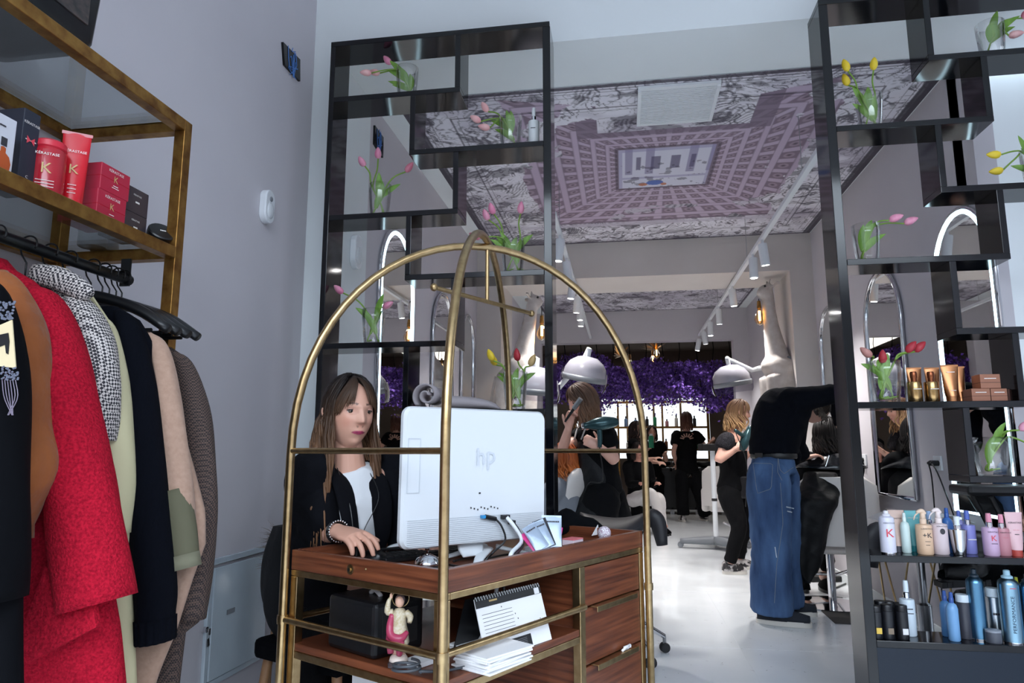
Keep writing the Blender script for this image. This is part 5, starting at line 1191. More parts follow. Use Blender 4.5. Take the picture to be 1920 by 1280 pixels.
# ------------------------------------------------------------------ salon furniture
def fl_at(px, d): # floor point under a pixel column at forward distance d
    r, f = ray(px, 900); p = r * (d / f); p[2] = 0; return p
def remeshed(mb, name, voxel, smooth=6, parent=None, mat_=None, link_=True):
    me = mb.mesh('raw'); ob = bpy.data.objects.new('raw', me); COL.objects.link(ob)
    q = ob.modifiers.new('r', 'REMESH'); q.mode = 'VOXEL'; q.voxel_size = voxel
    q = ob.modifiers.new('s', 'SMOOTH'); q.factor = .5; q.iterations = smooth
    dg = bpy.context.evaluated_depsgraph_get(); m2 = bpy.data.meshes.new_from_object(ob.evaluated_get(dg))
    bpy.data.objects.remove(ob); m2.name = name
    if not link_: return m2
    return link(name, m2, mat_, parent, smooth=True)
def saddle_stool(c, back, label):
    """c floor centre, back = direction of the back pad"""
    b = nrm(back); s = np.cross(UP, b); c = np.asarray(c, float)
    t = thing('saddle_stool', label, 'stool', c)
    rings = []
    for q in np.linspace(-1, 1, 15):
        wd = .19 * math.sqrt(max(.02, 1 - abs(q) ** 2.6)) * (1 - .12 * q); z = .70 + .05 * q * q * (1 if q > 0 else .5)
        rings.append([c + b * .20 * q + s * wd * math.cos(a) + A(0, 0, z - .045 * abs(math.cos(a)) ** 2 * 1.0 + (.03 * math.sin(a) if math.sin(a) > 0 else .055 * math.sin(a))) for a in np.arange(20) * math.pi / 10])
    MB().loft(rings).build('seat', M_leather, t, smooth=True)
    pad = [c + b * .12 + s * .02 + A(0, 0, .64), c + b * .165 + s * .03 + A(0, 0, .71), c + b * .20 + A(0, 0, .745), c + b * .235 + A(0, 0, .71), c + b * .255 + A(0, 0, .59)]
    MB().tube(pad, [.016, .022, .028, .03, .026], 12, lat=s, rb=[.02, .03, .04, .045, .03], smooth=18).build('back_pad', M_leather, t, smooth=True)
    MB().lathe([(.030, .20), (.030, .42), (.017, .43), (.017, .64), (.05, .65), (0, .655)], c, 16).build('gas_column', M_steel, t, smooth=40)
    mbb = MB()
    for k in range(5):
        a = .35 + k * 2 * math.pi / 5; d = A(math.cos(a), math.sin(a), 0)
        mbb.tube([c + A(0, 0, .19), c + d * .12 + A(0, 0, .17), c + d * .27 + A(0, 0, .085)], [.022, .017, .013], 10, smooth=8)
    mbb.lathe([(.0, .15), (.034, .15), (.034, .21), (0, .215)], c, 14); mbb.build('star_base', M_chrome, t, smooth=50)
    for k in range(5):
        a = .35 + k * 2 * math.pi / 5; d = A(math.cos(a), math.sin(a), 0); e = np.cross(UP, d); p = c + d * .27
        w_ = MB(); 
        for sg in (-1, 1): w_.lathe([(0, -.008), (.024, -.008), (.027, 0), (.024, .008), (0, .008)], p + e * .014 * sg + A(0, 0, .0275), 14, e)
        w_ = w_.build('caster', M_rubber, t, smooth=40); MB().tube([p + A(0, 0, .04), p + A(0, 0, .085)], .010, 8).build('caster_stem', M_steel, w_)
saddle_stool(fl_at(1152, 4.0), RGT * .9 - FWD * .3, 'charcoal saddle stool on casters behind the right end of the desk')
saddle_stool(at(1712, 900, Y=3.50) * A(1, 1, 0), -RGT * 1 - FWD * .2, 'dark saddle stool with curved back pad behind the tall right post')

def armchair(c, face, label, z=.50, base='disc', m=None):
    m = m or M_cream; f = nrm(face); s = np.cross(UP, f); c = np.asarray(c, float)
    t = thing('salon_chair', label, 'chair', c)
    def rbx(nm, ctr, hs, hf, hz, bev=.03):
        return MB().ob(c + s * ctr[0] + f * ctr[1] + A(0, 0, ctr[2]), s, f, UP, hs, hf, hz).build(nm, m, t, bev=bev, smooth=30)
    rbx('seat', (0, .02, z - .06), .235, .25, .06)
    rings = []
    for q, zz in zip(np.linspace(0, 1, 9), np.linspace(z - .05, z + .42, 9)):
        lean = -.24 - .07 * q; w_ = .29 - .03 * q ** 3 - (.07 if q > .99 else 0)
        rings.append([c + s * w_ * math.cos(a) * (1 if abs(math.cos(a)) > .5 else 1) + f * (lean + .055 * math.sin(a) - .05 * (1 - abs(math.cos(a)))) + A(0, 0, zz) for a in np.arange(20) * math.pi / 10])
    MB().loft(rings).build('backrest', m, t, smooth=55)
    for sg in (-1, 1): rbx('armrest', (.27 * sg, -.02, z + .02), .045, .24, .14, .035)
    MB().lathe([(.028, .03), (.028, z - .13), (.06, z - .12), (0, z - .119)], c, 16).build('pump_column', M_chrome, t, smooth=40)
    MB().lathe([(0, 0), (.26, 0), (.27, .012), (.10, .03), (0, .031)], c, 32).build('base', M_chrome, t, smooth=40)
    MB().tube([c + s * .12 + A(0, 0, .24), c + s * .12 + f * .34 + A(0, 0, .16), c - s * .12 + f * .34 + A(0, 0, .16), c - s * .12 + A(0, 0, .24)], .012, 8).build('footrest', M_chrome, t, smooth=50)
    return t
armchair(fl_at(1030, 5.25), nrm(-RGT * .8 + FWD * .5), 'cream leather salon chair left of centre beside the hair stylist', z=.56)
armchair(fl_at(1372, 8.6), nrm(RGT * .5 + FWD * .8), 'pale salon chair in the middle distance behind the woman in lace')
armchair(fl_at(1546, 5.25), nrm(RGT * .2 + FWD * 1), 'pale lilac salon chair under the client in the black cape', z=.50)

# hooded dryers on wall arms
M_visor = glassmat('smoky_visor', (.72, .70, .76), .25)
def hood(c, r, arm, label, tilt=(-.25, -.2)):
    c = np.asarray(c, float); t = thing('hooded_dryer', label, 'hair dryer', c, 'hooded hair dryers')
    ax = nrm(A(tilt[0], tilt[1], 1))
    prof = [(r, -.18 * r), (r * 1.02, .0), (r * .96, .35 * r), (r * .78, .65 * r), (r * .45, .88 * r), (0, .95 * r)]
    MB().lathe(prof, c, 28, ax, cap=False).build('dome', mat('dryer_shell', rgb(158, 156, 166), .22, coat=.3), t, smooth=True, solid=.012)
    MB().lathe([(r * 1.04, -.22 * r), (r * 1.06, -.05 * r), (r * 1.04, .04 * r)], c, 28, ax, cap=False).build('rim', M_grey, t, smooth=True, solid=.01)
    # visor: the front half of a skirt below the rim
    rings = []
    u_ = nrm(np.cross(ax, A(0, 1, 0))); v_ = np.cross(ax, u_)
    for z, k in ((.25, 1.05), (-.1, 1.10), (-.45, 1.06), (-.62, .98)):
        rings.append([c + ax * z * r + (u_ * math.cos(a) + v_ * math.sin(a)) * r * k for a in np.linspace(math.pi * .9, math.pi * 2.1, 18)])
    MB().loft(rings, closed=False).build('visor', M_visor, t, smooth=True)
    MB().tube([c + ax * .93 * r, c + ax * 1.3 * r], .022, 10).build('neck', M_white, t, smooth=50)
    MB().tube([c + ax * 1.3 * r] + [np.asarray(a, float) for a in arm], .024, 10).build('arm', M_white, t, smooth=50)
    q = np.asarray(arm[-1], float); MB().ob(q, A(1, 0, 0), A(0, 1, 0), UP, .018, .04, .08).build('wall_bracket', M_grey, t, bev=.006)
d_ = 6.9; hood(at(1372, 716, d=d_), .185, [at(1362, 672, d=d_), at(1410, 694, d=d_), at(1424, 690, d=d_), A(1.585, 6.95, at(1424, 690, d=d_)[2])], 'hooded dryer with smoky visor on an arm at the right, above the lace blouse', (-.15, -.1))
d_ = 5.9; hood(at(1096, 705, d=d_), .185, [at(1098, 668, d=d_), at(1040, 735, d=d_ + .1), at(1034, 745, d=d_ + .1), at(1034, 745, d=d_ + .1) * A(1, 1, 0) + A(0, 0, .08)], 'grey hooded dryer on a bright white arm above the hair stylist', (.2, -.15))
d_ = 5.6; hood(at(1003, 728, d=d_), .19, [at(998, 688, d=d_), at(985, 690, d=d_), at(975, 700, d=d_), at(970, 712, d=d_) * A(1, 1, 0) + A(0, 0, .08)], 'grey hooded dryer seen through the left shelf by the yellow tulips', (.1, -.15))
# trolley stand with wheels
c = fl_at(1338, 8.1); t = thing('trolley_stand', 'wheeled trolley stand with a slim grey pole beside the woman in lace', 'stand', c)
MB().tube([c + A(0, 0, .09), c + A(0, 0, 1.1)], .028, 12).build('pole', M_white, t, smooth=50)
MB().lathe([(.031, -.015), (.033, 0), (.031, .015)], c + A(0, 0, .55), 12).build('collar', M_blackp, t)
for k, a in enumerate((2.9, .35, 1.5, -.9)):
    d = A(math.cos(a), math.sin(a), 0); e = np.cross(UP, d)
    b = MB().tube([c + A(0, 0, .10), c + d * .18 + A(0, 0, .09), c + d * .40 + A(0, 0, .075)], [.05, .045, .03], 10, lat=UP, rb=[.06, .05, .03], smooth=8).build('foot', M_grey, t, smooth=True)
    MB().lathe([(0, -.015), (.032, -.015), (.035, 0), (.032, .015), (0, .015)], c + d * .40 + A(0, 0, .0365), 16, e).build('caster', M_grey, b, smooth=40)
MB().ob(c + A(0, 0, 1.14), RGT, FWD, UP, .14, .11, .04).build('tool_tray', M_blackp, t, bev=.01)

# giraffe sculptures
M_gir = mat('giraffe_plaster', rgb(206, 200, 196), .7, var=(14, rgb(186, 176, 170), .18), bump=(26, .25, .008))
def giraffe(pxs, d, label, sg=1):
    """pxs: photo pixels of muzzle, poll, neck mid, withers, chest, rump"""
    P = [at(*p, d=d) for p in pxs]; muz, poll, nm_, wth, cst, rmp = P
    t = thing('giraffe_sculpture', label, 'sculpture', (wth + rmp) / 2 * A(1, 1, 0))
    mb = MB(); fw = nrm((muz - poll) * A(1, 1, 0)); lat = np.cross(UP, fw)
    mb.tube([poll - fw * .03, poll + (muz - poll) * .3, poll + (muz - poll) * .75, muz], [.055, .065, .05, .032], 12, smooth=10)
    mb.tube([poll, nm_, wth * .6 + cst * .4, cst], [.055, .075, .13, .15], 14, smooth=16)
    mb.tube([cst + fw * .03, wth * .3 + cst * .7, (cst + rmp) / 2, rmp, rmp - fw * .10], [.13, .185, .195, .16, .05], 14, smooth=14)
    for s_ in (-1, 1):
        mb.tube([poll - fw * .01 + lat * .03 * s_, poll - fw * .02 + lat * .04 * s_ + A(0, 0, .09)], [.014, .017], 8)
        e = poll - fw * .03 + lat * .05 * s_; mb.tube([e, e + lat * .07 * s_ - fw * .03 + A(0, 0, .03), e + lat * .13 * s_ - fw * .05 + A(0, 0, .02)], [.012, .026, .006], 8, smooth=8)
        for b, fwd_, kz in ((cst, .02, .56), (rmp, -.02, .52)):
            f0 = b + lat * .09 * s_ + fw * fwd_; g = A(f0[0], f0[1], 0) + lat * .02 * s_
            mb.tube([f0, f0 * .5 + g * .5 + fw * (.0 if fwd_ > 0 else .02) + A(0, 0, .06), g * .75 + f0 * .25 - fw * (.0 if fwd_ > 0 else .03), g + A(0, 0, .06), g + fw * .02 + A(0, 0, .0)], [.10, .06, .045, .036, .05], 10, smooth=16)
    body = remeshed(mb, 'body', .018, 8, t, M_gir)
    for s_ in (-1, 1): MB().ball(poll + fw * .04 + lat * .058 * s_ + A(0, 0, .012), .011).build('eye', M_blackp, t, smooth=True)
    tl_ = rmp - fw * .14
    MB().tube([rmp - fw * .10 + A(0, 0, .03), tl_ + A(0, 0, -.15), tl_ + A(0, 0, -.36), tl_ + A(0, 0, -.46)], [.018, .012, .02, .004], 8, smooth=12).build('tail', M_gir, t, smooth=True)
giraffe([(1422, 556), (1438, 541), (1446, 612), (1466, 678), (1452, 705), (1490, 706)], 6.7, 'tall white giraffe sculpture with a bulb at its mouth, right of the passage')
giraffe([(1016, 572), (1000, 562), (990, 620), (972, 682), (986, 704), (950, 712)], 6.6, 'white giraffe sculpture at the left of the passage, behind the left shelf')

# purple flowers across the far opening
rs = np.random.RandomState(3); N = 17000
th = rs.rand(N); X_ = -1.85 + 3.6 * th; cl = np.array([vnoise(np.array([x * 2.4]), np.array([1.0]), 2)[0] for x in X_])
top = 2.50 + .26 * (cl - .4) ; bot = 1.82 - .25 * (vnoise(X_ * 3.1, X_ * 0 + 5, 8) - .3); bot = np.where(rs.rand(N) < .06, bot - .25 * rs.rand(N), bot)
Z_ = bot + (top - bot) * rs.beta(1.5, 1.2, N); Y_ = 10.95 + rs.randn(N) * .16 + .12 * np.sin(X_ * 9 + Z_ * 14)
mb = MB(); cols = [rgb(92, 58, 150), rgb(116, 78, 178), rgb(70, 42, 120), rgb(138, 102, 196), rgb(104, 66, 164)]
for k in range(N):
    n1 = nrm(rs.randn(3)); a = nrm(np.cross(n1, rs.randn(3))); b = np.cross(n1, a); sz = .013 + .02 * rs.rand(); p = A(X_[k], Y_[k], Z_[k])
    cc = cols[rs.randint(5)]
    mb.add([p - a * sz, p - b * sz * .7 + n1 * sz * .25, p + a * sz, p + b * sz * .7 + n1 * sz * .25], [(0, 1, 2), (0, 2, 3)], cc)
t = tag(mb.build('purple_flowers', mat('petals', rough=.7, attr=True), None), 'thick hanging mass of purple flowers across the far end of the salon', 'flowers', kind='stuff')
mb = MB()
for k in range(14):
    x = -1.7 + 3.3 * k / 13; mb.tube([(x, 10.9, 3.09), (x + .05, 10.95, 2.6), (x + .1 * math.sin(k * 3), 10.95, 2.05)], .007, 5, smooth=8)
tag(mb.build('stems', M_blackm, t), kind='stuff')

# gilt product rack in front of the bright far window
t = thing('product_rack', 'gilt open shelves of bottles before the bright far window', 'rack', (.35, 13.9, 0))
for x in (-.95, -.1, .75, 1.6): MB().bx(x - .018, x + .018, 13.8, 13.83, 0, 2.05).build('upright', M_gilt, t)
for z in (1.12, 1.55, 2.04): MB().bx(-.97, 1.62, 13.78, 13.98, z - .018, z + .018).build('shelf', M_gilt, t)
rr = random.Random(6); cn = ['white', 'green', 'brown', 'dark', 'pink', 'blue']; cc = ['d8d8d8', '2f8f62', '7a4a30', '2a2a30', 'd49aa8', '6f8fc0']
for z, zn in ((1.1385, 'lower'), (1.5685, 'upper')):
    for k in range(13):
        x = -.85 + k * .185 + rr.uniform(-.03, .03); c = rr.randrange(6); h = rr.uniform(.14, .26)
        b = thing('far_bottle', '%s bottle on the %s far shelf, number %s from its left end' % (cn[c], zn, ['one', 'two', 'three', 'four', 'five', 'six', 'seven', 'eight', 'nine', 'ten', 'eleven', 'twelve', 'thirteen'][k]), 'bottle', (x, 13.88, z), 'bottles on the far shelves')
        MB().lathe([(.03, 0), (.033, .005), (.033, h * .7), (.014, h * .78)], (x, 13.88, z), 10).build('body', pm(cc[c]), b, smooth=40); MB().lathe([(.014, h * .78), (.015, h), (0, h)], (x, 13.88, z), 8).build('cap', M_blackp, b, smooth=40)
# wash stations at the far end
M_wash = mat('wash_cabinet', rgb(34, 34, 38), .4)
for k, (px, w_) in enumerate(((1240, .20), (1284, .26), (1328, .26))):
    c = at(px, 935, Y=13.0); x = c[0]
    t = thing('wash_station', ('dark wash station cabinet at the far end, leftmost, behind the seated legs', 'dark wash station cabinet at the far end, behind the woman seen from behind', 'dark wash station cabinet at the far end, rightmost one')[k], 'cabinet', (x, 13.0, 0), 'wash stations')
    MB().bx(x - w_, x + w_, 12.8, 13.3, .08, .80).build('cabinet', M_wash, t, bev=.01); MB().bx(x - w_ + .02, x + w_ - .02, 12.786, 12.799, .12, .74).build('front_panel', M_blackp, t, bev=.004)
    MB().lathe([(.10, 0), (.19, .05), (.20, .11), (.17, .11), (.09, .03)], (x, 13.0, .801), 16, cap=False).build('basin', M_blackp, t, smooth=True)
    for sx in (-1, 1): MB().bx(x + sx * (w_ - .04) - .02, x + sx * (w_ - .04) + .02, 12.82, 12.86, 0, .0795).build('foot', M_steel, t)
# wire side table with magazines
c = at(1700, 900, Y=3.98) * A(1, 1, 0); t = thing('side_table', 'white topped side table on thin wire legs behind the product shelf', 'table', c)
MB().lathe([(0, .66), (.20, .66), (.22, .67), (.22, .70), (.20, .71), (0, .71)], c, 32).build('table_top', M_cream, t, smooth=40)
MB().tube([c + A(.17 * math.cos(a), .17 * math.sin(a), .007) for a in np.linspace(0, 6.2832, 28)], .006, 6).build('ring_foot', M_gold, t, smooth=True)
for k in range(3):
    a = k * 2.094; p = c + A(.17 * math.cos(a), .17 * math.sin(a), .007); q = c + A(.17 * math.cos(a + .9), .17 * math.sin(a + .9), .66); q2 = c + A(.17 * math.cos(a - .9), .17 * math.sin(a - .9), .66)
    for e in (q, q2): MB().tube([p, e], .005, 6).build('wire_leg', M_gold, t)
rr = random.Random(3)
for k, (cx, lb) in enumerate((('d8d4d8', 'pale magazine, lowest of the pile on the side table'), ('3a3c46', 'dark covered magazine, second from the bottom of the pile'), ('c89a86', 'salmon covered magazine, second from the top of the pile'), ('dcd8da', 'open white magazine lying on top of the pile'))):
    a = rr.uniform(-.4, .4); u_ = A(math.cos(a), math.sin(a), 0); v_ = np.cross(UP, u_); z0 = .7105 + k * .0105; cp = c + A(.01 * k, -.01 * k, z0)
    m_ = thing('magazine', lb, 'magazine', cp, 'magazines on the side table')
    if k < 3: MB().ob(cp + A(0, 0, .005), u_, v_, UP, .11, .145, .0048).build('pages', M_whitep, m_); MB().ob(cp + A(0, 0, .0098), u_, v_, UP, .111, .146, .0004).build('cover', pm(cx), m_)
    else:
        for sg in (-1, 1):
            L = [cp + u_ * sg * q * .2 + A(0, 0, .004 + .045 * math.sin(math.pi * min(1, q * 1.02)) * (1 - .4 * q)) for q in np.linspace(0, 1, 9)]
            MB().strip(L, [.14] * 9, [v_] * 9).build('page', M_whitep, m_, smooth=True, solid=.003)
# folding tray table
c = A(1.70, 3.42, 0); t = thing('tray_table', 'black folding tray table with crossed legs beside the seated boots', 'table', c)
MB().ob(c + A(0, 0, .93), (1, 0, 0), (0, 1, 0), UP, .24, .10, .022).build('tray', M_blackp, t, bev=.015)
for y in (-.08, .08):
    for s_ in (-1, 1): MB().tube([c + A(-.19 * s_, y + .01 * s_, .012), c + A(.15 * s_, y + .01 * s_, .905)], .011, 8).build('leg', M_blackp, t)
# black floor mat, footrest plate, cables and hair on the floor
p = [at(x, y, Z=.004) for x, y in ((1535, 1140), (1600, 1140), (1660, 1172), (1566, 1168))]
tag(MB().add([q * A(1, 1, 0) + A(0, 0, .0005) for q in p] + [q for q in p], [(3, 2, 1, 0), (4, 5, 6, 7), (0, 1, 5, 4), (1, 2, 6, 5), (2, 3, 7, 6), (3, 0, 4, 7)]).build('floor_mat', mat('mat_rubber', rgb(64, 62, 62), .8)), 'dark rubber floor mat to the right of the man in jeans', 'mat')
c = at(1520, 1086, Z=.0); t = thing('footrest_plate', 'flat black footrest plate on the floor under the black cape', 'footrest', c)
MB().ob(c + A(0, 0, .025), RGT, FWD, UP, .22, .13, .02).build('plate', M_blackp, t, bev=.006); MB().tube([c + A(0, .1, .045), c + A(0, .2, .2)], .02, 8).build('bracket', M_steel, t)
for k, pl in enumerate((((1545, 1092), (1562, 1102), (1580, 1096), (1600, 1088), (1640, 1080)), ((1550, 1090), (1570, 1082), (1600, 1078), (1630, 1066)))):
    tag(MB().tube([at(*q, Z=.008) for q in pl], .007, 6, smooth=24).build('floor_cable', M_blackp, None, smooth=True), ('black cable looping on the white floor by the footrest, nearer loop', 'black cable on the white floor by the footrest, farther loop')[k], 'cable')
mb = MB(); rr = random.Random(9)
for k in range(260):
    if k < 150: p = at(rr.gauss(1500, 40), rr.gauss(1162, 12), Z=.001)
    else: p = at(rr.uniform(1215, 1600), rr.uniform(1040, 1270), Z=.001)
    a = rr.uniform(0, 6.28); L = rr.uniform(.008, .03); d = A(math.cos(a), math.sin(a), 0); e = np.cross(UP, d)
    mb.strip([p, p + d * L * .5 + e * L * .2, p + d * L], (.0006, .0016, .0006), [e] * 3)
tag(mb.build('hair_clippings', pm('3a302c'), None), 'dark hair clippings scattered over the white floor', 'hair clippings', kind='stuff')
# chair of the seated woman with a black coat over it, dried grass behind
c = fl_at(650, 2.58); t = thing('desk_chair', 'dark stool with wooden legs under the seated woman', 'stool', c)
sf = nrm(RGT * .75 - FWD * .5); ss = np.cross(UP, sf)
MB().ob(c + A(0, 0, .43), sf, ss, UP, .21, .21, .035).build('seat', M_blackm, t, bev=.02)
M_beech = mat('beech', rgb(168, 128, 92), .5, var=((20, 20, 4), rgb(140, 100, 68)))
for a, b in ((-1, -1), (-1, 1), (1, -1), (1, 1)): MB().tube([c + sf * .17 * a + ss * .17 * b + A(0, 0, .395), c + sf * .22 * a + ss * .21 * b], [.018, .012], 8).build('leg', M_beech, t, smooth=50)
pts = [(548, 985, 60), (535, 1040, 70), (528, 1090, 70), (528, 1130, 66), (534, 1165, 52), (542, 1188, 30)]
P = [at(x, y, d=2.62) for x, y, _ in pts]; R = [w_ / 2 * 2.62 / F for *_, w_ in pts]
Q = spl(np.column_stack([P, R]), 26); rings = []
for i, q in enumerate(Q):
    rings.append([q[:3] + RGT * q[3] * math.cos(a) * (1 + .1 * math.sin(4 * a + i * .2)) + FWD * .09 * math.sin(a) * (1 + .15 * math.sin(3 * a)) for a in np.arange(24) * math.pi / 12])
t = thing('draped_coat', 'black coat hanging over the chair behind the left brass post', 'coat', P[-1])
MB().loft(rings).build('cloth', mat('black_cloth', rgb(15, 16, 20), .95, bump=(40, .3, .01)), t, smooth=True)
c = fl_at(522, 3.0); t = thing('dried_grass', 'fluffy dried grass on a wooden stem in the left corner', 'plant', c)
MB().tube([c, at(520, 1060, d=3.0)], .008, 8).build('stem', M_beech, t)
mb = MB(); b = at(520, 1060, d=3.0); rr = random.Random(1)
for k in range(420):
    p = b + A(0, 0, rr.uniform(-.05, .12)); a = rr.uniform(0, 6.28); d = nrm(A(math.cos(a), math.sin(a), rr.uniform(-.2, 1.6))); L = rr.uniform(.04, .10)
    mb.strip([p, p + d * L * .6, p + d * L + A(0, 0, -.01)], (.0012, .0022, .0004), [nrm(np.cross(d, A(.3, .5, .2)))] * 3)
tag(mb.build('plumes', pm('a0948c', .95), t), kind='stuff')
# ------------------------------------------------------------------ people
def P3(x, y, d): return at(x, y, d=d)
def head_rings(n=44, m=36):
    """head in its own frame: x to its right, y forward, z up; 0.236 high"""
    R_ = []
    for i in range(m + 1):
        th = -math.pi / 2 + math.pi * i / m; cz, sz = max(math.cos(th), .02), math.sin(th); ring = []
        for j in range(n):
            ph = 2 * math.pi * j / n; x, y, z = cz * math.sin(ph), cz * math.cos(ph), sz
            X = .0735 * x; Y = (.092 if y > 0 else .102) * y; Z = .118 * z
            lo = max(0, -z)
            X *= 1 - .27 * lo ** 1.6; 
            if y < 0: Y *= 1 - .42 * lo ** 1.2
            fr = max(0, y)
            if y > 0: Y += .006 * lo ** 1.2 * fr * 1.0
            g = lambda a, s: math.exp(-(a / s) ** 2)
            if y > 0:
                Zc = Z; Z = Z - .006; nz = (0.022 - Z) / .047
                if -.2 < nz < 1.25:
                    amp = .004 + .021 * max(0, nz) ** 1.25 if nz <= 1 else max(0, .025 * (1 - (nz - 1) / .22))
                    Y += amp * g(X, .0085 + .006 * max(0, min(1, nz)) ** 2)
                Y -= .010 * g(abs(X) - .031, .015) * g(Z - .007, .012)
                Y += .004 * g(Z - .028, .009) * g(X, .05)
                Y += .0045 * g(abs(X) - .043, .016) * g(Z + .022, .018)
                Y += .0055 * g(X, .021) * g(Z + .0565, .0045) + .0062 * g(X, .017) * g(Z + .0648, .005) - .003 * g(X, .02) * g(Z + .060, .0016) * 1.2
                Y += .007 * g(X, .018) * g(Z + .098, .014) - .003 * g(X, .03) * g(Z + .08, .008)
                Z = Zc
            ring.append((X, Y, Z))
        R_.append(ring)
    return R_
HR = head_rings()
def frame(f, u): f = nrm(f); r = nrm(np.cross(f, u)); return r, f, np.cross(r, f)
def add_head(mb, c, f, u, s):
    r, f, u = frame(f, u)
    mb.loft([[c + (r * p[0] + f * p[1] + u * p[2]) * s for p in ring] for ring in HR])
    for k in (-1, 1):
        e = c + (r * .071 * k + u * -.004 - f * .006) * s
        mb.tube([e + u * .026 * s + r * .006 * k * s - f * .006 * s, e + r * .012 * k * s - f * .012 * s + u * .012 * s, e + r * .008 * k * s - f * .004 * s - u * .012 * s, e - u * .028 * s + f * .002 * s], [.006 * s, .011 * s, .010 * s, .006 * s], 8, smooth=10)
def add_hand(mb, w, d, nb, s=1.0, curl=(25, 28, 30, 34), th=(.55, 25), k=1.0, spread=.10, mir=1):
    """w wrist, d pointing direction, nb normal of the back of the hand; mir=+1 puts the thumb on cross(d, nb)"""
    d = nrm(d); nb = nrm(nb - d * np.dot(nb, d)); t = np.cross(d, nb) * mir
    mb.tube([w - d * .02 * s, w + d * .02 * s, w + d * .055 * s, w + d * .088 * s], [.026 * s, .032 * s, .040 * s, .039 * s], 14, lat=t, rb=[.019 * s, .017 * s, .015 * s, .012 * s], smooth=10)
    for i, (off, L) in enumerate(((.029, .074), (.010, .083), (-.010, .077), (-.028, .060))):
        p = w + (d * (.082 - .004 * abs(i - 1)) + t * off) * s; dd = nrm(d + t * spread * (off / .03)); a = 0; pts = [w + (d * .055 + t * off * .9) * s, p]
        for q, fr in enumerate((.46, .30, .24)):
            a += math.radians(curl[i] * (.55, 1.1, .9)[q] * k); v = dd * math.cos(a) - nb * math.sin(a); p = p + v * L * fr * s; pts.append(p)
        mb.tube(pts, [.0095 * s, .0095 * s, .0088 * s, .0080 * s, .0062 * s], 9, smooth=14)
    b = w + (d * .022 + t * .028 - nb * .004) * s; v = nrm(d * (1 - th[0]) + t * th[0] - nb * .25); m_ = b + v * .036 * s; v2 = nrm(v * math.cos(math.radians(th[1])) + d * math.sin(math.radians(th[1])) - nb * .12)
    mb.tube([w + d * .01 * s, b, m_, m_ + v2 * .030 * s, m_ + v2 * .052 * s], [.016 * s, .0145 * s, .0115 * s, .0100 * s, .0068 * s], 9, smooth=14)
SK = dict(a=rgb(206, 158, 138), b=rgb(196, 140, 122))
def paint(me, c, f, u, s, skin, lips, brow=rgb(66, 48, 40), liner=True):
    r, f, u = frame(f, u); n = len(me.vertices); v = np.zeros(n * 3); me.vertices.foreach_get('co', v); v = v.reshape(-1, 3) - c
    x, y, z = v @ r / s, v @ f / s, v @ u / s - .006
    col = np.tile(np.array(skin), (n, 1)); hd = (np.abs(x) < .1) & (np.abs(y) < .14) & (np.abs(z) < .13); fr = hd & (y > .02)
    g = np.exp(-((np.abs(x) - .042) / .02) ** 2 - ((z + .028) / .022) ** 2) * fr; col = mix(col, np.array(skin) * np.array([1.0, .74, .72]), g * .45)
    g = np.exp(-(x / .012) ** 2 - ((z + .036) / .012) ** 2) * fr; col = mix(col, np.array(skin) * np.array([1.0, .76, .74]), g * .4)
    w = .0245; q_ = np.clip(1 - (x / w) ** 2, 0, 1); dz = z + .0605; up = ((dz > 0) & (dz < .0052 * q_ ** .8)) | ((dz <= 0) & (-dz < .0072 * q_ ** .7))
    col = mix(col, lips, (up & fr) * .92); col = mix(col, np.array(lips) * .35, (fr & (np.abs(z + .0600 - .0006 * np.cos(x * 150)) < .0014) & (np.abs(x) < .0235)) * .8)
    bz = .0285 + .0045 * np.cos((np.abs(x) - .034) / .016); b = fr & (np.abs(x) > .014) & (np.abs(x) < .053) & (np.abs(z - bz) < .0034 * (1.25 - np.abs(x) / .06)); col = mix(col, brow, b * .75)
    e = fr & (((np.abs(x) - .031) / .021) ** 2 + ((z - .0075) / .013) ** 2 < 1); col = mix(col, np.array(skin) * np.array([.72, .6, .6]), e * .35)
    nos = fr & (((np.abs(x) - .0085) / .0042) ** 2 + ((z + .0415) / .0028) ** 2 < 1); col = mix(col, np.array(skin) * .3, nos * .7)
    setcol(me, col)
def add_eyes(parent, c, f, u, s, look=(0, 0), iris=rgb(98, 80, 66)):
    r, f, u = frame(f, u)
    for k in (-1, 1):
        o = c + (r * .031 * k + f * .0672 + u * .0135) * s; ld = nrm(f + r * look[0] + u * look[1]); R_ = .0118 * s
        a = nrm(np.cross(ld, u)); b = np.cross(a, ld); rings = []; cols = []
        for i in range(15):
            t = math.pi * i / 14; rings.append([o + (ld * math.cos(t) + (a * math.cos(q) + b * math.sin(q)) * max(math.sin(t), 1e-3)) * R_ for q in np.arange(16) * math.pi / 8])
            cols += [(.01, .01, .012) if i < 2 else iris if i < 4 else tuple(np.array(iris) * .5) if i == 4 else (.62, .58, .56)] * 16
        MB().loft(rings, col=cols).build('eye', M_eye, parent, smooth=True)
        lid = [o + (r * k * .0152 * q + u * (.0050 * (1 - q * q) - .0002) + f * (.0106 - .0055 * q * q)) * s for q in np.linspace(-1, 1, 9)]
        MB().tube(lid, [.0004, .0009, .0013, .0015, .0016, .0016, .0015, .0013, .0006], 6).build('lash_line', mat('lash', rgb(34, 24, 22), .7), parent)
        lid2 = [p + u * .0022 * s + f * .0 for p in lid]
        MB().tube([p + u * .0012 * s - f * .0006 * s for p in lid2], [.001, .0024, .0032, .0036, .0037, .0036, .0032, .0024, .001], 8).build('eyelid', mat('eyelid_skin', rgb(186, 140, 124), .5), parent, smooth=True)

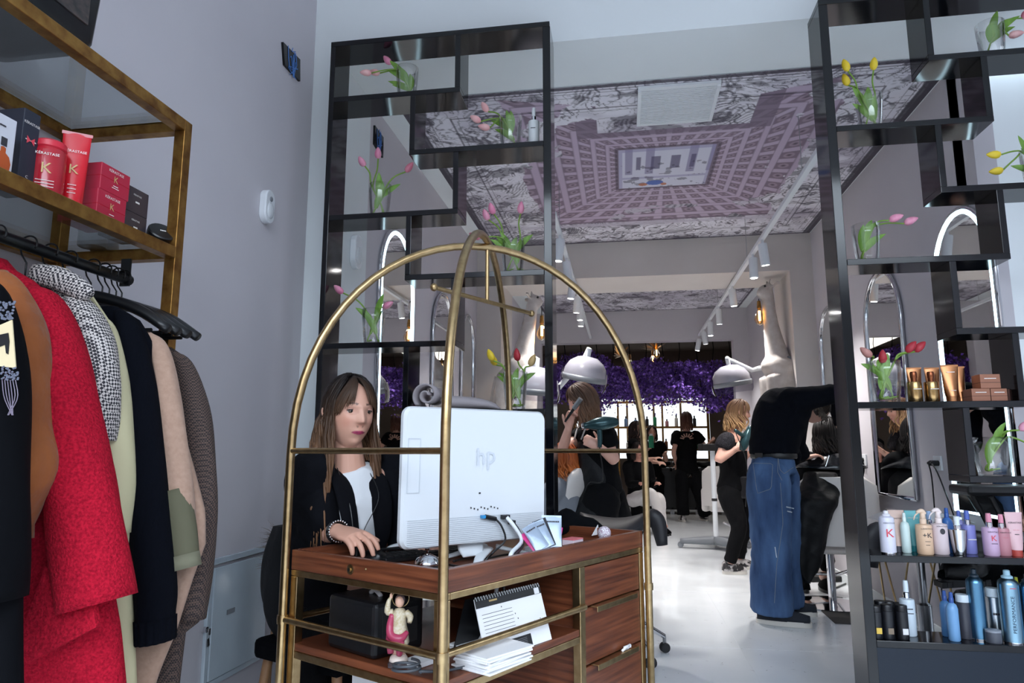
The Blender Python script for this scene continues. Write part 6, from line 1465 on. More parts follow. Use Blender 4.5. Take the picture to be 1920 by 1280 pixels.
def hair(parent, c, f, u, s, L, root, tip, n=120, seed=0, bangs=0, wave=.012, phi0=58, flare=.0, name='hair', kmin=1.05, part=.0, capk=1.06, gather=None, thick=1.0):
    r, f, u = frame(f, u); rs = np.random.RandomState(seed); mb = MB(); root = np.array(root); tip = np.array(tip)
    def dirp(phi, el, k): # point on the scalp shell
        x, y, z = math.cos(el) * math.sin(phi), math.cos(el) * math.cos(phi), math.sin(el)
        return c + (r * .0755 * x * k + f * (.094 if y > 0 else .104) * y * k + u * (.119 * z * (k if z > 0 else 1) + .002)) * s
    rings = []; cc = []
    for i in range(17):
        el = -math.pi / 2 + math.pi * i / 16; ring = []
        for j in range(28):
            ph = 2 * math.pi * j / 28; a = abs((ph + math.pi) % (2 * math.pi) - math.pi)
            k = capk; lim = math.radians(62) if el < .62 else math.radians(62) * max(0, (1.05 - el) / .43)
            if a < lim: k = .86
            elif a < lim + .25: k = .86 + (capk - .86) * (a - lim) / .25
            if el < -.55: k = min(k, .8)
            ring.append(dirp(ph, el, k)); cc.append(root * .9)
        rings.append(ring)
    mb.loft(rings, col=cc)
    for q in range(n):
        sg = 1 if rs.rand() < .5 else -1; phi = math.radians(phi0 + (180 - phi0) * rs.rand() ** .9); el0 = math.radians(rs.uniform(48, 88)); k = kmin + .09 * rs.rand(); el1 = math.radians(rs.uniform(-14, -2))
        pts = []; ph0 = phi * .85 + rs.uniform(-.2, .2) + part
        for t in np.linspace(0, 1, 7):
            el = el0 + (el1 - el0) * t; pp = ph0 + (phi - ph0) * min(1, t * 1.5); pts.append(dirp(sg * pp, el, k + .02 * math.sin(t * 3)))
        p = pts[-1]; out = nrm((p - c) - UP * np.dot(p - c, UP)); Lq = (L if phi < 1.55 else min(L, .17)) * rs.uniform(.78, 1.04); wv = rs.uniform(0, 6)
        for t in np.linspace(.17, 1, 6):
            side = np.cross(UP, out); off = out * flare * t + side * wave * math.sin(wv + t * 7) + out * wave * .7 * math.cos(wv + t * 6)
            z = -Lq * t
            pts.append(p + off + UP * z * s)
        m_ = 18; R_ = np.array([.0035] + [.0085] * 6 + [.009] * 4 + [.0065, .001])[:len(pts)] * s * (.8 + .5 * rs.rand()) * thick
        bright = rs.uniform(.72, 1.25); cl = [np.clip((root + (tip - root) * (t ** 2.0)) * bright, 0, 1) for t in np.linspace(0, 1, m_)]
        mb.tube(pts, R_, 6, smooth=m_, rb=R_ * .7, col=cl)
    for q in range(bangs):
        sg = 1 if q % 2 else -1; t0 = rs.rand(); el0 = math.radians(rs.uniform(62, 85)); e1 = math.radians(rs.uniform(16, 30) - 30 * t0)
        ph1 = math.radians(20 + 58 * t0 + rs.uniform(-4, 4)); pts = [dirp(sg * (ph1 * (.25 + .75 * t ** .8)), el0 + (e1 - el0) * t, 1.07 + .03 * math.sin(t * 3.1)) for t in np.linspace(0, 1, 8)]
        bright = rs.uniform(.7, 1.2); cl = [np.clip((root + (tip - root) * t * .35) * bright, 0, 1) for t in np.linspace(0, 1, 14)]
        mb.tube(pts, np.array([.003, .006, .007, .007, .006, .005, .0035, .0008]) * s * thick, 6, smooth=14, col=cl)
    return mb.build(name, M_hair, parent, smooth=True)

TR = {'w': ((.155, .110), (.120, .092), (.145, .112), (.150, .085), (.060, .055)), 'm': ((.150, .105), (.140, .100), (.165, .115), (.175, .095), (.065, .060))}
def torso(mb, J, lat, sex, s, o=0, lo=0, hi=4, n=24):
    st = [J['pelvis'], J['waist'], J['chest'], J['neck'] * .72 + J['chest'] * .28, J['neck']]
    pts = st[lo:hi + 1]; R_ = [TR[sex][i][0] * s + o for i in range(lo, hi + 1)]; B_ = [TR[sex][i][1] * s + o for i in range(lo, hi + 1)]
    mb.tube(pts, R_, n, lat=lat, rb=B_, smooth=22)
def limb(mb, pts, R_, o=0, n=14): mb.tube(pts, [q + o for q in R_], n, smooth=18)
def shoe(parent, ank, toe, s, up_m, sole_m, trim=None):
    d = (toe - ank) * A(1, 1, 0); L = np.linalg.norm(d) + .075 * s; d = nrm(d); e = np.cross(UP, d); h0 = A(ank[0], ank[1], 0) - d * .06 * s; base = min(ank[2], toe[2]) - .06 if ank[2] > .3 else 0
    h0[2] = base
    rings = []; 
    for q in np.linspace(0, 1, 12):
        w = (.034 + .014 * math.sin(math.pi * min(1, q * 1.15))) * s * (1 if q < .93 else .75); h = (.085 - .05 * max(0, q - .25) / .75) * s if q > .08 else .07 * s
        rings.append([h0 + d * L * q + e * w * math.cos(a) + A(0, 0, .028 * s + max(-.2, math.sin(a)) * h * (1 if math.sin(a) > 0 else .02)) for a in np.arange(16) * math.pi / 8])
    sh = MB().loft(rings).build('shoe', up_m, parent, smooth=True)
    rings = []
    for z in (0.001, .012, .03):
        rings.append([h0 + d * (L * .5 + (L * .535) * math.cos(a)) + e * (.046 * s) * math.sin(a) * (1 + .12 * math.cos(a)) + A(0, 0, z * s) for a in np.arange(24) * math.pi / 12])
    MB().loft(rings).build('sole', sole_m, sh, smooth=40)
    if trim is not None:
        for k in range(4):
            p = h0 + d * L * (.45 + .09 * k) + A(0, 0, (.105 - .013 * k) * s); MB().tube([p - e * .022 * s, p + A(0, 0, .004), p + e * .022 * s], .004, 6).build('lace', trim, sh)
    return sh
def person(label, J, f, u, lat, sex='w', s=1.0, skin=SK['a'], lips=rgb(176, 92, 92), voxel=.008, hands=True, hl=None, hr=None, legs=True):
    t = thing('person', label, 'person', (J['pelvis'][0], J['pelvis'][1], max(0, J.get('ground', 0))))
    mb = MB(); add_head(mb, J['head'], f, u, s)
    r_, f_, u_ = frame(f, u)
    mb.tube([J['neck'] - UP * .03 * s, J['neck'] * .5 + (J['head'] - u_ * .055 * s - f_ * .012 * s) * .5, J['head'] - u_ * .05 * s - f_ * .016 * s], [.062 * s, .050 * s, .052 * s], 16, smooth=10)
    torso(mb, J, lat, sex, s)
    for k in 'lr':
        limb(mb, [J['neck'] * .35 + J['sh' + k] * .65, J['sh' + k], J['sh' + k] * .45 + J['el' + k] * .55, J['el' + k], J['el' + k] * .6 + J['wr' + k] * .4, J['wr' + k]], [.045 * s, .052 * s, .042 * s, .037 * s, .037 * s, .025 * s])
        if legs:
            limb(mb, [J['pelvis'] * .4 + J['hip' + k] * .6, J['hip' + k], J['hip' + k] * .5 + J['kn' + k] * .5, J['kn' + k], J['kn' + k] * .65 + J['an' + k] * .35, J['an' + k]], [.07 * s, .088 * s, .072 * s, .052 * s, .052 * s, .034 * s])
            d = J['toe' + k] - J['an' + k]; mb.tube([J['an' + k], J['an' + k] + d * .6 - UP * .02, J['toe' + k]], [.034 * s, .034 * s, .022 * s], 10, smooth=8)
    for k, h in (('l', hl), ('r', hr)):
        if h: add_hand(mb, J['wr' + k], h[0], h[1], s * (h[3] if len(h) > 3 else 1), **(h[2] if len(h) > 2 else {}))
        else: 
            d = nrm(J['wr' + k] - J['el' + k]); add_hand(mb, J['wr' + k], d, nrm(np.cross(d, A(.3, .2, .1))), s, curl=(30, 32, 34, 36))
    me = remeshed(mb, 'body', voxel, 3 if voxel < .008 else 4, link_=False)
    paint(me, J['head'], f, u, s, skin, lips); link('body', me, M_skin, t, smooth=True)
    add_eyes(t, J['head'], f, u, s)
    return t
def garment(parent, name, fn, m, voxel=.009, smooth=7, fold=.016):
    mb = MB(); fn(mb); o = remeshed(mb, name, voxel, smooth, parent, m)
    n = len(o.data.vertices); v = np.zeros(n * 3); o.data.vertices.foreach_get('co', v); v = v.reshape(-1, 3); nn = np.zeros(n * 3); o.data.vertices.foreach_get('normal', nn); nn = nn.reshape(-1, 3)
    f1 = vnoise(v[:, 0] * 7 + v[:, 2] * 9 + 40, v[:, 1] * 7 - v[:, 2] * 3 + 40, 5); f2 = vnoise(v[:, 0] * 16 - v[:, 2] * 12 + 80, v[:, 1] * 16 + v[:, 2] * 6 + 80, 9)
    h = (1 - np.abs(2 * f1 - 1)) * .65 + (1 - np.abs(2 * f2 - 1)) * .35 - .55
    v = v + nn * (h * fold)[:, None]; o.data.vertices.foreach_set('co', v.ravel()); o.data.update(); return o
def sleeves(mb, J, R_, to=1.0, ks='lr'):
    for k in ks:
        S_, E_, W_ = J['sh' + k], J['el' + k], J['wr' + k]
        pts = [J['neck'] * .45 + S_ * .55, S_, S_ * .45 + E_ * .55, E_, E_ * .5 + W_ * .5, E_ * .1 + W_ * .9]
        m_ = 6 if to >= 1 else 4 if to > .5 else 3
        if to < 1: pts = pts[:m_]
        mb.tube(pts, R_[:len(pts)], 16, smooth=20)
def trousers(mb, J, s, R_, lat, sex='w', o=.016, cut=.96):
    mb.tube([J['waist'] * .55 + J['pelvis'] * .45, J['pelvis'], J['pelvis'] * .55 + (J['hipl'] + J['hipr']) * .225], [TR[sex][1][0] * s + o, TR[sex][0][0] * s + o, TR[sex][0][0] * s * .92 + o], 24, lat=lat, rb=[TR[sex][1][1] * s + o, TR[sex][0][1] * s + o, TR[sex][0][1] * s + o], smooth=10)
    for k in 'lr':
        H_, K_, N_ = J['hip' + k], J['kn' + k], J['an' + k]
        mb.tube([J['pelvis'] * .35 + H_ * .65, H_, H_ * .5 + K_ * .5, K_, K_ * .5 + N_ * .5, K_ * (1 - cut) + N_ * cut], R_, 18, smooth=22)
M_blk = mat('black_cotton', rgb(8, 8, 11), .95, spec=.15, bump=(30, .25, .01)); M_blk2 = mat('black_trousers', rgb(10, 10, 13), .92, spec=.15, bump=(22, .3, .012)); M_nvy = mat('ink_knit', rgb(7, 9, 17), .95, spec=.12, bump=(26, .3, .012))
M_tee = mat('white_cotton', rgb(226, 228, 232), .9, bump=(30, .2, .006)); M_blz = mat('black_blazer', rgb(9, 10, 16), .9, spec=.15, bump=(18, .3, .012))
M_lace = mat('black_lace', rgb(16, 16, 20), .85, spec=.2, var=(120, rgb(46, 44, 50), .1), bump=(110, .7, .006))
M_denim = mat('blue_denim', rgb(27, 43, 76), .9, spec=.15, var=((8, 8, 2.6), rgb(84, 112, 152), .25), bump=(120, .35, .002))
M_sole = mat('white_sole', rgb(214, 208, 200), .6); M_apron = mat('apron_black', rgb(12, 13, 17), .6, spec=.3, bump=(16, .4, .015)); M_cape = mat('cape_black', rgb(8, 9, 12), .6, spec=.25, bump=(10, .5, .02))

# the seated receptionist
f_ = -FWD * .76 + RGT * .62 - UP * .10; lat = nrm(RGT * .82 + FWD * .5)
J = dict(head=P3(655, 776, 2.30), neck=P3(655, 876, 2.34), chest=P3(662, 955, 2.37), waist=P3(664, 1045, 2.42), pelvis=P3(655, 1115, 2.46),
         shr=P3(583, 893, 2.24), shl=P3(735, 890, 2.46), elr=P3(572, 1008, 2.38), wrr=P3(634, 996, 2.17), ell=P3(800, 1000, 2.60), wrl=P3(826, 1016, 2.36),
         hipr=P3(620, 1130, 2.42), hipl=P3(690, 1130, 2.54), knr=P3(575, 1180, 2.36), knl=P3(640, 1200, 2.52), anr=P3(578, 1330, 2.50), anl=P3(640, 1330, 2.66), toer=P3(572, 1350, 2.42), toel=P3(636, 1350, 2.58))
for k in 'lr': J['an' + k][2] = .08; J['toe' + k][2] = .03
hd_ = at(696, 1014, d=2.06) - J['wrr']
rec = person('woman in a black blazer working at the computer behind the brass desk', J, f_, UP * 1 + RGT * .03, lat, s=.98, skin=rgb(216, 164, 142), lips=rgb(172, 40, 92), voxel=.0034,
             hr=(hd_, UP * 1 - FWD * .15 - RGT * .1, dict(curl=(26, 28, 30, 32), th=(.45, 30), spread=.14, mir=-1), 1.1), hl=(at(775, 1040, d=2.12) - J['wrl'], UP, dict(curl=(30, 30, 34, 36), mir=1)))
hair(rec, J['head'], f_, UP, .98, .41, rgb(21, 15, 14), rgb(136, 98, 70), 460, 2, bangs=130, wave=.013, phi0=65, flare=.03, thick=.55, capk=1.045)
garment(rec, 'white_tee', lambda mb: mb.tube([J['waist'], J['chest'], J['neck'] * .55 + J['chest'] * .45, J['neck'] * 1.02 - J['chest'] * .02], [.128, .155, .135, .070], 24, lat=lat, rb=[.104, .128, .104, .066], smooth=20), M_tee, .007)
fT = nrm(np.cross(lat, UP))  # chest forward
def blazer(mb):
    for sg in (-1, 1):
        c_ = lambda k, q, b: J[k] + lat * q * sg - fT * b
        mb.tube([J['pelvis'] + lat * .10 * sg - fT * .02, J['waist'] + lat * .095 * sg - fT * .012, J['chest'] + lat * .118 * sg - fT * .016, J['neck'] * .6 + J['chest'] * .4 + lat * .118 * sg - fT * .022, J['neck'] * .92 + J['chest'] * .08 + lat * .085 * sg - fT * .03], [.092, .078, .080, .074, .035], 18, lat=lat, rb=[.142, .132, .150, .118, .06], smooth=20)
    mb.tube([J['pelvis'] - fT * .06, J['waist'] - fT * .05, J['chest'] - fT * .06, J['neck'] * .7 + J['chest'] * .3 - fT * .05, J['neck'] - fT * .035], [.16, .14, .16, .15, .07], 18, lat=lat, rb=[.09, .085, .09, .07, .04], smooth=18)
    for k in 'lr':
        S_, E_, W_ = J['sh' + k], J['el' + k], J['wr' + k]
        mb.tube([J['neck'] * .4 + S_ * .6 + UP * .02, S_ + UP * .012, S_ * .5 + E_ * .5, E_, E_ * .66 + W_ * .34], [.055, .072, .070, .066, .060], 18, smooth=20)
bz = garment(rec, 'blazer', blazer, M_blz, .0075, 6)
for sg in (-1, 1):
    P = [J['neck'] + lat * .070 * sg - fT * .02 + UP * .015, J['neck'] * .6 + J['chest'] * .4 + lat * .060 * sg + fT * .098, J['chest'] + lat * .052 * sg + fT * .142 - UP * .04, J['waist'] + lat * .035 * sg + fT * .135]
    MB().tube(P, [.016, .034, .028, .006], 12, lat=nrm(lat + fT * .3 * sg), rb=[.010, .008, .007, .004], smooth=18).build('lapel', M_blz, bz, smooth=True)
garment(rec, 'trousers', lambda mb: trousers(mb, J, 1, [.09, .10, .09, .075, .07, .065], lat), M_blk2, .011)
for k in 'lr': shoe(rec, J['an' + k], J['toe' + k], .95, M_blackm, M_blackp)
# jewellery: earring, cord, pendant, bracelets, sleeve button, small microphone
r_, ff, uu = frame(f_, UP); e = J['head'] + (-r_ * 0 + r_ * .079 - uu * .042) * .98
for sgn, nm in ((1, 'earring'), (-1, 'earring')):
    e = J['head'] + r_ * .083 * sgn - uu * .044 - ff * .004
    MB().tube([e + uu * .014 * math.cos(a) + ff * .010 * math.sin(a) for a in np.linspace(0, 6.283, 20)], .0016, 6).build('earring', M_gold, rec, smooth=True)
ch = lambda a, b, up: J['chest'] + lat * a + fT * b + UP * up
cpts = [J['neck'] + lat * .045 + fT * .05, ch(.035, .142, .05), ch(-.01, .160, -.035), ch(-.035, .162, -.085)]
cpts2 = [J['neck'] - lat * .055 + fT * .045, ch(-.060, .140, .03), ch(-.050, .160, -.06), ch(-.04, .162, -.085)]
MB().tube(cpts, .0016, 5, smooth=18).build('necklace_cord', M_blackp, rec); MB().tube(cpts2, .0016, 5, smooth=18).build('necklace_cord', M_blackp, rec)
MB().tube([ch(-.04, .166, -.085), ch(-.04, .166, -.125)], .010, 10).build('pendant', M_blackp, rec, smooth=50)
wd = nrm(J['wrr'] - J['elr']); wa = nrm(np.cross(wd, UP)); wb = np.cross(wd, wa)
for k, (o_, m_, nm) in enumerate(((-.004, M_blackp, 'black_bracelet'), (-.014, M_blackp, 'black_bracelet'), (.006, M_chrome, 'beaded_bracelet'))):
    ring = [J['wrr'] + wd * o_ + (wa * math.cos(a) + wb * math.sin(a)) * .0315 for a in np.linspace(0, 6.283, 26)]
    if k < 2: MB().tube(ring, .0028, 6).build(nm, m_, rec, smooth=True)
    else:
        mb = MB(); [mb.ball(q, .0034, n=8, m=5) for q in ring[:-1]]; tag(mb.build(nm, m_, rec, smooth=True), kind='stuff')
q = at(587, 953, d=2.19); MB().lathe([(0, 0), (.0085, 0), (.0085, .003), (.005, .004), (0, .004)], q, 14, -FWD).build('sleeve_button', mat('horn', rgb(112, 80, 58), .4), bz, smooth=40)
q = ch(.06, .15, -.115); MB().tube([q - lat * .04, q - lat * .028, q + lat * .05], [.009, .0055, .0055], 10).build('clip_microphone', M_blackp, bz, smooth=40)

# the man in jeans cutting hair
f_ = RGT * .97 + FWD * .22; lat = nrm(np.cross(UP, f_))
J = dict(head=P3(1530, 764, 4.92), neck=P3(1498, 742, 4.80), chest=P3(1464, 778, 4.76), waist=P3(1451, 838, 4.76), pelvis=P3(1449, 880, 4.76),
         shr=P3(1486, 752, 4.60), shl=P3(1496, 752, 4.96), elr=P3(1572, 738, 4.66), wrr=P3(1574, 800, 4.86), ell=P3(1492, 832, 5.02), wrl=P3(1510, 858, 5.08),
         hipr=P3(1440, 896, 4.66), hipl=P3(1458, 896, 4.86), knr=P3(1446, 1020, 4.66), knl=P3(1466, 1012, 4.88), anr=P3(1446, 1140, 4.70), anl=P3(1468, 1125, 4.92), toer=P3(1514, 1164, 4.60), toel=P3(1524, 1136, 4.90))
for k in 'lr': J['an' + k][2] = .085; J['toe' + k][2] = .03
fh = RGT * .62 - UP * .72 + FWD * .1
man = person('man in a black jumper and blue jeans bending over a client', J, fh, UP * .6 + RGT * .75, lat, 'm', 1.0, rgb(196, 150, 132), rgb(160, 96, 92), .009,
             hl=(RGT * .9 + UP * .2, UP, dict(curl=(35, 38, 40, 42), mir=-1)), hr=(A(0, 0, -1) + RGT * .2, -RGT, dict(curl=(45, 48, 50, 52), mir=1)))
hair(man, J['head'], fh, UP * .6 + RGT * .75, 1.0, .05, rgb(64, 54, 48), rgb(110, 98, 88), 130, 5, bangs=30, wave=.01, phi0=58, flare=.01)
def jumper(mb):
    mb.tube([J['pelvis'] * .3 + J['waist'] * .7, J['waist'], J['chest'], J['neck'] * .6 + J['chest'] * .4 - f_ * .01, J['neck'] + UP * .005], [.178, .178, .205, .19, .075], 26, lat=lat, rb=[.150, .152, .168, .135, .07], smooth=24)
    sleeves(mb, J, [.075, .088, .072, .064, .056, .046])
    mb.tube([J['waist'] + RGT * .10, J['waist'] + RGT * .135 - UP * .07, J['waist'] + RGT * .145 - UP * .12], [.10, .07, .02], 12, lat=lat, rb=[.05, .035, .012])
garment(man, 'jumper', jumper, M_nvy, .010, 8)
jn = garment(man, 'jeans', lambda mb: trousers(mb, J, 1, [.12, .138, .135, .128, .128, .135], lat, 'm', .022, 1.02), M_denim, .011, 6)
bw = [J['waist'] * .62 + J['pelvis'] * .38 + (lat * .166 * math.cos(a) + f_ * .136 * math.sin(a)) for a in np.linspace(0, 2 * math.pi, 40)]
MB().tube(bw, .006, 8, lat=UP, rb=.006).build('belt_edge', M_blackp, man)
bl = MB(); bl.tube(bw, .020, 8, lat=UP, rb=.006); bl.build('belt', mat('belt_leather', rgb(26, 26, 28), .45), man, smooth=50)
MB().ob(J['waist'] * .62 + J['pelvis'] * .38 - f_ * .143 - lat * .05, nrm(lat - f_ * .15), UP, f_, .034, .018, .003).build('leather_patch', mat('patch_leather', rgb(34, 32, 32), .5), man)
def onj2(px, py, d): return at(px, py, d=d)
M_stitch = mat('denim_stitch', rgb(112, 120, 132), .8)
# stitched seams laid on the cloth by ray cast
def seam(parent, pl, m, r=.002, name='stitching'):
    dg = bpy.context.evaluated_depsgraph_get(); ob = parent; pts = []
    for (x, y) in pl:
        rr_, ff_ = ray(x, y); ok, loc, nr, _ = ob.ray_cast(Vector((0, 0, H)), Vector(nrm(rr_)))
        if ok: pts.append(A(*loc) + A(*nr) * .001)
    if len(pts) > 1: return MB().tube(pts, r, 5).build(name, m, parent)
bpy.context.view_layer.update()
def dens(pl, n=24): return [tuple(q) for q in np.array([[np.interp(t, np.linspace(0, 1, len(pl)), [p[k] for p in pl]) for k in (0, 1)] for t in np.linspace(0, 1, n)])]
for pl in ([(1412, 868), (1449, 869), (1446, 916), (1420, 925), (1412, 868)], [(1458, 852), (1462, 880), (1470, 888), (1487, 876)], [(1459, 850), (1458, 885), (1466, 900)], [(1415, 856), (1450, 852)], [(1463, 905), (1468, 980), (1456, 1060), (1452, 1130)]):
    seam(jn, dens(pl), M_stitch)
for k, pl in enumerate(([(1474, 950), (1488, 953)], [(1476, 958), (1484, 960)], [(1453, 1025), (1456, 1045)])):
    seam(jn, dens(pl, 8), mat('denim_wear', rgb(196, 204, 214), .9), .004 if k < 2 else .003, 'worn_patch')
M_shoe = mat('navy_canvas', rgb(30, 34, 44), .85)
for k in 'lr': shoe(man, J['an' + k] - RGT * .02, J['toe' + k], 1.12, M_shoe, M_sole)
q = J['wrl']; MB().tube([q + nrm(J['ell'] - q) * .03 + (nrm(np.cross(q - J['ell'], UP)) * math.cos(a) + UP * math.sin(a)) * .034 for a in np.linspace(0, 6.283, 20)], .006, 8).build('wristwatch', M_blackp, man, smooth=True)

# hair dryer: nozzle at p, pointing direction d, handle direction h
def hair_dryer(p, d, h, label, m, s=1.0, cord=None):
    d = nrm(d); h = nrm(h - d * np.dot(h, d)); t = thing('hair_dryer', label, 'hair dryer', p); p = np.asarray(p, float)
    MB().tube([p, p - d * .03 * s, p - d * .08 * s, p - d * .14 * s, p - d * .20 * s, p - d * .225 * s], np.array([.020, .024, .040, .044, .032, .022]) * s, 18, smooth=18).build('barrel', m, t, smooth=True)
    MB().tube([p - d * .10 * s + h * .03 * s, p - d * .095 * s + h * .09 * s, p - d * .085 * s + h * .15 * s], np.array([.018, .017, .014]) * s, 12, smooth=8).build('handle', m, t, smooth=True)
    MB().tube([p + d * .012 * s, p], [.017 * s, .021 * s], 14).build('nozzle', M_chrome, t, smooth=40)
    MB().tube([p - d * .228 * s, p - d * .222 * s], [.02 * s, .021 * s], 14).build('rear_grille', M_blackp, t)
    if cord is not None: MB().tube([p - d * .085 * s + h * .15 * s] + cord, .004, 6, smooth=20).build('cord', M_blackp, t, smooth=True)
M_teal = mat('dark_teal_metallic', rgb(46, 74, 78), .25, .5)

# woman in a black lace blouse holding a dryer
f_ = RGT * .98 - FWD * .12 - UP * .16; lat = nrm(np.cross(UP, f_))
J = dict(head=P3(1386, 774, 6.6), neck=P3(1373, 812, 6.6), chest=P3(1372, 845, 6.6), waist=P3(1375, 885, 6.6), pelvis=P3(1370, 918, 6.6),
         shr=P3(1362, 826, 6.44), shl=P3(1376, 826, 6.77), elr=P3(1347, 862, 6.38), wrr=P3(1381, 841, 6.36), ell=P3(1384, 864, 6.78), wrl=P3(1408, 848, 6.72),
         hipr=P3(1368, 928, 6.52), hipl=P3(1376, 928, 6.68), knr=P3(1386, 988, 6.46), knl=P3(1396, 985, 6.70), anr=P3(1368, 1054, 6.52), anl=P3(1384, 1044, 6.78), toer=P3(1396, 1070, 6.52), toel=P3(1412, 1058, 6.78))
for k in 'lr': J['an' + k][2] = .09; J['toe' + k][2] = .03
lac = person('woman in a black lace blouse standing in profile with a hair dryer', J, f_, UP, lat, s=.98, skin=rgb(208, 158, 140), voxel=.0075, hr=(RGT * .9 + UP * .25, -FWD * .8 + UP * .3, dict(curl=(55, 58, 60, 62), mir=-1)))
hair(lac, J['head'], f_, UP, .98, .20, rgb(96, 66, 48), rgb(206, 164, 116), 120, 8, bangs=26, wave=.022, phi0=64, flare=.03)
def lblouse(mb):
    mb.tube([J['pelvis'], J['waist'], J['chest'], J['neck'] * .6 + J['chest'] * .4, J['neck'] * .95 + J['chest'] * .05], [.165, .150, .165, .145, .075], 22, lat=lat, rb=[.128, .118, .135, .105, .068], smooth=20)
garment(lac, 'blouse', lblouse, M_blk, .010)
for k in 'lr':
    garment(lac, 'lace_sleeve', lambda mb: mb.tube([J['neck'] * .4 + J['sh' + k] * .6, J['sh' + k], J['sh' + k] * .6 + J['el' + k] * .4, J['sh' + k] * .5 + J['el' + k] * .5], [.055, .085, .086, .062], 16, smooth=14), M_lace, .010)
garment(lac, 'trousers', lambda mb: trousers(mb, J, .98, [.095, .108, .095, .072, .062, .056], lat, 'w', .012, .94), M_blk2, .010)
M_snk = mat('black_sneaker', rgb(30, 26, 30), .6, var=(16, rgb(206, 200, 198), .04))
for k in 'lr': shoe(lac, J['an' + k], J['toe' + k], 1.05, M_snk, M_sole, M_sole)
MB().ob(J['pelvis'] + RGT * .10 - FWD * .12 + UP * .03, RGT, UP, FWD, .07, .10, .03).build('tool_pouch', mat('pouch_leather', rgb(22, 22, 26), .35, bump=(40, .5, .01)), lac, bev=.015)
hair_dryer(P3(1406, 800, 6.3), RGT * .35 + UP * .9, -RGT * .5 - UP * .1 - FWD * .2, 'dark teal hair dryer held upright by the woman in lace', M_teal, 1.0, [P3(1400, 870, 6.3), P3(1398, 950, 6.3)])

# stylist with brush and dryer
f_ = -RGT * .86 - FWD * .22 - UP * .42; fb = -RGT * .95 - FWD * .25; lat = nrm(np.cross(UP, fb))
J = dict(head=P3(1091, 752, 4.92), neck=P3(1108, 796, 4.96), chest=P3(1120, 832, 4.96), waist=P3(1126, 880, 4.98), pelvis=P3(1132, 922, 5.0),
         shl=P3(1133, 812, 4.80), shr=P3(1100, 812, 5.14), ell=P3(1152, 862, 4.76), wrl=P3(1124, 838, 4.68), elr=P3(1056, 842, 4.98), wrr=P3(1066, 802, 4.80),
         hipl=P3(1128, 935, 4.90), hipr=P3(1140, 935, 5.10), knl=P3(1108, 1020, 4.86), knr=P3(1160, 1015, 5.12), anl=P3(1112, 1130, 4.92), anr=P3(1172, 1118, 5.16), toel=P3(1080, 1150, 4.9), toer=P3(1140, 1132, 5.14))
for k in 'lr': J['an' + k][2] = .09; J['toe' + k][2] = .03
sty = person('hair stylist in a black apron with a brush and a green dryer', J, f_, UP * .95 - RGT * .3, lat, s=1.0, skin=rgb(214, 164, 146), voxel=.0075, hl=(-RGT * .8 + UP * .45, -FWD * .8 + RGT * .2, dict(curl=(60, 62, 62, 64), mir=1)), hr=(UP * .9 + RGT * .15, -RGT * .3 + FWD * .6, dict(curl=(55, 58, 60, 60), mir=1)))
hair(sty, J['head'], f_, UP * .95 - RGT * .3, 1.0, .17, rgb(72, 52, 42), rgb(128, 94, 70), 130, 12, bangs=44, wave=.012, phi0=60, flare=.01)
def stee(mb):
    mb.tube([J['pelvis'], J['waist'], J['chest'], J['neck'] * .6 + J['chest'] * .4, J['neck'] * .95 + J['chest'] * .05], [.17, .150, .17, .155, .075], 22, lat=lat, rb=[.13, .12, .14, .11, .068], smooth=20)
    sleeves(mb, J, [.06, .078, .070], .4)
garment(sty, 'tee', stee, M_blk, .010)
garment(sty, 'trousers', lambda mb: trousers(mb, J, 1, [.105, .13, .135, .135, .14, .145], lat, 'w', .014, .96), M_blk2, .011)
def apr(mb):
    mb.tube([J['chest'] + fb * .05 + UP * .03, J['waist'] + fb * .045, J['pelvis'] + fb * .045, J['knl'] * .5 + J['pelvis'] * .5 + fb * .06, J['knl'] + fb * .05 - UP * .1], [.10, .145, .16, .17, .175], 20, lat=lat, rb=[.105, .105, .115, .12, .12], smooth=18)
ap = garment(sty, 'apron', apr, M_apron, .011)
for sg in (-1, 1): MB().tube([J['chest'] + fb * .15 + lat * .07 * sg + UP * .03, J['neck'] + fb * .06 + lat * .085 * sg - UP * .01, J['neck'] - fb * .03 + lat * .075 * sg + UP * .012], .014, 8, lat=lat, rb=.004, smooth=12).build('apron_strap', mat('strap_grey', rgb(190, 186, 184), .8), ap, smooth=True)
q = J['chest'] - UP * .045 + fb * .172 + lat * .05; text('salon hair', q, .030, nrm(lat - fb * .25), UP, M_txtw, ap, off=.004)
for k in 'lr': shoe(sty, J['an' + k], J['toe' + k], 1.0, M_snk, M_sole)
hair_dryer(P3(1094, 798, 4.62), -RGT * 1 - UP * .12, -UP * .9 + RGT * .1, 'dark green hair dryer held level by the stylist in the apron', M_teal, 1.02, [P3(1130, 900, 4.7), P3(1105, 905, 4.8), P3(1095, 930, 4.9)])
p, q = P3(1067, 779, 4.74), P3(1089, 747, 4.68)
t = thing('hair_brush', 'silver barrelled round brush raised in the hand of the stylist', 'brush', p)
MB().tube([p - (q - p) * .35, p, p + (q - p) * .45], [.008, .009, .011], 10).build('handle', M_blackp, t, smooth=50); MB().tube([p + (q - p) * .42, q], .017, 14).build('barrel', M_steel, t, smooth=50)

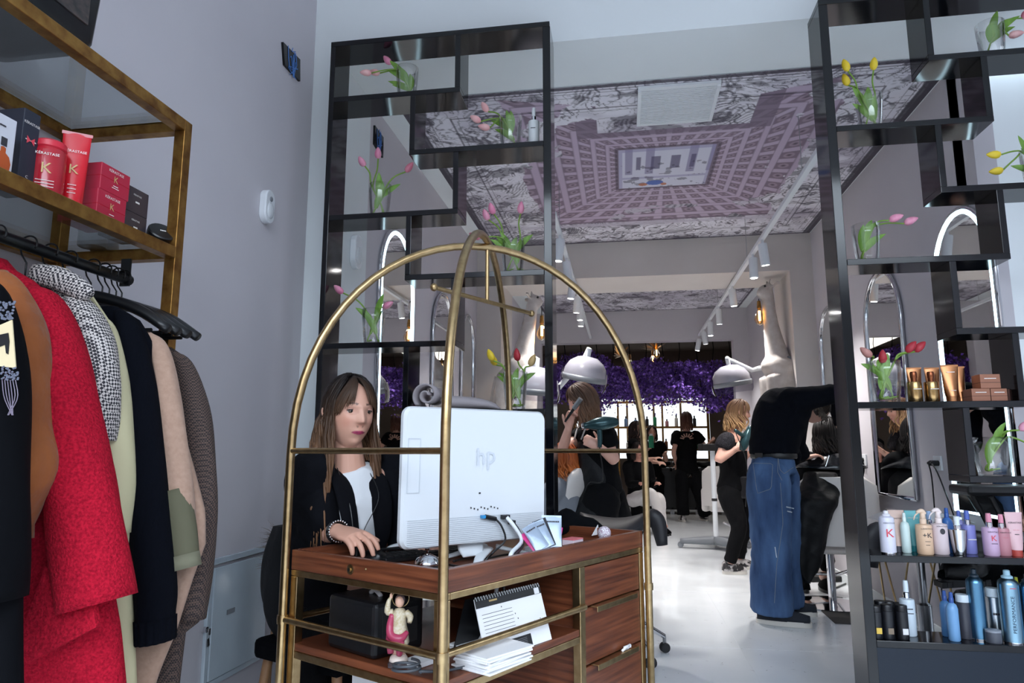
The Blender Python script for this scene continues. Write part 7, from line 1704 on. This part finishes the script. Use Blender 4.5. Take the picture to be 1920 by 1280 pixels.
# woman seen from behind at the far end
f_ = FWD * .95 + RGT * .2; lat = nrm(np.cross(UP, f_)); d = 11.2
J = dict(head=P3(1287, 787, d), neck=P3(1287, 808, d), chest=P3(1287, 832, d), waist=P3(1287, 862, d), pelvis=P3(1290, 884, d), shl=P3(1269, 817, d), shr=P3(1306, 817, d), ell=P3(1263, 848, d - .1), wrl=P3(1268, 870, d + .1), elr=P3(1324, 838, d + .05), wrr=P3(1334, 828, d + .25),
         hipl=P3(1280, 890, d), hipr=P3(1300, 890, d), knl=P3(1279, 928, d), knr=P3(1312, 928, d), anl=P3(1281, 968, d), anr=P3(1322, 962, d + .15), toel=P3(1281, 974, d - .0) + FWD * .16, toer=P3(1324, 966, d) + FWD * .3)
for k in 'lr': J['an' + k][2] = .09; J['toe' + k][2] = .03
wom = person('woman in black seen from behind at the far end of the salon', J, f_, UP, lat, s=1.0, voxel=.014)
hair(wom, J['head'], f_, UP, 1.0, .16, rgb(70, 46, 38), rgb(110, 72, 54), 80, 15, bangs=0, wave=.01)
def wtop(mb):
    mb.tube([J['pelvis'], J['waist'], J['chest'], J['neck'] * .6 + J['chest'] * .4, J['neck']], [.175, .16, .17, .16, .075], 20, lat=lat, rb=[.135, .125, .14, .11, .07], smooth=18); sleeves(mb, J, [.06, .085, .08], .4)
wt = garment(wom, 'top', wtop, M_blk, .014)
mb = MB()
for k in range(7):
    a = math.pi * (k + .5) / 7; c_ = J['chest'] * .35 + J['neck'] * .65 - f_ * .118 - UP * .06
    mb.ob(c_ + lat * .075 * math.cos(a) + UP * .065 * math.sin(a), nrm(lat * math.cos(a) + UP * math.sin(a)), nrm(-lat * math.sin(a) + UP * math.cos(a)), f_, .03, .009, .01)
tag(mb.build('lace_cutouts', pm('a88472', .7), wt), kind='stuff')
garment(wom, 'trousers', lambda mb: trousers(mb, J, 1, [.105, .12, .108, .095, .095, .10], lat, 'w', .014, .96), M_blk2, .014)
for k in 'lr': shoe(wom, J['an' + k], J['toe' + k], 1.0, M_snk, M_sole)

def seated(label, head, f, d, s=1.0, skin=SK['a'], voxel=.012, hs=(60, 40, 34), L=.1, tips=None, top=M_blk, bottom=M_blk2, cape=None, hairn=70, zseat=.5, thigh=.42, sex='w', seed=3, arms=None, bangs=10, knees=None, bf=None):
    """a seated figure below a head point; f is the facing direction"""
    hf = nrm(f * A(1, 1, 0)); f = nrm((f if bf is None else bf) * A(1, 1, 0)); lat = nrm(np.cross(UP, f)); n = head - UP * .155 * s - f * .02
    J = dict(head=head, neck=n, chest=n - UP * .19, waist=n - UP * .37, pelvis=n - UP * .50 + f * .02)
    for k, g in (('l', 1), ('r', -1)):
        J['sh' + k] = n + lat * .16 * g * s - UP * .055; J['el' + k] = J['sh' + k] - UP * .25 + f * .10 + lat * .03 * g; J['wr' + k] = J['el' + k] + f * .22 - lat * .06 * g + UP * .02
        J['hip' + k] = J['pelvis'] + lat * .09 * g - UP * .02; J['kn' + k] = J['hip' + k] + f * thigh + UP * .03; a = J['kn' + k] + f * .08; J['an' + k] = A(a[0], a[1], max(.09, J['kn' + k][2] - .42)); J['toe' + k] = J['an' + k] + f * .15 - UP * .05
    if arms: J.update(arms(J, f, lat))
    if knees: J.update(knees(J, f, lat))
    t = person(label, J, hf, UP, lat, sex, s, skin, voxel=voxel)
    hair(t, head, hf, UP, s, L, rgb(*hs), tips or rgb(*[min(255, int(q * 1.5)) for q in hs]), hairn, seed, bangs=bangs, wave=.014)
    def tp(mb):
        mb.tube([J['pelvis'], J['waist'], J['chest'], J['neck'] * .6 + J['chest'] * .4, J['neck']], [.175, .155, .17, .16, .075], 20, lat=lat, rb=[.14, .125, .14, .11, .07], smooth=18); sleeves(mb, J, [.06, .078, .066, .058, .05, .042])
    garment(t, 'top', tp, top, .014)
    garment(t, 'trousers', lambda mb: trousers(mb, J, 1, [.10, .105, .092, .072, .062, .056], lat, 'w', .012, .96), bottom, .014)
    for k in 'lr': shoe(t, J['an' + k], J['toe' + k], .98, M_blackm, M_blackp)
    return t, J, f, lat
# client under the black cape
t, J, f, lat = seated('client with wet dark hair under a shiny black cape', P3(1549, 815, 5.2), RGT * .6 + FWD * .8, 5.2, 1.0, SK['a'], .009, (24, 20, 19), .13, rgb(46, 38, 34), hairn=130, seed=21, bangs=0, bf=RGT * .12 + FWD)
def cape(mb):
    n = J['neck']; mb.tube([n + UP * .02, n - UP * .05, n - UP * .13, n - UP * .3, n - UP * .45 + f * .05], [.075, .14, .205, .215, .2], 24, lat=lat, rb=[.075, .10, .13, .16, .14], smooth=20)
    mb.tube([n - UP * .25 + f * .05, n - UP * .42 + f * .20, n - UP * .50 + f * .42, n - UP * .66 + f * .50], [.2, .23, .23, .2], 20, lat=lat, rb=[.15, .13, .10, .05], smooth=16)
    R_ = np.array([(1508, 1566, 885), (1500, 1574, 915), (1492, 1570, 942), (1489, 1557, 972), (1488, 1550, 1010), (1486, 1543, 1048), (1494, 1532, 1072), (1507, 1517, 1092)], float)
    q_ = spl(R_, 34); rings = []
    for i, (xl, xr, y) in enumerate(q_):
        d = 5.03 - .19 * min(1, i / 9); a_, b_ = at(xl, y, d=d), at(xr, y, d=d); c_ = (a_ + b_) / 2; h_ = (b_ - a_) / 2; dep = .10 - .06 * i / 33
        rings.append([c_ + h_ * math.cos(t_) + FWD * dep * math.sin(t_) * (1 + .22 * math.sin(5 * t_ + .6) * i / 33) for t_ in np.arange(40) * math.pi / 20])
    mb.loft(rings)
cp = garment(t, 'cape', cape, M_cape, .010, 6)
n = J['neck']; rings = []
for k, (z, a_, b_) in enumerate(((.03, .066, .062), (.01, .10, .09), (-.045, .205, .15), (-.085, .255, .185))):
    rings.append([n + UP * (z + .008 * math.sin(3 * a + k)) + lat * a_ * math.cos(a) + f * b_ * math.sin(a) - f * .02 for a in np.arange(28) * math.pi / 14])
MB().loft(rings, cap=False).build('neck_collar', mat('collar_vinyl', rgb(22, 24, 28), .18, bump=(9, .4, .01)), cp, smooth=True, solid=.006)
q = at(1548, 874, d=4.98); MB().tube([q, q + RGT * .03 + UP * .075], [.006, .006], 8).build('hair_clip', M_chrome, cp, smooth=50)
# red haired client in front of the stylist
seated('client with copper red hair, half hidden by the left shelf post', P3(1058, 862, 5.02), -RGT * .7 + FWD * .6, 5.0, .96, SK['a'], .011, (150, 72, 30), .12, rgb(206, 118, 58), seed=31, bangs=0, hairn=110, top=mat('grey_top', rgb(120, 124, 132), .9))
# far group
t2, J2, f2, l2 = seated('seated client in pale trousers with crossed legs and sandals, far away', P3(1196, 846, 10.0), -FWD * .9 + RGT * .28, 10.0, .95, SK['b'], .014, (40, 30, 28), .12, top=M_blk, bottom=mat('pale_linen', rgb(206, 202, 200), .9), seed=41,
       knees=lambda J, f, lat: {'knr': J['hipr'] + f * .42 + UP * .10 + lat * .06, 'anr': J['hipr'] + f * .56 - UP * .26 + lat * .12, 'toer': J['hipr'] + f * .70 - UP * .30 + lat * .12})
def standing(label, head, f, s, hs, L, top, seed, arms, voxel=.014, bangs=6):
    f = nrm(f * A(1, 1, 0)); lat = nrm(np.cross(UP, f)); n = head - UP * .155 * s - f * .02
    J = dict(head=head, neck=n, chest=n - UP * .19, waist=n - UP * .38, pelvis=n - UP * .54)
    for k, g in (('l', 1), ('r', -1)):
        J['sh' + k] = n + lat * .16 * g * s - UP * .055; J['el' + k] = J['sh' + k] - UP * .24 + lat * .06 * g + f * .06; J['wr' + k] = J['el' + k] + f * .2 - UP * .02
        J['hip' + k] = J['pelvis'] + lat * .09 * g - UP * .04; z = J['hip' + k][2]; J['kn' + k] = A(*J['hip' + k][:2], z * .53); J['an' + k] = A(*J['hip' + k][:2], .09); J['toe' + k] = J['an' + k] + f * .15 - UP * .06
    J.update(arms(J, f, lat)); t = person(label, J, f, UP, lat, 'w', s, voxel=voxel)
    hair(t, head, f, UP, s, L, rgb(*hs), rgb(*[min(255, int(q * 1.5)) for q in hs]), 70, seed, bangs=bangs)
    def tp(mb):
        mb.tube([J['pelvis'], J['waist'], J['chest'], J['neck'] * .6 + J['chest'] * .4, J['neck']], [.17, .15, .17, .16, .075], 20, lat=lat, rb=[.13, .12, .14, .11, .07], smooth=18); sleeves(mb, J, [.06, .078, .066], .4)
    garment(t, 'top', tp, top, .014); garment(t, 'trousers', lambda mb: trousers(mb, J, 1, [.1, .11, .1, .085, .08, .08], lat, 'w', .014, .96), M_blk2, .014)
    for k in 'lr': shoe(t, J['an' + k], J['toe' + k], 1.0, M_snk, M_sole)
    return t, J
standing('dark haired woman in black behind the client in pale trousers', P3(1194, 806, 10.3), RGT * .8 - FWD * .35, 1.0, (36, 26, 24), .2, M_blk, 51, lambda J, f, lat: {'wrr': J['elr'] + f * .24 + UP * .04})
t, J = standing('woman facing the camera holding a green bottle, far away', P3(1222, 812, 11.9), -FWD, 1.0, (44, 32, 28), .12, M_blk, 52, lambda J, f, lat: {'wrr': J['elr'] + f * .16 + UP * .14 + lat * .08, 'wrl': J['ell'] + f * .2 + UP * .1 - lat * .05})
q = P3(1221, 828, 11.45); b = thing('green_bottle', 'green bottle held up by the far woman facing the camera', 'bottle', q - UP * .1)
MB().lathe([(.04, -.1), (.042, -.09), (.042, .08), (.025, .1)], q, 12).build('body', pm('2f9a70'), b, smooth=40); MB().lathe([(.025, .1), (.025, .13), (0, .13)], q, 10).build('cap', M_white, b, smooth=40)
# client with black boots by the right shelf, mostly outside the photograph
hp = A(2.12, 3.47, 1.20)
t, J, f, lat = seated('seated client in black with chunky black boots behind the product shelf', hp, A(-1, .05, 0), 3.5, 1.0, SK['a'], .010, (160, 124, 84), .1, rgb(214, 180, 130), seed=61, knees=lambda J, f, lat: {'knr': J['hipr'] + f * .42 + UP * .10, 'anr': at(1828, 1066, Y=3.40), 'toer': at(1768, 1070, Y=3.40), 'anl': at(1832, 1120, Y=3.56), 'toel': at(1788, 1120, Y=3.56)})
for k in 'lr':
    a, b = J['an' + k], J['toe' + k]; dd = nrm(b - a)
    bt = MB().tube([a + UP * .16 - dd * .02, a + UP * .06 - dd * .01, a, a + dd * .08 - UP * .012, b], [.052, .05, .052, .046, .036], 14, smooth=16).build('boot', mat('boot_leather', rgb(18, 17, 18), .4, bump=(40, .4, .006)), t, smooth=True)
    mb = MB()
    for q in np.linspace(-.03, np.linalg.norm(b - a) + .015, 9): mb.ob(a + dd * q - UP * .053, dd, nrm(np.cross(UP, dd)), UP, .010, .042, .012)
    tag(mb.build('tread_sole', M_rubber, bt), kind='stuff')
c = A(2.16, 3.47, 0); t = thing('waiting_chair', 'black chair under the client in boots, at the right edge', 'chair', c)
MB().bx(1.94, 2.38, 3.27, 3.67, .46, .52).build('seat', M_blackm, t, bev=.02); MB().bx(2.34, 2.40, 3.27, 3.67, .521, .98).build('backrest', M_blackm, t, bev=.02)
for x in (1.97, 2.35):
    for y in (3.30, 3.64): MB().tube([(x, y, .459), (x, y, 0)], .014, 8).build('leg', M_blackp, t)
# every lettering part keeps its plain name; nothing else to add
